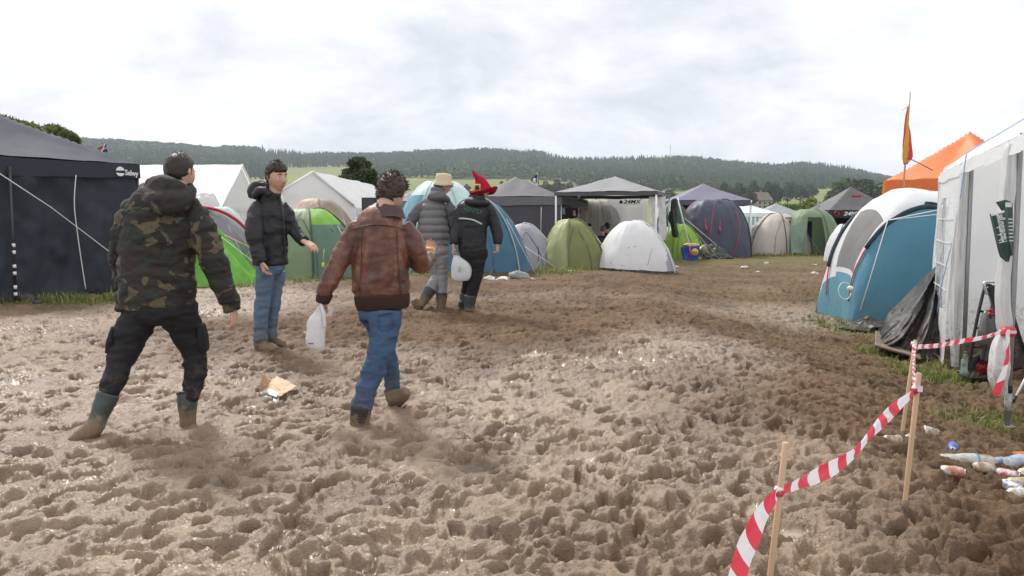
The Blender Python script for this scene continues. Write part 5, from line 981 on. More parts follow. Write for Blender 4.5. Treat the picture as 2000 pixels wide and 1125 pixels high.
trim(p, 'jacket', [(547, 385), (553, 420), (556, 465), (558, 512)], .006, plain((.03, .03, .033), .4), 'zip'); trim(p, 'jacket', [(550, 392), (553, 400)], .008, plain((.3, .3, .31), .5), 'collar_print')
M = MB(); p.limb(M, [(529, 505, 0, 28), (529, 520, 0, 28), (529, 535, 0, 22)], .75, 22); p.limb(M, [(519, 528, -.06, 18), (514, 575, -.06, 15.5), (509, 630, -.06, 13), (509, 666, -.06, 14)], 1); p.limb(M, [(541, 528, .08, 16.5), (536, 575, .08, 14), (530, 630, .08, 11.5), (529, 660, .08, 12)], 1)
p.cloth('jeans', M, denim((.050, .090, .145), (.13, .19, .27), zg(*p.J((522, 684))[:2])), .011, 3, .013, (9, 9, 16), 23)
z0 = zg(*p.J((522, 684))[:2]); BT4 = mud_to((.10, .07, .045), z0+.02, z0+.17, .7)
M = MB(); p.limb(M, [(509, 660, -.06, 13), (508, 676, -.06, 13)], 1); p.limb(M, [(502, 679, -.02, 9), (514, 679, -.08, 12), (530, 681, -.15, 11), (542, 683, -.19, 7)], .85); p.cloth('boot', M, BT4, .009, 2, .005)
M = MB(); p.limb(M, [(529, 655, .08, 11), (529, 668, .08, 11)], 1); p.limb(M, [(524, 669, .1, 8), (536, 669, .06, 10), (549, 671, .0, 8), (557, 672, -.03, 6)], .85); p.cloth('boot', M, BT4, .009, 2, .005)
p.finish(foot=np.array([p.J((527, 684))[0], D, z0]))
# ---------------------------------------------------------------- 4 bucket hat and quilted vest
D = G(870, 609)[1]; p = Person('person in sand bucket hat, grey quilted vest and sweatpants walking away', D); B = p.body; p.cap = True
p.head((867, 361, 0), (.86, .50), R(-3), 0, 1.0, (858, 390, 0), hairmat((.02, .014, .01), (.05, .035, .025)), 'fade')
for pts in (((848, 480, 0, 24), (848, 430, 0, 26), (855, 392, 0, 18)), ((842, 500, 0, 9), (853, 538, .08, 7), (832, 576, -.03, 6), (820, 598, -.05, 5)), ((862, 500, 0, 9), (864, 556, .05, 6), (862, 603, .06, 5)), ((826, 402, 0, 9), (806, 432, 0, 8), (796, 468, .05, 7)), ((880, 402, 0, 9), (889, 445, .05, 8), (889, 478, .05, 6))): p.limb(B, pts, .62, 12, 4, .60)
hand(B, p.J((797, 466, .05)), (0, .2, -1), (1, 0, 0), (.2, 1, 0), .5); hand(B, p.J((889, 477, .05)), (0, .2, -1), (-1, .2, 0), (.2, 1, 0), .6)
GS = fabric((.125, .125, .135), .85, 0, .12, .5, .15); M = MB(); p.limb(M, [(830, 399, 0, 9), (820, 408, 0, 11), (808, 424, 0, 11), (800, 442, .02, 10), (796, 462, .05, 8)], 1); p.limb(M, [(873, 398, 0, 9), (880, 412, .0, 11), (885, 440, .05, 10), (886, 462, .08, 9), (887, 476, .10, 8)], 1); p.cloth('sleeves', M, GS, .012, 2, .012, (10, 10, 16), 31)
M = MB(); p.limb(M, [(847, 478, 0, 28), (847, 455, 0, 30), (846, 430, 0, 28), (847, 410, 0, 26), (852, 396, 0, 22), (857, 387, 0, 14)], .72, 24)
p.cloth('vest', M, fabric((.165, .165, .165), .55, 0, .1, .4, .4), .012, 2, .006, (9, 9, 9), 32, fn=lambda V: .020*np.abs(np.sin(np.pi*V[:, 2]/.098))**.7-.008)
M = MB(); p.limb(M, [(839, 392, .0, 6), (844, 385, -.07, 9), (856, 384, -.13, 10), (868, 387, -.09, 8), (876, 393, .0, 5)], 1); p.limb(M, [(846, 374, -.02, 9), (857, 373, -.06, 10), (866, 378, -.05, 8)], 1); p.cloth('hood', M, GS, .010, 2, .008)
M = MB(); p.limb(M, [(847, 475, 0, 28), (847, 482, 0, 28)], .72, 22); p.cloth('shirt_hem', M, fabric((.05, .12, .30), .7), .011, 1, 0)
M = MB(); p.limb(M, [(849, 477, 0, 27), (850, 492, 0, 27), (851, 502, 0, 22)], .75, 22); p.limb(M, [(841, 498, 0, 16), (849, 520, .06, 12.5), (854, 538, .08, 11), (846, 555, .02, 10), (838, 569, -.02, 9.5)], 1); p.limb(M, [(863, 498, 0, 14), (865, 530, .05, 11), (864, 556, .05, 9.5), (862, 576, .05, 9.5)], 1)
p.cloth('sweatpants', M, fabric((.30, .29, .31), .9, 0, .08, .5, .1), .0115, 2, .015, (10, 10, 16), 33)
z0 = zg(*p.J((870, 609))[:2]); BT5 = mud_to((.055, .06, .065), z0+.06, z0+.32, .5)
M = MB(); p.limb(M, [(842, 563, -.01, 13), (834, 576, -.03, 11), (825, 590, -.05, 9), (820, 597, -.06, 9)], 1); p.limb(M, [(808, 584, -.10, 5), (812, 591, -.08, 8), (818, 602, -.04, 8), (822, 610, 0, 5)], .9); p.cloth('boot', M, BT5, .0095, 2, .002)
M = MB(); p.limb(M, [(863, 571, .05, 12), (862, 590, .05, 10), (861, 604, .05, 9)], 1); p.limb(M, [(858, 604, .04, 8), (868, 605, .08, 9), (880, 606, .14, 6)], .8); p.cloth('boot', M, BT5, .0095, 2, .002)
HAT = fabric((.60, .51, .36), .85, 0, .08, .5, .15); M = MB(); C = p.C; f = p.Fm; c_ = lambda x, y, z: np.array([x, y, z])@f+C
th = np.arange(40)/40*2*np.pi; rows = []
for r, z in ((.02, .150), (.060, .148), (.090, .140), (.099, .115), (.102, .07), (.106, .045), (.116, .020), (.127, -.012), (.125, -.015), (.112, .014), (.100, .04)): rows.append(np.array([c_(r*.92*math.cos(a), r*1.08*math.sin(a)-.008, z+.006*math.sin(3*a)*(r > .1)) for a in th]))
M.grid(np.array(rows), True); V = M.V(); M.f.append(tuple(range(40))[::-1]); p.kids.append(('hat', V+.003*fb3(V*30, 2, 3)[:, None], M.f, HAT))
M = MB(); M.tube([c_(.078, .0, .02), c_(.074, .07, .018), c_(.06, .10, .016)], .003, 6); M.tube([c_(.06+.02*math.cos(a), .098+.006*math.sin(a), .012+.02*math.sin(a)) for a in np.linspace(0, 6.28, 14)], .0025, 5); p.kids.append(('glasses', M.V(), M.f, BLK))
p.finish(foot=np.array([p.J((850, 609))[0], D, z0])); BEANIE = p
# ---------------------------------------------------------------- 5 red pointed hat
D = G(922, 614)[1]; p = Person('person in red pointed felt hat and black work jacket walking with a jug', D); B = p.body; p.cap = True
p.head((944, 369, 0), (.66, .75), R(-5), 0, .98, (936, 396, 0), hairmat((.03, .02, .014), (.08, .055, .04)), 'fade')
for pts in (((925, 490, 0, 20), (927, 430, 0, 23), (934, 396, 0, 15)), ((932, 510, -.03, 9), (928, 550, 0, 7), (917, 604, 0, 5)), ((919, 510, .08, 8), (913, 550, .15, 6), (906, 594, .2, 5)), ((901, 406, 0, 9), (892, 445, 0, 8), (886, 480, -.08, 6)), ((957, 405, 0, 9), (971, 440, 0, 8), (972, 479, -.03, 6))): p.limb(B, pts, .62, 12, 4, .60)
hand(B, p.J((886, 479, -.08)), (0, .1, -1), (.8, -.5, 0), (.3, .9, 0), .9); hand(B, p.J((972, 478, -.03)), (-.05, .1, -1), (-.8, .3, 0), (.3, .9, 0), .9)
M = MB(); p.limb(M, [(923, 493, 0, 27), (923, 470, 0, 27), (924, 440, 0, 28), (927, 412, 0, 28), (930, 401, 0, 23), (935, 391, 0, 15), (938, 383, 0, 11)], .70, 24)
p.limb(M, [(907, 403, 0, 9), (899, 415, 0, 11), (893, 440, -.01, 11), (888, 462, -.05, 10), (886, 477, -.08, 8)], 1); p.limb(M, [(951, 402, 0, 9), (959, 415, 0, 11), (967, 440, 0, 11), (972, 460, -.02, 10), (972, 476, -.03, 8)], 1)
p.cloth('jacket', M, BLKCLOTH, .0115, 2, .012, (7, 7, 9), 41)
M = MB(); p.limb(M, [(911, 395, .0, 5), (917, 394, -.08, 8), (930, 396, -.14, 8), (944, 396, -.11, 7), (953, 396, .0, 5)], 1); p.limb(M, [(920, 385, -.03, 8), (933, 386, -.09, 9), (945, 387, -.06, 7)], 1); p.cloth('hood', M, BLKCLOTH, .010, 2, .006)
trim(p, 'jacket', [(896, 427), (908, 427), (925, 430), (941, 438)], .011, plain((.50, .50, .50), .4), 'reflective_strip', .4)
q0 = on_surface(p, 'jacket', 912, 409); q1 = on_surface(p, 'jacket', 937, 414); xd = unit(q1-q0); M0 = (q0+q1)/2-np.array([0, .03, 0])
p.lettering = (M0, xd)
M = MB(); p.limb(M, [(925, 488, 0, 27), (926, 500, 0, 27), (926, 510, 0, 22)], .75, 22); p.limb(M, [(932, 508, -.02, 16), (931, 535, 0, 13), (925, 560, 0, 11.5), (919, 582, 0, 11)], 1); p.limb(M, [(920, 508, .08, 14), (915, 535, .14, 11), (911, 560, .18, 9), (909, 578, .2, 9)], 1)
p.cloth('trousers', M, BLKPANT, .011, 2, .010, (9, 9, 15), 43)
z0 = zg(*p.J((922, 614))[:2]); BT6 = mud_to((.045, .052, .05), z0+.03, z0+.14, .5)
M = MB(); p.limb(M, [(919, 577, 0, 13), (917, 595, 0, 11), (916, 607, 0, 10)], 1); p.limb(M, [(912, 608, -.02, 8), (922, 609, .03, 9), (937, 612, .10, 6)], .8); p.cloth('boot', M, BT6, .0095, 2, .002)
M = MB(); p.limb(M, [(909, 574, .2, 11), (906, 588, .2, 9), (904, 597, .2, 8)], 1); p.limb(M, [(900, 588, .14, 5), (903, 598, .2, 8), (908, 604, .25, 6)], .9); p.cloth('boot', M, BT6, .0095, 2, .002)
FELT = fabric((.36, .012, .035), .9, 0, .12, .5, .1); c_ = lambda x, y, z: np.array([x, y, z])@p.Fm+p.C
rows = []; cx0 = p.J((944, 369, 0)); 
for k_, (px, py, r) in enumerate(((924, 332, .5), (926, 337, 3.5), (931, 343, 7), (938, 349, 10), (941, 357, 13), (943, 366, 16.5), (944, 373, 17.5))):
    c0 = p.J((px, py, 0)); rows.append(np.array([c0+np.array([r/p.S*math.cos(a), r/p.S*math.sin(a)*1.05, 0]) for a in th]))
for r, dz in ((20, .0), (24, .005), (28, .025)):
    c0 = p.J((944, 376, 0)); rows.append(np.array([c0+np.array([r/p.S*math.cos(a), r/p.S*math.sin(a), dz+(r-17)/p.S*.75*max(0, math.cos(a))-.016*math.sin(2*a)*(r > 18)-.012*(r > 18)]) for a in th]))
A = np.array(rows); A = crinkle(A[::-1], .008, 18, 4)[::-1]; M = MB(); M.grid(A, True); M.grid(A[6:]-np.array([0, 0, .012]), True); p.kids.append(('hat', M.V(), M.f, FELT))
M = MB(); q = on_surface(p, 'hat', 932, 366)-np.array([0, .004, 0]); M.box(q, (.085, .012, .085)); p.kids.append(('buckle', M.V(), M.f, plain((.55, .42, .10), .4))); M = MB(); M.box(q-[0, .006, 0], (.05, .008, .055)); p.kids.append(('buckle_center', M.V(), M.f, plain((.02, .025, .03), .5)))
p.finish(foot=np.array([p.J((922, 614))[0], D, z0])); REDHAT = p
lettering('HENTEX', p.lettering[0], p.lettering[1], unit(np.cross(np.array([0, 1., 0]), p.lettering[1])*-1), .060, plain((.05, .17, .11), .6), p.o, sx=.75)
# ---------------------------------------------------------------- seated people inside the open gazebo
for px, py, d, lb in ((1150, 446, 25.0, 'person with dark hair sitting low behind the olive tent'), (1178, 449, 24.6, 'person in black with shaved head sitting left of white tent'), (1186, 444, 25.2, 'person with black hair sitting right of the shaved head')):
    p = Person(lb, d); p.head((px, py, 0), (.4, .9) if px > 1160 else (.8, -.4), 0, 0, 1.0, (px-1, py+10, 0), hairmat((.012, .009, .008), (.03, .02, .016)) if px != 1178 else hairmat((.09, .06, .045), (.16, .11, .08)), 'short' if px != 1178 else 'fade')
    p.limb(p.body, [(px-1, py+14, 0, 10), (px-1, py+40, 0, 10)], .7, 12, 3); p.limb(p.body, [(px-4, py+42, 0, 6), (px-5, py+42, -.35, 5.5), (px-5, py+52, -.4, 4)], 1, 10, 3); p.limb(p.body, [(px+4, py+42, 0, 6), (px+4, py+42, -.35, 5.5), (px+4, py+52, -.4, 4)], 1, 10, 3)
    M = MB(); p.limb(M, [(px-1, py+44, 0, 13), (px-1, py+28, 0, 14), (px-1, py+16, 0, 13), (px-1, py+11, 0, 5)], .7); p.limb(M, [(px-11, py+18, 0, 4.5), (px-14, py+30, -.05, 4.5), (px-10, py+38, -.25, 4)], 1); p.limb(M, [(px+10, py+18, 0, 4.5), (px+13, py+30, -.05, 4.5), (px+9, py+38, -.25, 4)], 1); p.cloth('jacket', M, BLKCLOTH if px != 1186 else fabric((.03, .035, .05), .7), .016, 2, .008)
    M = MB(); p.limb(M, [(px-4, py+42, 0, 8), (px-5, py+42, -.35, 7), (px-5, py+54, -.4, 5)], 1); p.limb(M, [(px+4, py+42, 0, 8), (px+4, py+42, -.35, 7), (px+4, py+54, -.4, 5)], 1); p.cloth('trousers', M, BLKPANT, .016, 2, .005); p.finish(.009)
    t = thing('camp_stool', 'folding stool under the '+lb.replace('person with ', '').replace('person in ', '').replace(' sitting', ' sitter'), 'stool', gz(px-1, d+.05)); c0 = gz(px-1, d+.05); zt = P(px, py+47, d)[2]; m = MB(); m.box([c0[0], c0[1], zt], (.36, .36, .03)); m.build('seat', BLK, t)
    for a, b in ((-1, -1), (1, -1), (1, 1), (-1, 1)): m = MB(); m.tube([c0+[a*.15, b*.15, 0], [c0[0]+a*.15, c0[1]+b*.15, zt]], .012, 6); m.build('leg', CHROME, t)
# ================================================================ right-hand side
SLATE = fabric((.035, .055, .075), .5); TURQ = fabric((.085, .245, .345), .5, .15, .07, .4); TURL = fabric((.13, .34, .44), .5, .2, .06, .35); WROOF = fabric((.72, .73, .75), .45, .2, .04, .3); MESHG = fabric((.19, .185, .185), .7, .1, .15, .4)
bx = 5.13; cy_ = 12.78; gzb = zg(5.4, 12.4)
T = thing('tunnel_tent', 'big turquoise tunnel tent with white roof and grey mesh front on the right', 'tent', (5.6, 12.4, gzb))
ns, nf = 60, 72; sl_ = np.linspace(0, 1, ns)**1.35; s = sl_[:, None]; f = np.linspace(0, 1, nf)[None]
q = np.clip(s/.52, 0, 1); hx = bx+1.02*(1-np.cos(q*np.pi/2))**.9+np.clip(s-.52, 0, 1)/.48*1.75; hh = 2.02*np.sin(q*np.pi/2)**.72; hw = .72+.33*q+.0*f
ph = f*np.pi; yy_ = cy_-hw*np.sign(np.cos(ph))*np.abs(np.cos(ph))**.72; zz_ = hh*np.sin(ph)**.80; xx_ = hx+.0*f-.10*np.abs(np.cos(ph))*(1-q)
A = np.stack([xx_+0*yy_, yy_, zz_], -1); A[..., 2] += zb(A[..., 0], A[..., 1])*(1-zz_/2.02)+gzb*zz_/2.02+.02
w_ = fb3(A.reshape(-1, 3)*np.array([3.5, 3, .8]), 3, 77).reshape(ns, nf); sag_ = -.05*np.abs(np.sin(np.pi*np.clip((s-.52)/.48, 0, 1)*2))*np.sin(ph)
A = A+np.stack([0*w_, .075*w_*(np.abs(np.cos(ph))**.4), .02*w_+sag_*(s > .52)], -1)
A = crinkle(A, .022, np.array([5., 5., 2.]), 19)
key = np.empty((ns-1, nf-1), object)
for i in range(ns-1):
    for j in range(nf-1):
        ss, ff = (sl_[i]+sl_[i+1])/2, j/(nf-1); k = 'blue' if ff < .5 else 'blue2'
        if ss >= .50: k = 'roof' if .32 < ff < .78 else k
        else:
            if ff < .30: k = 'blue'
            elif ff > .86: k = 'dark' 
            elif ss < .085-.05*(ff-.3): k = 'light'
            else: k = 'mesh' if (.33 < ff < .56 and .09 < ss < .30) else 'roof'
        key[i, j] = k
split({'blue': ('flysheet', TURQ), 'blue2': ('flysheet', TURQ), 'roof': ('roof', WROOF), 'light': ('front_panel', TURL), 'mesh': ('mesh_window', MESHG), 'dark': ('edge_panel', SLATE)}, A, key, T)
def onT(ss, ff, o=.02):
    i, j = np.interp(ss, sl_, np.arange(ns)), ff*(nf-1); i0, j0 = min(int(i), ns-2), min(int(j), nf-2); a, b = i-i0, j-j0; p = A[i0, j0]*(1-a)*(1-b)+A[i0+1, j0]*a*(1-b)+A[i0, j0+1]*(1-a)*b+A[i0+1, j0+1]*a*b
    n = unit(np.cross(A[i0+1, j0]-A[i0, j0], A[i0, j0+1]-A[i0, j0])); n = n if n[2] > 0 or n[0] < 0 else -n
    return p+n*o
for fa, s0 in ((.30, .19), (.66, .10)):
    m = MB(); pts = [onT(x, fa+.0*x) for x in np.linspace(s0, .54, 16)]; m.tube(pts, .040, 8, .45, (0, 1, .3)); m.build('pole_sleeve', SLATE, T)
    m = MB(); m.tube([onT(x, fa) for x in np.linspace(.03, s0, 14)], .011, 6); m.build('red_webbing', RR, T)
m = MB(); m.tube([onT(.66, x, .014) for x in np.linspace(.02, .34, 24)], .045, 8, .3, (1, 0, 0)); m.build('side_sleeve', SLATE, T)
m = MB(); m.tube([onT(x, .322, .012) for x in np.linspace(.5, 1, 24)], .016, 6); m.build('piping', SLATE, T)
a0 = onT(.56, .30); rope([a0, P(1734, 430, 11.3), G(1672, 634)], .007, (.85, .85, .83), T); rope([onT(.72, .30), P(1734, 430, 11.3)], .006, (.85, .85, .83), T)
m = MB(); th = np.linspace(0, 6, 20); c = P(1650, 568, 11.6); m.tube(np.stack([c[0]+.09*np.cos(th), c[1]+.02*np.sin(th), c[2]+.12*np.sin(th)], 1), .006, 5); m.ell(P(1661, 563, 11.5), (.05, .03, .035), 8, 6); m.build('rope_loop', WLEG, T)
dome('groundsheet_flap', 'grey-black plastic ground sheet edge under the turquoise tent side', 1700, 11.6, .45, .25, .16, .1, {'a': ('sheet', fabric((.05, .05, .045), .4, 0, .3, .6))}, one('a'), (), None, 2.2, .5, sag=.2, seed=41, wr=.08, group=None, cat='ground sheet')
# black tarpaulin heap
TARP = fabric((.012, .012, .014), .50, 0, .25, .5, .35, .3)
T = thing('tarp', 'black plastic tarpaulin draped between turquoise tent and white party tent', 'tarp', G(1770, 690)); nu, nv = 60, 50; u = np.linspace(0, 1, nu)[:, None, None]; v = np.linspace(0, 1, nv)[None, :, None]
top = catmull([P(1832, 520, 10.3), P(1806, 545, 10.4), P(1778, 572, 10.5), P(1752, 598, 10.4), P(1733, 622, 10.2), P(1720, 652, 10.1)], 12); top = np.stack([np.interp(np.linspace(0, 1, nu), np.linspace(0, 1, len(top)), top[:, k]) for k in range(3)], 1)
g0, g1, g2 = G(1838, 706), G(1775, 700), G(1712, 690); bot = catmull([g0, g1, g2], 20); bot = np.stack([np.interp(np.linspace(0, 1, nu), np.linspace(0, 1, len(bot)), bot[:, k]) for k in range(3)], 1)
Ag = top[:, None]*(1-v)+bot[:, None]*v; Ag = Ag+np.array([-.10, -.28, .0])*np.sin(np.pi*v*.9)*.8*(.4+np.sin(np.pi*u))
an_ = np.arctan2((v*.9+.02)[..., 0]+0*u[..., 0], u[..., 0]*1.2+.08+0*v[..., 0]); fo = 1.5*fb2(an_*5.5, (u+v)[..., 0]*.8, 3, 5)[..., None]; Ag = Ag+np.array([-.25, -.9, .25])*.16*fo*np.sin(np.pi*np.clip(v*.9+.05, 0, 1))**.6+np.array([0, 0, .03]); Ag = crinkle(Ag, .022, np.array([5., 5., 2.2]), 9)
m = MB(); m.grid(Ag); m.build('sheet', TARP, T)
m = MB(); m.grid(quadgrid(G(1708, 694)+[0, 0, .12], G(1800, 712)+[0, 0, .06], G(1800, 690)+[0, .2, .12], G(1722, 676)+[0, .2, .16], 30, 12, .05, 6, 5)); m.build('muddy_edge', fabric((.16, .12, .085), .5, 0, .3, .5), T, solid=.03)
# white party tent
C_ = np.array([5.63, 10.8]); B_ = np.array([3.955, 6.5]); u_ = unit(B_-C_); n_ = np.array([-u_[1], u_[0]]); n_ = n_ if n_[0] > 0 else -n_; LEN = 6.7; WD = 3.3; ZE, ZR = 2.31, 3.34
def Q(a, b, z): return np.array([C_[0]+u_[0]*a+n_[0]*b, C_[1]+u_[1]*a+n_[1]*b, z])
def Qg(a, b): q = Q(a, b, 0); q[2] = zg(q[0], q[1]); return q
T = thing('party_tent', 'white party tent with clear window panel and gathered curtains at right edge', 'party tent', Qg(1.2, 1.2)); PVW = fabric((.82, .82, .81), .45, .42, .03, .45, .35, .08)
na, nb = 70, 30; a = np.linspace(-.05, LEN, na)[:, None]; b = np.linspace(0, 1, nb)[None]
for side in (0, 1):
    bb = (WD/2*b if side == 0 else WD-WD/2*b)+0*a; prof = b**.93; sagr = -.07*np.abs(np.sin(np.pi*a/1.35))*np.sin(np.pi*b*.9+.15)*(1-.2*b); z = ZE+(ZR-ZE)*prof+sagr-.05*np.exp(-(b/.10)**2)
    g = np.stack([C_[0]+u_[0]*a+n_[0]*bb, C_[1]+u_[1]*a+n_[1]*bb, z], -1); g = crinkle(g, .03, 2.4, 3+side); m = MB(); m.grid(g)
    vv = np.linspace(0, 1, 7)[None]; e = g[:, 0]; drop = .13+.012*np.sin(np.pi*a[:, 0]/1.1)**2+.012*fb2(a[:, 0]*3, a[:, 0]*0, 2, 4); out_ = (-n_ if side == 0 else n_)
    h = np.stack([e[:, None, 0]+out_[0]*(.02+.03*vv), e[:, None, 1]+out_[1]*(.02+.03*vv), e[:, None, 2]-drop[:, None]*vv], -1); m.grid(crinkle(h, .008, 5, 8+side)); m.build('roof', PVW, T)
m = MB(); m.grid(quadgrid(Qg(0, .02), Qg(0, WD), Q(0, WD, ZE), Q(0, .02, ZE), 30, 20, .05, 2.5, 5)); m.add([Q(0, 0, ZE), Q(0, WD, ZE), Q(0, WD/2, ZR)], [(0, 1, 2)]); m.build('gable_wall', PVW, T)
m = MB(); m.grid(quadgrid(Qg(0, WD), Qg(LEN, WD), Q(LEN, WD, ZE), Q(0, WD, ZE), 60, 20, .07, 1.6, 6)); m.build('back_wall', PVW, T)
for k in (1.3, 3.3): m = MB(); m.tube([Qg(k, WD-.03)+[0, 0, .05], Q(k, WD-.03, ZE)], .03, 8); m.build('back_pole', CHROME, T)
AA = 2.22; BB = 4.62
PG_ = plain((.30, .30, .31), .4, .4)
for k in (0.02, AA, BB, LEN-.1): m = MB(); q0 = Qg(k, .03); m.tube([q0-[0, 0, .06], Q(k, .03, ZE-.02)], .022, 10); m.box(q0+[0, 0, .01], (.10, .10, .012)); m.build('leg', PG_, T)
m = MB(); m.tube([Q(0, .03, ZE-.05), Q(LEN, .03, ZE-.05)], .017, 8); m.tube([Q(AA, .03, ZE-.05), Q(AA, WD/2, ZR-.08)], .015, 8); m.tube([Q(BB, .03, ZE-.05), Q(BB, WD/2, ZR-.08)], .015, 8); m.build('frame', PG_, T)
# window panel between far leg and the next, lifted at its lower corner
lo = Qg(.05, -.05)+[0, 0, .05]; lo2 = Qg(AA-.10, -.16)+[0, 0, .02]; wp = quadgrid(lo, lo2, Q(AA-.08, -.02, ZE-.1), Q(.05, -.02, ZE-.1), 36, 50, .06, 2.6, 12); wp = wp+np.array([-.10, -.05, 0])*(np.sin(np.pi*np.linspace(0, 1, 50))[None, :, None])*.5
kk = np.empty((35, 49), object); kk[:] = 'w'; kk[5:31, 13:42] = 'c'
split({'w': ('window_panel', PVW), 'c': ('clear_window', clear_plastic(.42))}, wp, kk, T)
m = MB()
for r in (18, 24, 30, 36): m.tube(wp[7:30, r]-np.array([.012, .0, 0]), .007, 5)
for r in (14, 21): m.tube(wp[r, 15:41]-np.array([.012, 0, 0]), .007, 5)
m.build('window_bars', PVW, T)
def curtain(k, pts, name='curtain', seed=0, n=20):
    """a gathered hanging of cloth: pts are (height, half width along, half depth, shift along, shift out)"""
    M = MB(); pt = catmull(pts, 6); th = np.arange(n)/n*2*np.pi; rows = []
    for i, (z, w, dp, sa, so_) in enumerate(pt):
        rr = 1+.30*np.sin(th*5+seed+z*2)+.18*fb2(th*2, th*0+z*3, 2, seed); base = Q(k+sa, -.02-so_, z)
        rows.append(np.array([base+np.array([*(u_*w*math.cos(t)*r), 0])+np.array([*(n_*dp*math.sin(t)*r), 0]) for t, r in zip(th, rr)]))
    M.grid(crinkle(np.array(rows), .012, 8, seed), True); M.f += [tuple(range(n))[::-1]]; return M.build(name, PVW, T)
g = zg(*Q(AA, 0, 0)[:2]); curtain(AA-.06, [(ZE-.1, .07, .03, 0, 0), (1.6, .10, .05, 0, .02), (1.1, .11, .06, .0, .03), (.6, .09, .05, .02, .04), (g+.18, .05, .035, .03, .03), (g+.05, .03, .03, .03, .02)], seed=2)
curtain(.03, [(ZE-.1, .03, .02, 0, 0), (1.5, .04, .03, 0, .0), (.9, .04, .03, .0, .02), (.4, .05, .03, .02, .03), (g+.1, .04, .03, .03, .03)], seed=5)
g = zg(*Q(BB, 0, 0)[:2]); curtain(BB-.02, [(ZE-.1, .06, .04, -.03, 0), (1.75, .10, .05, -.02, .01), (1.35, .055, .045, 0, .01), (1.05, .07, .045, 0, .02), (.80, .06, .05, .0, .0), (.72, .035, .035, 0, 0)], seed=8)
curtain(BB+.04, [(.74, .03, .03, 0, 0), (.62, .08, .05, .03, .03), (.45, .12, .06, .06, .04), (.32, .10, .05, .03, .03), (.22, .05, .04, .0, .01)], 'curtain_end', seed=11)
m = MB(); q = Qg(BB, .03); m.tube([q+[0, 0, .28], q+[0, 0, .34]], .028, 10); m.build('tape_wrap', BLK, T); m = MB(); m.tube([q+[0, 0, .14], q+[0, 0, .28]], .027, 10); m.build('white_wrap', PVW, T)
rb = [Q(4.2, 1.2, ZE+(ZR-ZE)*.76), Q(3.2, .5, ZE+(ZR-ZE)*.36), Q(2.5, -.06, ZE-.0), P(1868, 440, 8.9), P(1838, 560, 9.2), G(1822, 676)]; rope(rb, .0065, (.36, .50, .80), T, 'blue_rope')
# orange gazebo behind
OR = fabric((.80, .23, .07), .5, .25, .06, .3); ORD = fabric((.76, .19, .05), .5, .2); c = P(1735, 350, 16.6); yw = R(38)
k_ = 3.3; cx2 = c[0]+k_/2*(math.cos(yw)-math.sin(yw))*1.0; cy2 = c[1]+k_/2*(math.sin(yw)+math.cos(yw))*0+.55
cc = P(1893, 300, 18.0); T, W_ = gazebo('gazebo', 'bright orange gazebo with dark printed emblem behind turquoise tent', cc[0], cc[1], 2.42, 2.42, R(33), 2.56, 3.62, OR, ORD, CHROME, [(3, ORD, 0, 1, .2, .03)], .34, .14, legr=.02, seed=51)
m1 = MB(); m2 = MB(); q0 = P(1795, 351, 16.2); 
def sidept(t, z, o=.07): # along the left front side of the valance
    v = W_(np.array(-1.21+2.42*t), np.array(-1.21-o), np.array(z)); return v
for t0 in (.30, .62):
    th = np.linspace(.5, 5.8, 18); m1.tube([sidept(t0+.075*math.cos(x+1.57), 2.40+.15*math.sin(x+1.57)) for x in th], .022, 6); m1.ell(sidept(t0, 2.48), (.12, .02, .05), 12, 6); m1.tube([sidept(t0-.04, 2.36), sidept(t0, 2.33), sidept(t0+.04, 2.36)], .016, 5)
m1.build('emblem', fabric((.10, .055, .05), .6), T)
# flag pole
T = thing('flag', 'limp yellow and red flag on a tall wooden pole by the orange gazebo', 'flag', gz(1762, 15.4)); b = gz(1762, 15.4); m = MB(); m.tube([b, P(1766, 345, 15.4), P(1778, 179, 15.4)], [.018, .016, .011], 8); m.build('pole', plain((.36, .27, .18), .7, 0, .2, 8), T)
rows = []; fl = [(1774, 207, 1, 1), (1772, 225, 2.6, 1.5), (1771, 245, 4, 2), (1772, 262, 6, 3), (1771, 280, 7.5, 4), (1771, 297, 9, 4), (1771, 308, 8.5, 4), (1769, 316, 5, 3), (1768, 321, 3, 2)]
th = np.arange(22)/22*2*np.pi
for (px, py, w, dp) in catmull(np.array(fl, float), 5): c0 = P(px, py, 15.36); rr = 1+.28*np.sin(3*th+py*.05); rows.append(np.stack([c0[0]+w/104*np.cos(th)*rr, c0[1]+dp/104*np.sin(th)*rr, c0[2]+.01*np.sin(4*th)], 1))
Ar = np.array(rows); kk = np.empty((len(rows)-1, 22), object)
for i in range(len(rows)-1):
    for j in range(22): t_f = i/len(rows); a = (th[j]+.8*t_f*3) % 6.283; kk[i, j] = 'p' if t_f > .90 else ('r' if (a < 1.2 or 3.4 < a < 4.3) and t_f < .8 else 'y')
split({'y': ('yellow_field', fabric((.72, .38, .06), .7, .3)), 'r': ('red_stripe', fabric((.58, .05, .08), .7, .2)), 'p': ('lower_tip', fabric((.28, .05, .16), .7, .2))}, Ar, kk, T, True)
rope([P(1775, 207, 15.36), P(1763, 215, 15.3)], .006, (.25, .5, .6), T, 'cord'); rope([P(1775, 309, 15.36), P(1798, 320, 15.3), P(1822, 333, 15.2)], .010, (.22, .16, .12), T, 'bent_stick')
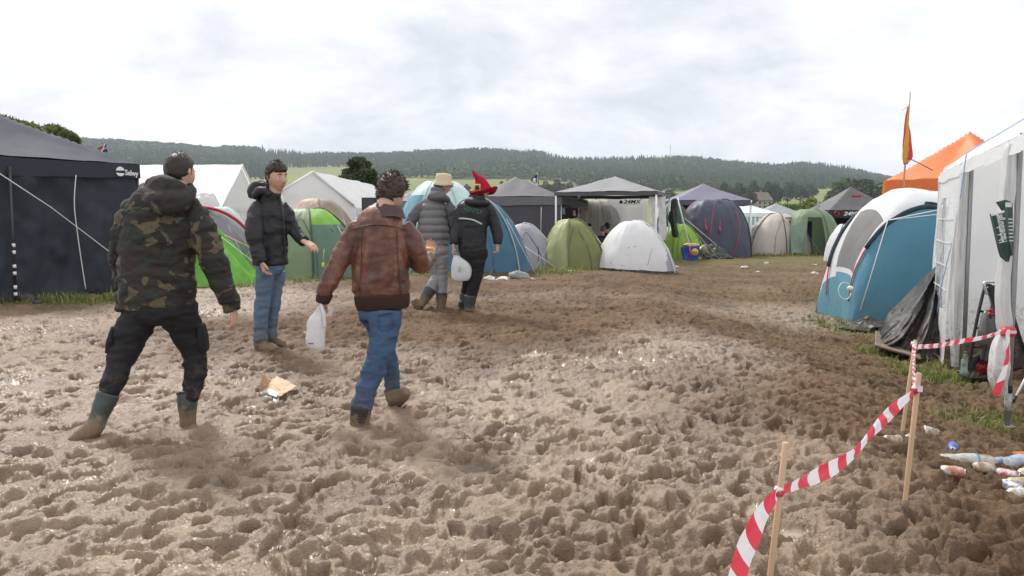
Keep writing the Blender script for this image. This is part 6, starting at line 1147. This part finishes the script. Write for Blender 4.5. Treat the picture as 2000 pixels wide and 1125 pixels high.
# green card carrier hung on the near leg
T = thing('beer_carrier', 'dark green printed cardboard beer carrier hung on the party tent leg', 'carton', P(1960, 510, 6.25)); GC = plain((.020, .075, .055), .45, 0, .12, 12)
a0, a1, a2, a3 = P(1938, 418, 6.2), P(1962, 412, 6.2), P(1977, 486, 6.2), P(1955, 502, 6.2); o = np.array([.02, .07, 0])
def slab(M, pts, off): pts = [np.asarray(q) for q in pts]; n = len(pts); M.add(pts+[q+off for q in pts], [tuple(range(n))[::-1], tuple(range(n, 2*n))]+[(i, (i+1) % n, n+(i+1) % n, n+i) for i in range(n)])
m = MB(); slab(m, [a0, a1, P(1970, 470, 6.2), P(1952, 480, 6.2)], o); m.build('front_face', GC, T, False); m = MB(); slab(m, [P(1950, 394, 6.25), P(1965, 390, 6.26), P(1978, 396, 6.3), P(1979, 500, 6.3), P(1971, 470, 6.23), P(1962, 412, 6.23)], o); m.build('side_face', plain((.014, .052, .040), .45, 0, .12, 12), T, False)
m = MB(); slab(m, [P(1952, 480, 6.2), P(1970, 470, 6.2), P(1976, 492, 6.22), P(1970, 512, 6.25), P(1958, 502, 6.22)], o); m.build('lower_flap', plain((.012, .04, .03), .45), T, False); m = MB(); slab(m, [P(1937, 418, 6.19), P(1962, 411, 6.19), P(1962, 415, 6.19), P(1938, 422, 6.19)], o*.3); m.build('torn_edge', plain((.65, .65, .62), .7), T, False)
up = unit(P(1958, 418, 6.18)-P(1968, 472, 6.18)); rt = unit(np.cross(up, (0, 1, 0))); lettering('Hachenburger', P(1955, 446, 6.165), up, -rt if rt[0] > 0 else rt, .058, WHITE, T, sx=.46, bold=.012)
m = MB()
for k in range(7): m.box(P(1973.3+.3*k, 428+7*k, 6.21), (.030, .006, .010))
m.build('print_lines', plain((.55, .6, .57), .5), T, False); m = MB(); m.box(P(1970, 400, 6.22), (.045, .006, .035)); m.build('print_block', plain((.6, .62, .6), .5), T, False)
# hand cart with red wheel, folding lounger, bags
BLKM = plain((.022, .022, .024), .35, .2); d = 8.3
T = thing('hand_cart', 'black folding hand cart with red-hubbed wheel under the party tent', 'cart', G(1915, 748)); w = P(1917, 722, d); gw = zg(w[0], w[1]); w[2] = gw+.145
for off, nm in ((0, 'wheel'), (.42, 'wheel')):
    c0 = w+np.array([off, off*.35, 0]); m = MB(); th = np.linspace(0, 2*np.pi, 33)[:-1]; A = np.array([[c0+np.array([(.103+.040*math.cos(b))*math.cos(t), .036*math.sin(b), (.103+.040*math.cos(b))*math.sin(t)]) for b in np.linspace(0, 2*np.pi, 13)[:-1]] for t in np.linspace(0, 2*np.pi, 33)]); m.grid(A, True); wo = m.build(nm, mud_to((.02, .02, .02), gw, gw+.16, .7), T)
    m = MB(); m.tube([c0+[0, -.020, 0], c0+[0, .02, 0]], .072, 24); m.tube([c0+[0, -.03, 0], c0+[0, .03, 0]], .026, 12); m.build('rim', plain((.45, .012, .02), .4), wo)
    m = MB(); [m.ell(c0+[.05*math.cos(k), -.021, .05*math.sin(k)], (.011, .003, .011), 8, 4) for k in np.arange(8)*.785]; m.build('rim_holes', BLKM, wo)
m = MB(); L0, L1 = (1893, 715, d), (1922, 566, d+.05); R0, R1 = (1918, 712, d-.1), (1942, 570, d-.05); J = lambda q: P(*q)
m.tube(catmull([J(L0), J((1905, 640, d)), J(L1), J((1928, 557, d)), J((1938, 560, d)), J(R1), J((1932, 630, d-.08)), J(R0)], 5), .016, 8)
for t in (.25, .5, .72): m.tube([J(L0)*(1-t)+J(L1)*t, J(R0)*(1-t)+J(R1)*t], .012, 6)
m.build('frame', BLKM, T); m = MB(); m.box(P(1915, 735, d-.12), (.34, .22, .012)); m.build('toe_plate', BLKM, T, False)
for py in (605, 612): m = MB(); m.tube([P(1932, py, d-.1), P(1947, py+4, d-.05)], .018, 8); m.build('red_strap', RR, T)
m = MB(); m.tube(catmull([P(1930, 705, d-.05), P(1928, 670, d-.05), P(1932, 635, d-.05), P(1938, 610, d)], 5), [.07]*5+[.10]*5+[.09]*5+[.03], 14, .7); V = m.V(); V = V+.025*fb3(V*13, 3, 5)[:, None]; t2 = thing('rubbish_bag', 'grey translucent rubbish bag leaning on the hand cart', 'bag', G(1930, 735)); mk('sack', V, m.f, fabric((.13, .13, .13), .25, .1, .2, .6, .6), t2)
T = thing('lounger', 'folded black camping lounger with silver tube leaning on the cart', 'lounger', G(1985, 735)); m = MB(); A = quadgrid(P(1930, 560, 8.00), P(1962, 553, 7.95), P(2010, 720, 7.80), P(1974, 722, 7.85), 14, 30, .02, 6, 4); m.grid(A); m.build('fabric_sling', fabric((.028, .026, .028), .6, 0, .15, .4), T, solid=.012)
m = MB(); m.tube(catmull([P(1928, 575, 8.00), P(1922, 556, 8.00), P(1926, 551, 8.00), P(1945, 550, 7.97), P(1958, 550, 7.95), P(1962, 557, 7.94), P(1966, 575, 7.93)], 5), .014, 8); m.build('tube_frame', plain((.6, .6, .6), .3, .6), T); m = MB(); m.tube([P(1962, 557, 7.94), P(2012, 722, 7.78)], .012, 8); m.build('side_rail', BLKM, T); m = MB(); m.tube([P(1928, 562, 8.00), P(1976, 722, 7.84)], .012, 8); m.build('side_rail', BLKM, T)
m = MB(); m.tube([P(2030, 690, 7.40), P(1979, 783, 7.15)], .012, 8); m.build('foot', plain((.6, .6, .6), .3, .6), T); m = MB(); m.tube([P(1984, 774, 7.16), P(1978, 785, 7.14)], .016, 8); m.build('rubber_cap', BLKM, T)
t = thing('water_bottle', 'clear green-capped bottle standing left of the red cart wheel', 'bottle', G(1884, 742)); c = G(1884, 742); m = MB(); m.tube([c, c+[0, 0, .02], c+[0, 0, .20], c+[0, 0, .25], c+[0, 0, .28]], [.035, .043, .043, .02, .016], 14); m.build('body', clear_plastic(.35, (.5, .62, .55)), t); m = MB(); m.tube([c+[0, 0, .275], c+[0, 0, .295]], .018, 12); m.build('cap', plain((.03, .16, .06), .4), t)
# ---------------------------------------------------------------- barrier stakes and tape
WOOD, t_, b_, o_ = newmat('stake_wood'); p_ = geo(t_); mp = t_.nodes.new('ShaderNodeMapping'); mp.inputs['Scale'].default_value = (60, 60, 5); t_.links.new(p_, mp.inputs[0]); n_w = tnoise(t_, mp.outputs[0], 1, 5); t_.links.new(tmix(t_, n_w, (.42, .27, .16), (.60, .42, .27)), b_.inputs['Base Color']); b_.inputs['Roughness'].default_value = .7; bump(t_, b_, n_w, .3, .004)
D1, D2, D3 = 3.18, G(1765, 1000)[1], G(1760, 857)[1]
for (bx_, by_, tx, ty, d, r, lb) in ((1499, 1168, 1535, 864, D1, .0125, 'wooden stake nearest the camera holding the barrier tape'), (1765, 1003, 1795, 728, D2, .0125, 'wooden stake holding the middle of the barrier tape beside cans'), (1760, 860, 1788, 664, D3, .0125, 'furthest wooden stake, just behind the middle one')):
    T = thing('stake', lb, 'stake', P(bx_, by_, d), 'wooden stakes of the barrier'); m = MB(); a, b = P(bx_, by_, d), P(tx, ty, d); m.tube([a-(b-a)*.12, a, b-(b-a)*.004, b], [r, r, r, r*.85], 14); m.build('pole', WOOD, T); m = MB(); k = a+(b-a)*.10; m.tube([a+[0, 0, -.02], a+(b-a)*.05, k], [r*1.25, r*1.2, r*1.03], 12); m.build('mud_coat', plain((.2, .14, .10), .85), T)
TAPE, t_, b_, o_ = newmat('barrier_tape'); at = t_.nodes.new('ShaderNodeAttribute'); at.attribute_name = 'along'; fr = t_.nodes.new('ShaderNodeMath'); fr.operation = 'FRACT'; t_.links.new(at.outputs['Fac'], fr.inputs[0]); c_t = tramp(t_, fr.outputs[0], [(0, (.74, .05, .085)), (.5, (.82, .80, .82))], True)
c_t = tmix(t_, tramp(t_, tnoise(t_, geo(t_), 16, 5), [(.55, (0, 0, 0)), (.8, (.35,)*3)]), c_t, (.45, .36, .30)); t_.links.new(c_t, b_.inputs['Base Color']); b_.inputs['Roughness'].default_value = .3; tr = t_.nodes.new('ShaderNodeBsdfTranslucent'); t_.links.new(c_t, tr.inputs[0]); ms = t_.nodes.new('ShaderNodeMixShader'); ms.inputs[0].default_value = .3; t_.links.new(b_.outputs[0], ms.inputs[1]); t_.links.new(tr.outputs[0], ms.inputs[2]); t_.links.new(ms.outputs[0], o_.inputs[0]); bump(t_, b_, tnoise(t_, geo(t_), 45, 3), .35, .006)
TT_ = thing('barrier_tape', 'red and white striped barrier tape strung between the wooden stakes', 'tape', G(1600, 1000))
def ribbon(name, E, period=.15, k=9, s0=0.0):
    E = [(P(a[0], a[1], d), P(b[0], b[1], d+dd)) for a, b, d, dd in E]; a = catmull([q[0]*.86+q[1]*.14 for q in E], k); b = catmull([q[1]*.86+q[0]*.14 for q in E], k); n = 7; v = np.linspace(0, 1, n)[None, :, None]; Ag = a[:, None]*(1-v)+b[:, None]*v
    mid = (a+b)/2; L_ = np.concatenate([[0], np.cumsum(np.linalg.norm(np.diff(mid, axis=0), axis=1))]); cu_ = .010*fb2(L_[:, None]*9+0*v[..., 0], v[..., 0]*1.5, 2, 6)+.010*np.sin(v[..., 0]*np.pi)*np.sin(L_[:, None]*6)
    nn = np.cross(np.gradient(mid, axis=0), b-a); nn /= np.linalg.norm(nn, axis=1)[:, None]+1e-9; Ag = Ag+nn[:, None]*cu_[..., None]; m = MB(); m.grid(Ag); o = m.build(name, TAPE, TT_); fattr(o, 'along', ((L_[:, None]+s0)/period+.22*v[..., 0]).ravel()); return o
ribbon('strip', [((1405, 1160), (1452, 1180), 2.95, .0), ((1428, 1075), (1470, 1110), 3.0, .02), ((1452, 1022), (1487, 1066), 3.05, .02), ((1478, 986), (1503, 1015), 3.1, .02), ((1500, 962), (1516, 985), 3.15, .02), ((1519, 948), (1524, 970), D1-.02, .0)], s0=.05)
ribbon('strip', [((1519, 950), (1522, 970), D1-.02, 0), ((1560, 930), (1566, 958), 3.28, .02), ((1600, 905), (1614, 943), 3.38, .03), ((1640, 885), (1655, 915), 3.5, .02), ((1668, 872), (1678, 890), 3.6, 0), ((1690, 846), (1700, 862), 3.7, -.02), ((1710, 815), (1728, 838), 3.8, -.02), ((1740, 785), (1760, 806), 3.92, 0), ((1778, 762), (1786, 776), D2-.02, 0), ((1793, 753), (1795, 765), D2-.02, 0)], s0=.1)
ribbon('strip', [((1783, 770), (1795, 768), D2-.02, 0), ((1780, 740), (1790, 742), D2+.35, 0), ((1781, 712), (1789, 713), D2+.7, 0), ((1780, 690), (1789, 690), D3-.2, 0), ((1780, 672), (1792, 674), D3-.02, 0)], .12)
ribbon('strip', [((1786, 671), (1787, 684), D3-.02, 0), ((1830, 669), (1832, 681), D3+.3, 0), ((1875, 660), (1877, 673), D3+.6, .01), ((1920, 654), (1922, 664), 6.1, 0), ((1950, 645), (1953, 655), 6.28, 0), ((1972, 642), (1974, 652), 6.36, 0)], .16)
ribbon('loose_end', [((1962, 645), (1974, 643), 6.34, 0), ((1964, 680), (1973, 678), 6.3, 0), ((1960, 705), (1972, 712), 6.28, .02), ((1948, 735), (1966, 742), 6.26, .02), ((1938, 760), (1958, 768), 6.25, 0), ((1936, 768), (1952, 774), 6.25, 0)], .28, s0=.12)
for q, d, w in (((1521, 960), D1, .030), ((1788, 761), D2, .026), ((1785, 673), D3, .034), ((1969, 648), 6.40, .055)):
    m = MB(); c = P(*q, d); m.tube([c-[0, 0, w*.6], c, c+[0, 0, w*.6]], [.017, .021, .017] if d < 6 else [.05, .06, .05], 12); V = m.V(); V = V+.004*fb3(V*60, 2, 2)[:, None]; o = mk('knot', V, m.f, TAPE, TT_); fattr(o, 'along', V[:, 2]/.05)
m = MB(); m.grid(quadgrid(P(1793, 752, D2-.03), P(1803, 755, D2-.03), P(1802, 766, D2-.03), P(1792, 765, D2-.03), 6, 6, .003, 30, 2)); m.build('sticker', plain((.62, .6, .66), .4), TT_)
# ---------------------------------------------------------------- litter
ALU = plain((.58, .57, .55), .3, .7, .15, 20)
def litmat(c1, c2, sc=14): 
    m, t, b, o = newmat('dirty_print'); p = geo(t); n = tnoise(t, p, sc, 5, .6); n2 = tnoise(t, p, 30, 5, .65); c = tmix(t, tramp(t, n, [(.45, (0, 0, 0)), (.52, (1, 1, 1))]), c1, c2); c = tmix(t, tramp(t, n2, [(.48, (0, 0, 0)), (.68, (.85,)*3)]), c, (.22, .155, .11)); t.links.new(c, b.inputs['Base Color']); b.inputs['Roughness'].default_value = .42; b.inputs['Metallic'].default_value = .15; bump(t, b, n2, .3, .006); return m
def lying(name, label, cat, px, py, ang, prof, mat, tilt=0.0, crush=.0, group=None, extra=None, sink=.01):
    c = G(px, py); h = np.array([math.cos(ang), math.sin(ang), tilt]); h = unit(h); prof = np.array(prof); r = prof[:, 1].max(); c = c+np.array([0, 0, r-sink]); T = thing(name, label, cat, c, group); L_ = prof[-1, 0]
    pr = np.stack([np.interp(np.linspace(0, 1, 26), np.linspace(0, 1, len(prof)), prof[:, k]) for k in range(2)], 1) if len(prof) > 12 else prof
    fine_ = []
    for i in range(len(prof)-1):
        for t in np.linspace(0, 1, 5, endpoint=False): fine_.append(prof[i]*(1-t)+prof[i+1]*t)
    fine_.append(prof[-1]); pr = np.array(fine_); m = MB(); m.tube([c+h*(q-L_/2) for q in pr[:, 0]], pr[:, 1], 20, 1, (0, 0, 1)); V = m.V()
    if crush: ax = c+((V-c)@h)[:, None]*h; V = V+(V-ax)*np.clip(crush*fb3(V*16, 3, int(px)), -.75, .4)[:, None]
    mk('body', V, m.f, mat, T)
    if extra: extra(T, c, h, L_, r)
    return T
CAN = [(0, .018), (.002, .024), (.006, .026), (.012, .031), (.018, .033), (.110, .033), (.118, .030), (.124, .027), (.127, .025)]
def can_end(T, c, h, L_, r):
    m = MB(); m.tube([c-h*(L_/2+.001), c-h*(L_/2-.003)], .0235, 16); m.build('lid', ALU, T); m = MB(); s = np.cross(h, (0, 0, 1)); m.ell(c-h*(L_/2+.002)+np.array([0, 0, .009]), (.008, .003, .006), 8, 5); m.build('opening', BLK, T)
for px, py, an, c1, c2, cr, lb in ((1742, 866, .2, (.45, .40, .34), (.30, .2, .12), .5, 'crushed silver-brown can left of the furthest stake'), (1776, 864, .9, (.50, .42, .32), (.40, .32, .22), .25, 'mud-brown can between the two right stakes'),
    (1861, 881, 1.05, (.05, .13, .42), (.06, .16, .5), .12, 'blue drink can above the large plastic bottle'), (1861, 928, 2.6, (.60, .58, .55), (.5, .2, .12), .25, 'reddish white can pointing away below the plastic bottle'),
    (1921, 921, 3.2, (.52, .46, .38), (.36, .24, .14), .3, 'rusty silver can touching the plastic bottle neck'), (1968, 934, 2.4, (.62, .62, .6), (.55, .12, .12), .3, 'white and red can in the litter heap'),
    (1988, 950, .1, (.60, .56, .46), (.52, .42, .25), .2, 'gold-white can at the heap edge'), (1990, 972, .05, (.66, .66, .66), (.6, .52, .35), .18, 'pale can lowest in the litter heap'), (1975, 958, 1.9, (.7, .7, .72), (.25, .28, .4), .4, 'crushed pale can with blue print in the heap'), (2002, 930, .6, (.62, .6, .5), (.7, .55, .08), .3, 'yellow striped can in the litter heap')):
    lying('drink_can', lb, 'can', px, py, an, CAN, litmat(c1, c2, 18), 0, cr, 'cans thrown beside the barrier', can_end)
def bottle_x(T, c, h, L_, r):
    m = MB(); m.tube([c+h*(-L_*.02), c+h*(L_*.13)], r*1.015, 20); m.build('label', litmat((.10, .30, .62), (.35, .55, .72), 25), T); m = MB(); m.tube([c+h*(L_/2-.004), c+h*(L_/2+.016)], .016, 14); m.build('cap', plain((.1, .25, .5), .4), T)
PET = [(0, .030), (.012, .042), (.06, .044), (.09, .041), (.15, .044), (.21, .044), (.24, .040), (.265, .044), (.31, .036), (.335, .018), (.36, .014)]
def pet(al, cl):
    return clear_plastic(al, cl)
lying('plastic_bottle', 'large muddy plastic bottle with blue label and dented base', 'bottle', 1893, 910, -.06, PET, pet(.62, (.66, .62, .56)), 0, .22, None, bottle_x)
lying('plastic_bottle', 'clear bottle lying behind the litter heap at the right edge', 'bottle', 1985, 912, .35, PET, pet(.45, (.75, .78, .82)), 0, .25, None, bottle_x)
lying('orange_tube', 'orange and white tube at the far end of the litter heap', 'tube', 1990, 897, .22, [(0, .028), (.01, .031), (.2, .031), (.21, .028)], litmat((.75, .16, .03), (.72, .2, .05)), 0, .15)
def cup(name, label, px, py, d, col, fill=None, lie=None, h=.12, r0=.03, r1=.042):
    c = P(px, py, d) if d else G(px, py); T = thing(name, label, 'cup', c); ax = np.array([0, 0, 1.]) if lie is None else unit((math.cos(lie), math.sin(lie), .12)); c = c+(np.array([0, 0, 0]) if lie is None else np.array([0, 0, r1-.008]))
    m = MB(); th = 24; prof = [(0.001, .001), (0, r0), (h, r1), (h+.003, r1+.003), (h, r1-.002), (.004, r0-.002), (.004, .001)]; m.tube([c+ax*q[0]+ax*1e-4*i for i, q in enumerate(prof)], [q[1] for q in prof], th, 1, (0, 0, 1) if lie is not None else (0, 1, 0), False); m.build('shell', col, T)
    if fill: m = MB(); m.tube([c+ax*.006, c+ax*h*.5], [r0-.003, r0+(r1-r0)*.5-.003], 20); m.build('beer', fill, T)
    return T
cup('paper_cup', 'white paper cup lying crushed beyond the stakes', 1832, 856, None, litmat((.72, .70, .66), (.6, .5, .4)), lie=2.9, h=.09)
def scrap(name, label, cat, pts, mat, amp=.02, lift=.012, group=None, sol=.004):
    T = thing(name, label, cat, pts[0] if len(pts[0]) == 3 else G(*pts[0]), group); q = [np.asarray(p, float) if len(p) == 3 else G(*p)+[0, 0, lift] for p in pts]; m = MB(); A = quadgrid(*q, 16, 12, 0); A = A+np.array([0, 0, 1])*(amp*(fb3(A.reshape(-1, 3)*14, 3, 7).reshape(16, 12)+.3))[..., None]; m.grid(A); m.build('sheet', mat, T, solid=sol); return T
CARD = fabric((.50, .33, .22), .8, 0, .12, .3, .2); CARDL = fabric((.62, .45, .32), .8, 0, .1, .3, .2)
e1, e2, e3, e4 = G(508, 772), G(545, 781), G(581, 763), G(541, 748)
T = scrap('cardboard', 'torn beige cardboard tray lying in the mud', 'cardboard', [e1+[0, 0, .03], e2+[0, 0, .015], e3+[0, 0, .03], e4+[0, 0, .05]], CARDL, .015); m = MB(); m.grid(quadgrid(e1+[0, 0, .03], e4+[0, 0, .05], P(528, 742, e4[1]), P(514, 732, e1[1]), 12, 10, .02, 12, 3)); m.build('side_flap', CARD, T, solid=.005); m = MB(); m.grid(quadgrid(G(503, 776)+[0, 0, .0], G(543, 787)+[0, 0, .0], e2+[0, 0, .02], e1+[0, 0, .035], 10, 6, .01, 12, 3)); m.build('printed_side', litmat((.30, .33, .40), (.45, .55, .5), 40), T, solid=.004)
m = MB(); m.grid(quadgrid(P(513, 765, e1[1]-.03), P(540, 776, e2[1]-.03), P(545, 768, e2[1]+.02), P(524, 758, e1[1]+.02), 8, 6, .008, 20, 3)); m.build('wet_paper', fabric((.55, .66, .6), .5), T)
PAP = fabric((.72, .70, .67), .6, .1, .05, .3, .3, .3)
scrap('paper', 'white wet paper trodden into the mud near the green boots', 'paper', [(462, 800), (500, 798), (498, 788), (478, 792)], PAP, .012, .0)
for i, (px, py, w, h, lb) in enumerate(((1453, 524, 12, 5, 'crumpled white paper ball in the mud before the navy tunnel tent'), (1497, 516, 7, 5, 'white paper scrap in the mud below the cream tent'), (1478, 533, 7, 3, 'small pale scrap in the mud nearest the path centre'), (1590, 518, 9, 3, 'flat white scrap left of the green cabin tent front, further one'), (1590, 536, 12, 5, 'pale scrap in the mud beside the turquoise tent nose'), (1110, 532, 10, 5, 'pale scrap in front of the olive tent'), (1322, 523, 9, 4, 'pale scrap right of the white dome tent'), (1700, 645, 16, 5, 'white plastic scrap on grass under the turquoise tent'))):
    c = G(px, py); T = thing('paper_scrap', lb, 'litter', c, 'white scraps dropped on the mud'); m = MB(); k = c[1]/1600; m.ell(c+[0, 0, .02], (w*k*.6, w*k*.4, h*k*.55), 14, 10); V = m.V(); V = V+(V-c)*(.9*fb3(V*22, 3, i))[:, None]; mk('paper', V, m.f, PAP, T, False)
# heap before the blue dome tent
dd = G(1000, 548)[1]
def blob(name, label, cat, pts, mat, amp=.02, sc=10, flat=.7, part='body', smooth=True):
    c = catmull([[*P(a, b, dd+d0), r/(1600/dd)] for a, b, d0, r in pts], 5); T = thing(name, label, cat, c[0, :3]); m = MB(); m.tube(c[:, :3], c[:, 3], 14, flat); V, Fc = remesh(m.V(), m.f, .012, 2); Nn = normals(V, Fc); V = V+Nn*(amp*fb3(V*sc, 3, 4))[:, None]; mk(part, V, Fc, mat, T, smooth); return T
blob('sack', 'grey folded cloth sack dropped in front of the dark blue tent', 'sack', [(996, 541, .05, 7), (1010, 537, .05, 9), (1022, 540, .0, 9), (1034, 548, -.02, 6)], fabric((.30, .31, .29), .8, 0, .12, .5), .035)
blob('crumpled_bag', 'white crumpled bag left of the paper plate', 'litter', [(946, 548, 0, 5), (956, 546, 0, 8), (965, 547, 0, 6)], PAP, .04, 14)
blob('crumpled_paper', 'pale crumpled paper below the grey sack', 'litter', [(1000, 551, -.1, 5), (1012, 552, -.1, 5)], PAP, .03, 16); blob('crumpled_paper', 'dirty pale rag at the right end of the grey sack', 'litter', [(1036, 547, 0, 5), (1048, 548, 0, 4)], fabric((.50, .44, .37), .8), .03, 16)
c = P(985, 549, dd-.05); T = thing('plate', 'white paper plate leaning beside the grey sack', 'plate', c); m = MB(); ax = unit((.1, -.55, .8)); m.tube([c, c+ax*.006, c+ax*.016], [.09, .12, .135], 24, 1, (1, 0, 0)); m.build('dish', WHITE, T); m = MB(); m.tube([c+ax*.0165, c+ax*.0185], [.085, .085], 24, 1, (1, 0, 0)); m.build('well', PAP, T)
blob('crumpled_paper', 'white crumpled wrapper just left of the paper plate', 'litter', [(970, 552, -.05, 5), (978, 546, 0, 5)], PAP, .03, 14)
c = G(48, 592); T = thing('dark_bag', 'black muddy bag lying at the foot of the dark gazebo wall', 'bag', c); m = MB(); k = c[1]/1600; m.ell(c+[0, 0, .06], (26*k, 14*k, 11*k), 24, 16); m.ell(c+[.16, -.02, .03], (18*k, 10*k, 6*k), 20, 12); V, Fc = remesh(m.V(), m.f, .02, 1); Nn = normals(V, Fc); V = V+Nn*(.05*fb3(V*9, 3, 4))[:, None]; mk('sack', V, Fc, fabric((.03, .028, .026), .5, 0, .2, .6, .4, .5), T)
# blue carrier bag with yellow roundel
c = gz(1348, 24.6); T = thing('shopping_bag', 'blue carrier bag with yellow disc full of rubbish before the lime tent', 'bag', c); d = 24.5; q = [P(1338, 509, d), P(1364, 507, d), P(1366, 481, d), P(1333, 484, d)]; m = MB(); A = quadgrid(*q, 20, 18, .03, 6, 3); m.grid(A); off = np.array([0, .3, 0]); m.grid(A+off); m.grid(np.stack([A[0], A[0]+off], 0)); m.grid(np.stack([A[-1], A[-1]+off], 0)); m.grid(np.stack([A[:, 0], A[:, 0]+off], 0)); m.build('body', fabric((.012, .06, .34), .4, .05, .1), T)
m = MB(); m.tube([P(1347, 481, d-.06), P(1349, 503, d-.06)], .022, 6, .4, (0, 1, 0)); m.build('red_handle_strap', RR, T); cc = P(1357, 492, d-.045); m = MB(); m.tube([cc, cc+[0, -.008, 0]], .105, 24, 1, (0, 0, 1)); m.build('roundel', plain((.75, .55, .02), .45), T); m = MB(); m.tube([cc+[0, -.009, 0], cc+[0, -.014, 0]], .078, 24, 1, (0, 0, 1)); m.build('roundel_ring', plain((.62, .10, .03), .45), T); m = MB(); m.tube([cc+[0, -.015, 0], cc+[0, -.019, 0]], .068, 24, 1, (0, 0, 1)); m.build('roundel_center', plain((.75, .55, .02), .45), T); lettering('LiDL', cc+[0, -.022, 0], (1, 0, 0), (0, 0, 1), .05, plain((.012, .06, .34), .4), T, bold=.03)
m = MB(); m.ell(P(1349, 480, d+.15), (.25, .14, .09), 18, 12); V = m.V(); V = V+.05*fb3(V*12, 3, 2)[:, None]; mk('rubbish', V, m.f, litmat((.42, .30, .18), (.5, .45, .3)), T); m = MB(); m.ell(P(1374, 492, d+.3), (.16, .14, .20), 16, 12); V = m.V(); V = V+.06*fb3(V*10, 3, 2)[:, None]; T2 = thing('rubbish_pile', 'dark pile of rubbish right of the blue carrier bag', 'litter', gz(1374, 25.7)); mk('heap', V, m.f, litmat((.06, .07, .05), (.25, .2, .12)), T2, False)
# ---------------------------------------------------------------- things held
L_ = LEATHER; J = L_.J
T = thing('carrier_bag', 'white plastic bag hanging from the leather jacket man hand', 'bag', J((616, 680, .1))); rows = []; th = np.arange(32)/32*2*np.pi
for (px, py, w, dp) in catmull(np.array([(627, 596, 5, 4), (624, 606, 8, 7), (620, 622, 15, 11), (617, 640, 19, 13), (616, 660, 20, 13), (616, 672, 19.5, 11), (617, 679, 18, 8)], float), 6):
    c0 = J((px, py, .1)); k = 1/L_.S; rr = 1+.10*np.sin(4*th+py*.03)*(py < 640)+.07*fb2(th*1.5, th*0+py*.03, 2, 3); tl = (.012 if py > 660 else 0)*np.cos(th); rows.append(np.stack([c0[0]+w*k*np.sign(np.cos(th))*np.abs(np.cos(th))**.7*rr, c0[1]+dp*k*np.sin(th)*rr, c0[2]+tl*(-1)], 1))
Ab = crinkle(np.array(rows), .007, 16, 6); m = MB(); m.grid(Ab, True); m.f.append(tuple(len(rows)*32-32+i for i in range(32))); m.build('body', fabric((.78, .77, .77), .35, .35, .04, .4, .5), T); m = MB(); m.tube(catmull([J((634, 640, .06)), J((632, 615, .06)), J((627, 597, .08)), J((623, 590, .11)), J((626, 600, .14))], 5), .012, 8, .4); m.build('handle', fabric((.80, .79, .79), .35, .35), T); m = MB(); m.box(J((607, 671, .045)), (.035, .004, .009)); m.build('print', plain((.25, .10, .45), .5), T, False)
cup('beer_cup', 'clear plastic cup of orange beer held beside the white bag', 641, 631, L_.D+.20, clear_plastic(.28), plain((.80, .30, .015), .25), h=.105, r0=.024, r1=.034)
T = thing('bread_roll', 'bread roll held in the leather jacket man right hand', 'bread', J((838, 489, .52))); m = MB(); m.ell(J((838, 489, .50)), (.045, .035, .026), 16, 10); m.build('crust', plain((.50, .28, .10), .6, 0, .15, 40), T); m = MB(); m.ell(J((838, 492, .495)), (.043, .034, .012), 16, 8); m.build('filling', plain((.6, .45, .28), .7), T)
Rh = REDHAT; J = Rh.J; T = thing('canister', 'white translucent plastic water jug carried by the red hat man', 'jug', J((900, 548, -.08))); rows = []; th = np.arange(40)/40*2*np.pi
for (px, py, w, dp) in catmull(np.array([(891, 499, 4, 4), (893, 503, 8, 6), (898, 511, 15, 9), (901, 522, 19.5, 11), (901, 536, 20, 11), (900, 544, 18.5, 10), (900, 548, 15, 8)], float), 5):
    c0 = J((px, py, -.06)); k = 1/Rh.S; rows.append(np.stack([c0[0]+w*k*np.sign(np.cos(th))*np.abs(np.cos(th))**.6, c0[1]+dp*k*np.sign(np.sin(th))*np.abs(np.sin(th))**.6, np.full(40, c0[2])], 1))
m = MB(); m.grid(crinkle(np.array(rows), .006, 10, 3), True); n = len(rows); m.f += [tuple(range(40))[::-1], tuple((n-1)*40+i for i in range(40))]; m.build('body', fabric((.76, .78, .79), .3, .3, .04, .3, .5), T); m = MB(); m.tube(catmull([J((889, 502, -.06)), J((885, 494, -.07)), J((885, 486, -.08)), J((889, 489, -.08))], 4), .012, 8); m.build('handle', fabric((.76, .78, .79), .3, .3), T); m = MB(); m.tube([J((898, 518, -.15)), J((898, 530, -.155))], .008, 6); m.build('grip_dent', plain((.4, .42, .44), .4), T)
# ================================================================ air between camp and hills
m = MB(); m.box((0, 1300, 70), (4600, 2720, 290)); HZ_, t_, b_, o_ = newmat('haze'); t_.nodes.remove(b_); pv = t_.nodes.new('ShaderNodeVolumePrincipled'); pv.inputs['Color'].default_value = (.80, .88, 1.0, 1); pv.inputs['Density'].default_value = .00019; pv.inputs['Anisotropy'].default_value = .2; t_.links.new(pv.outputs[0], o_.inputs['Volume'])
o = m.build('haze', HZ_, None, False); tag(o, 'thin pale haze softening the far hills', None, None, 'stuff')
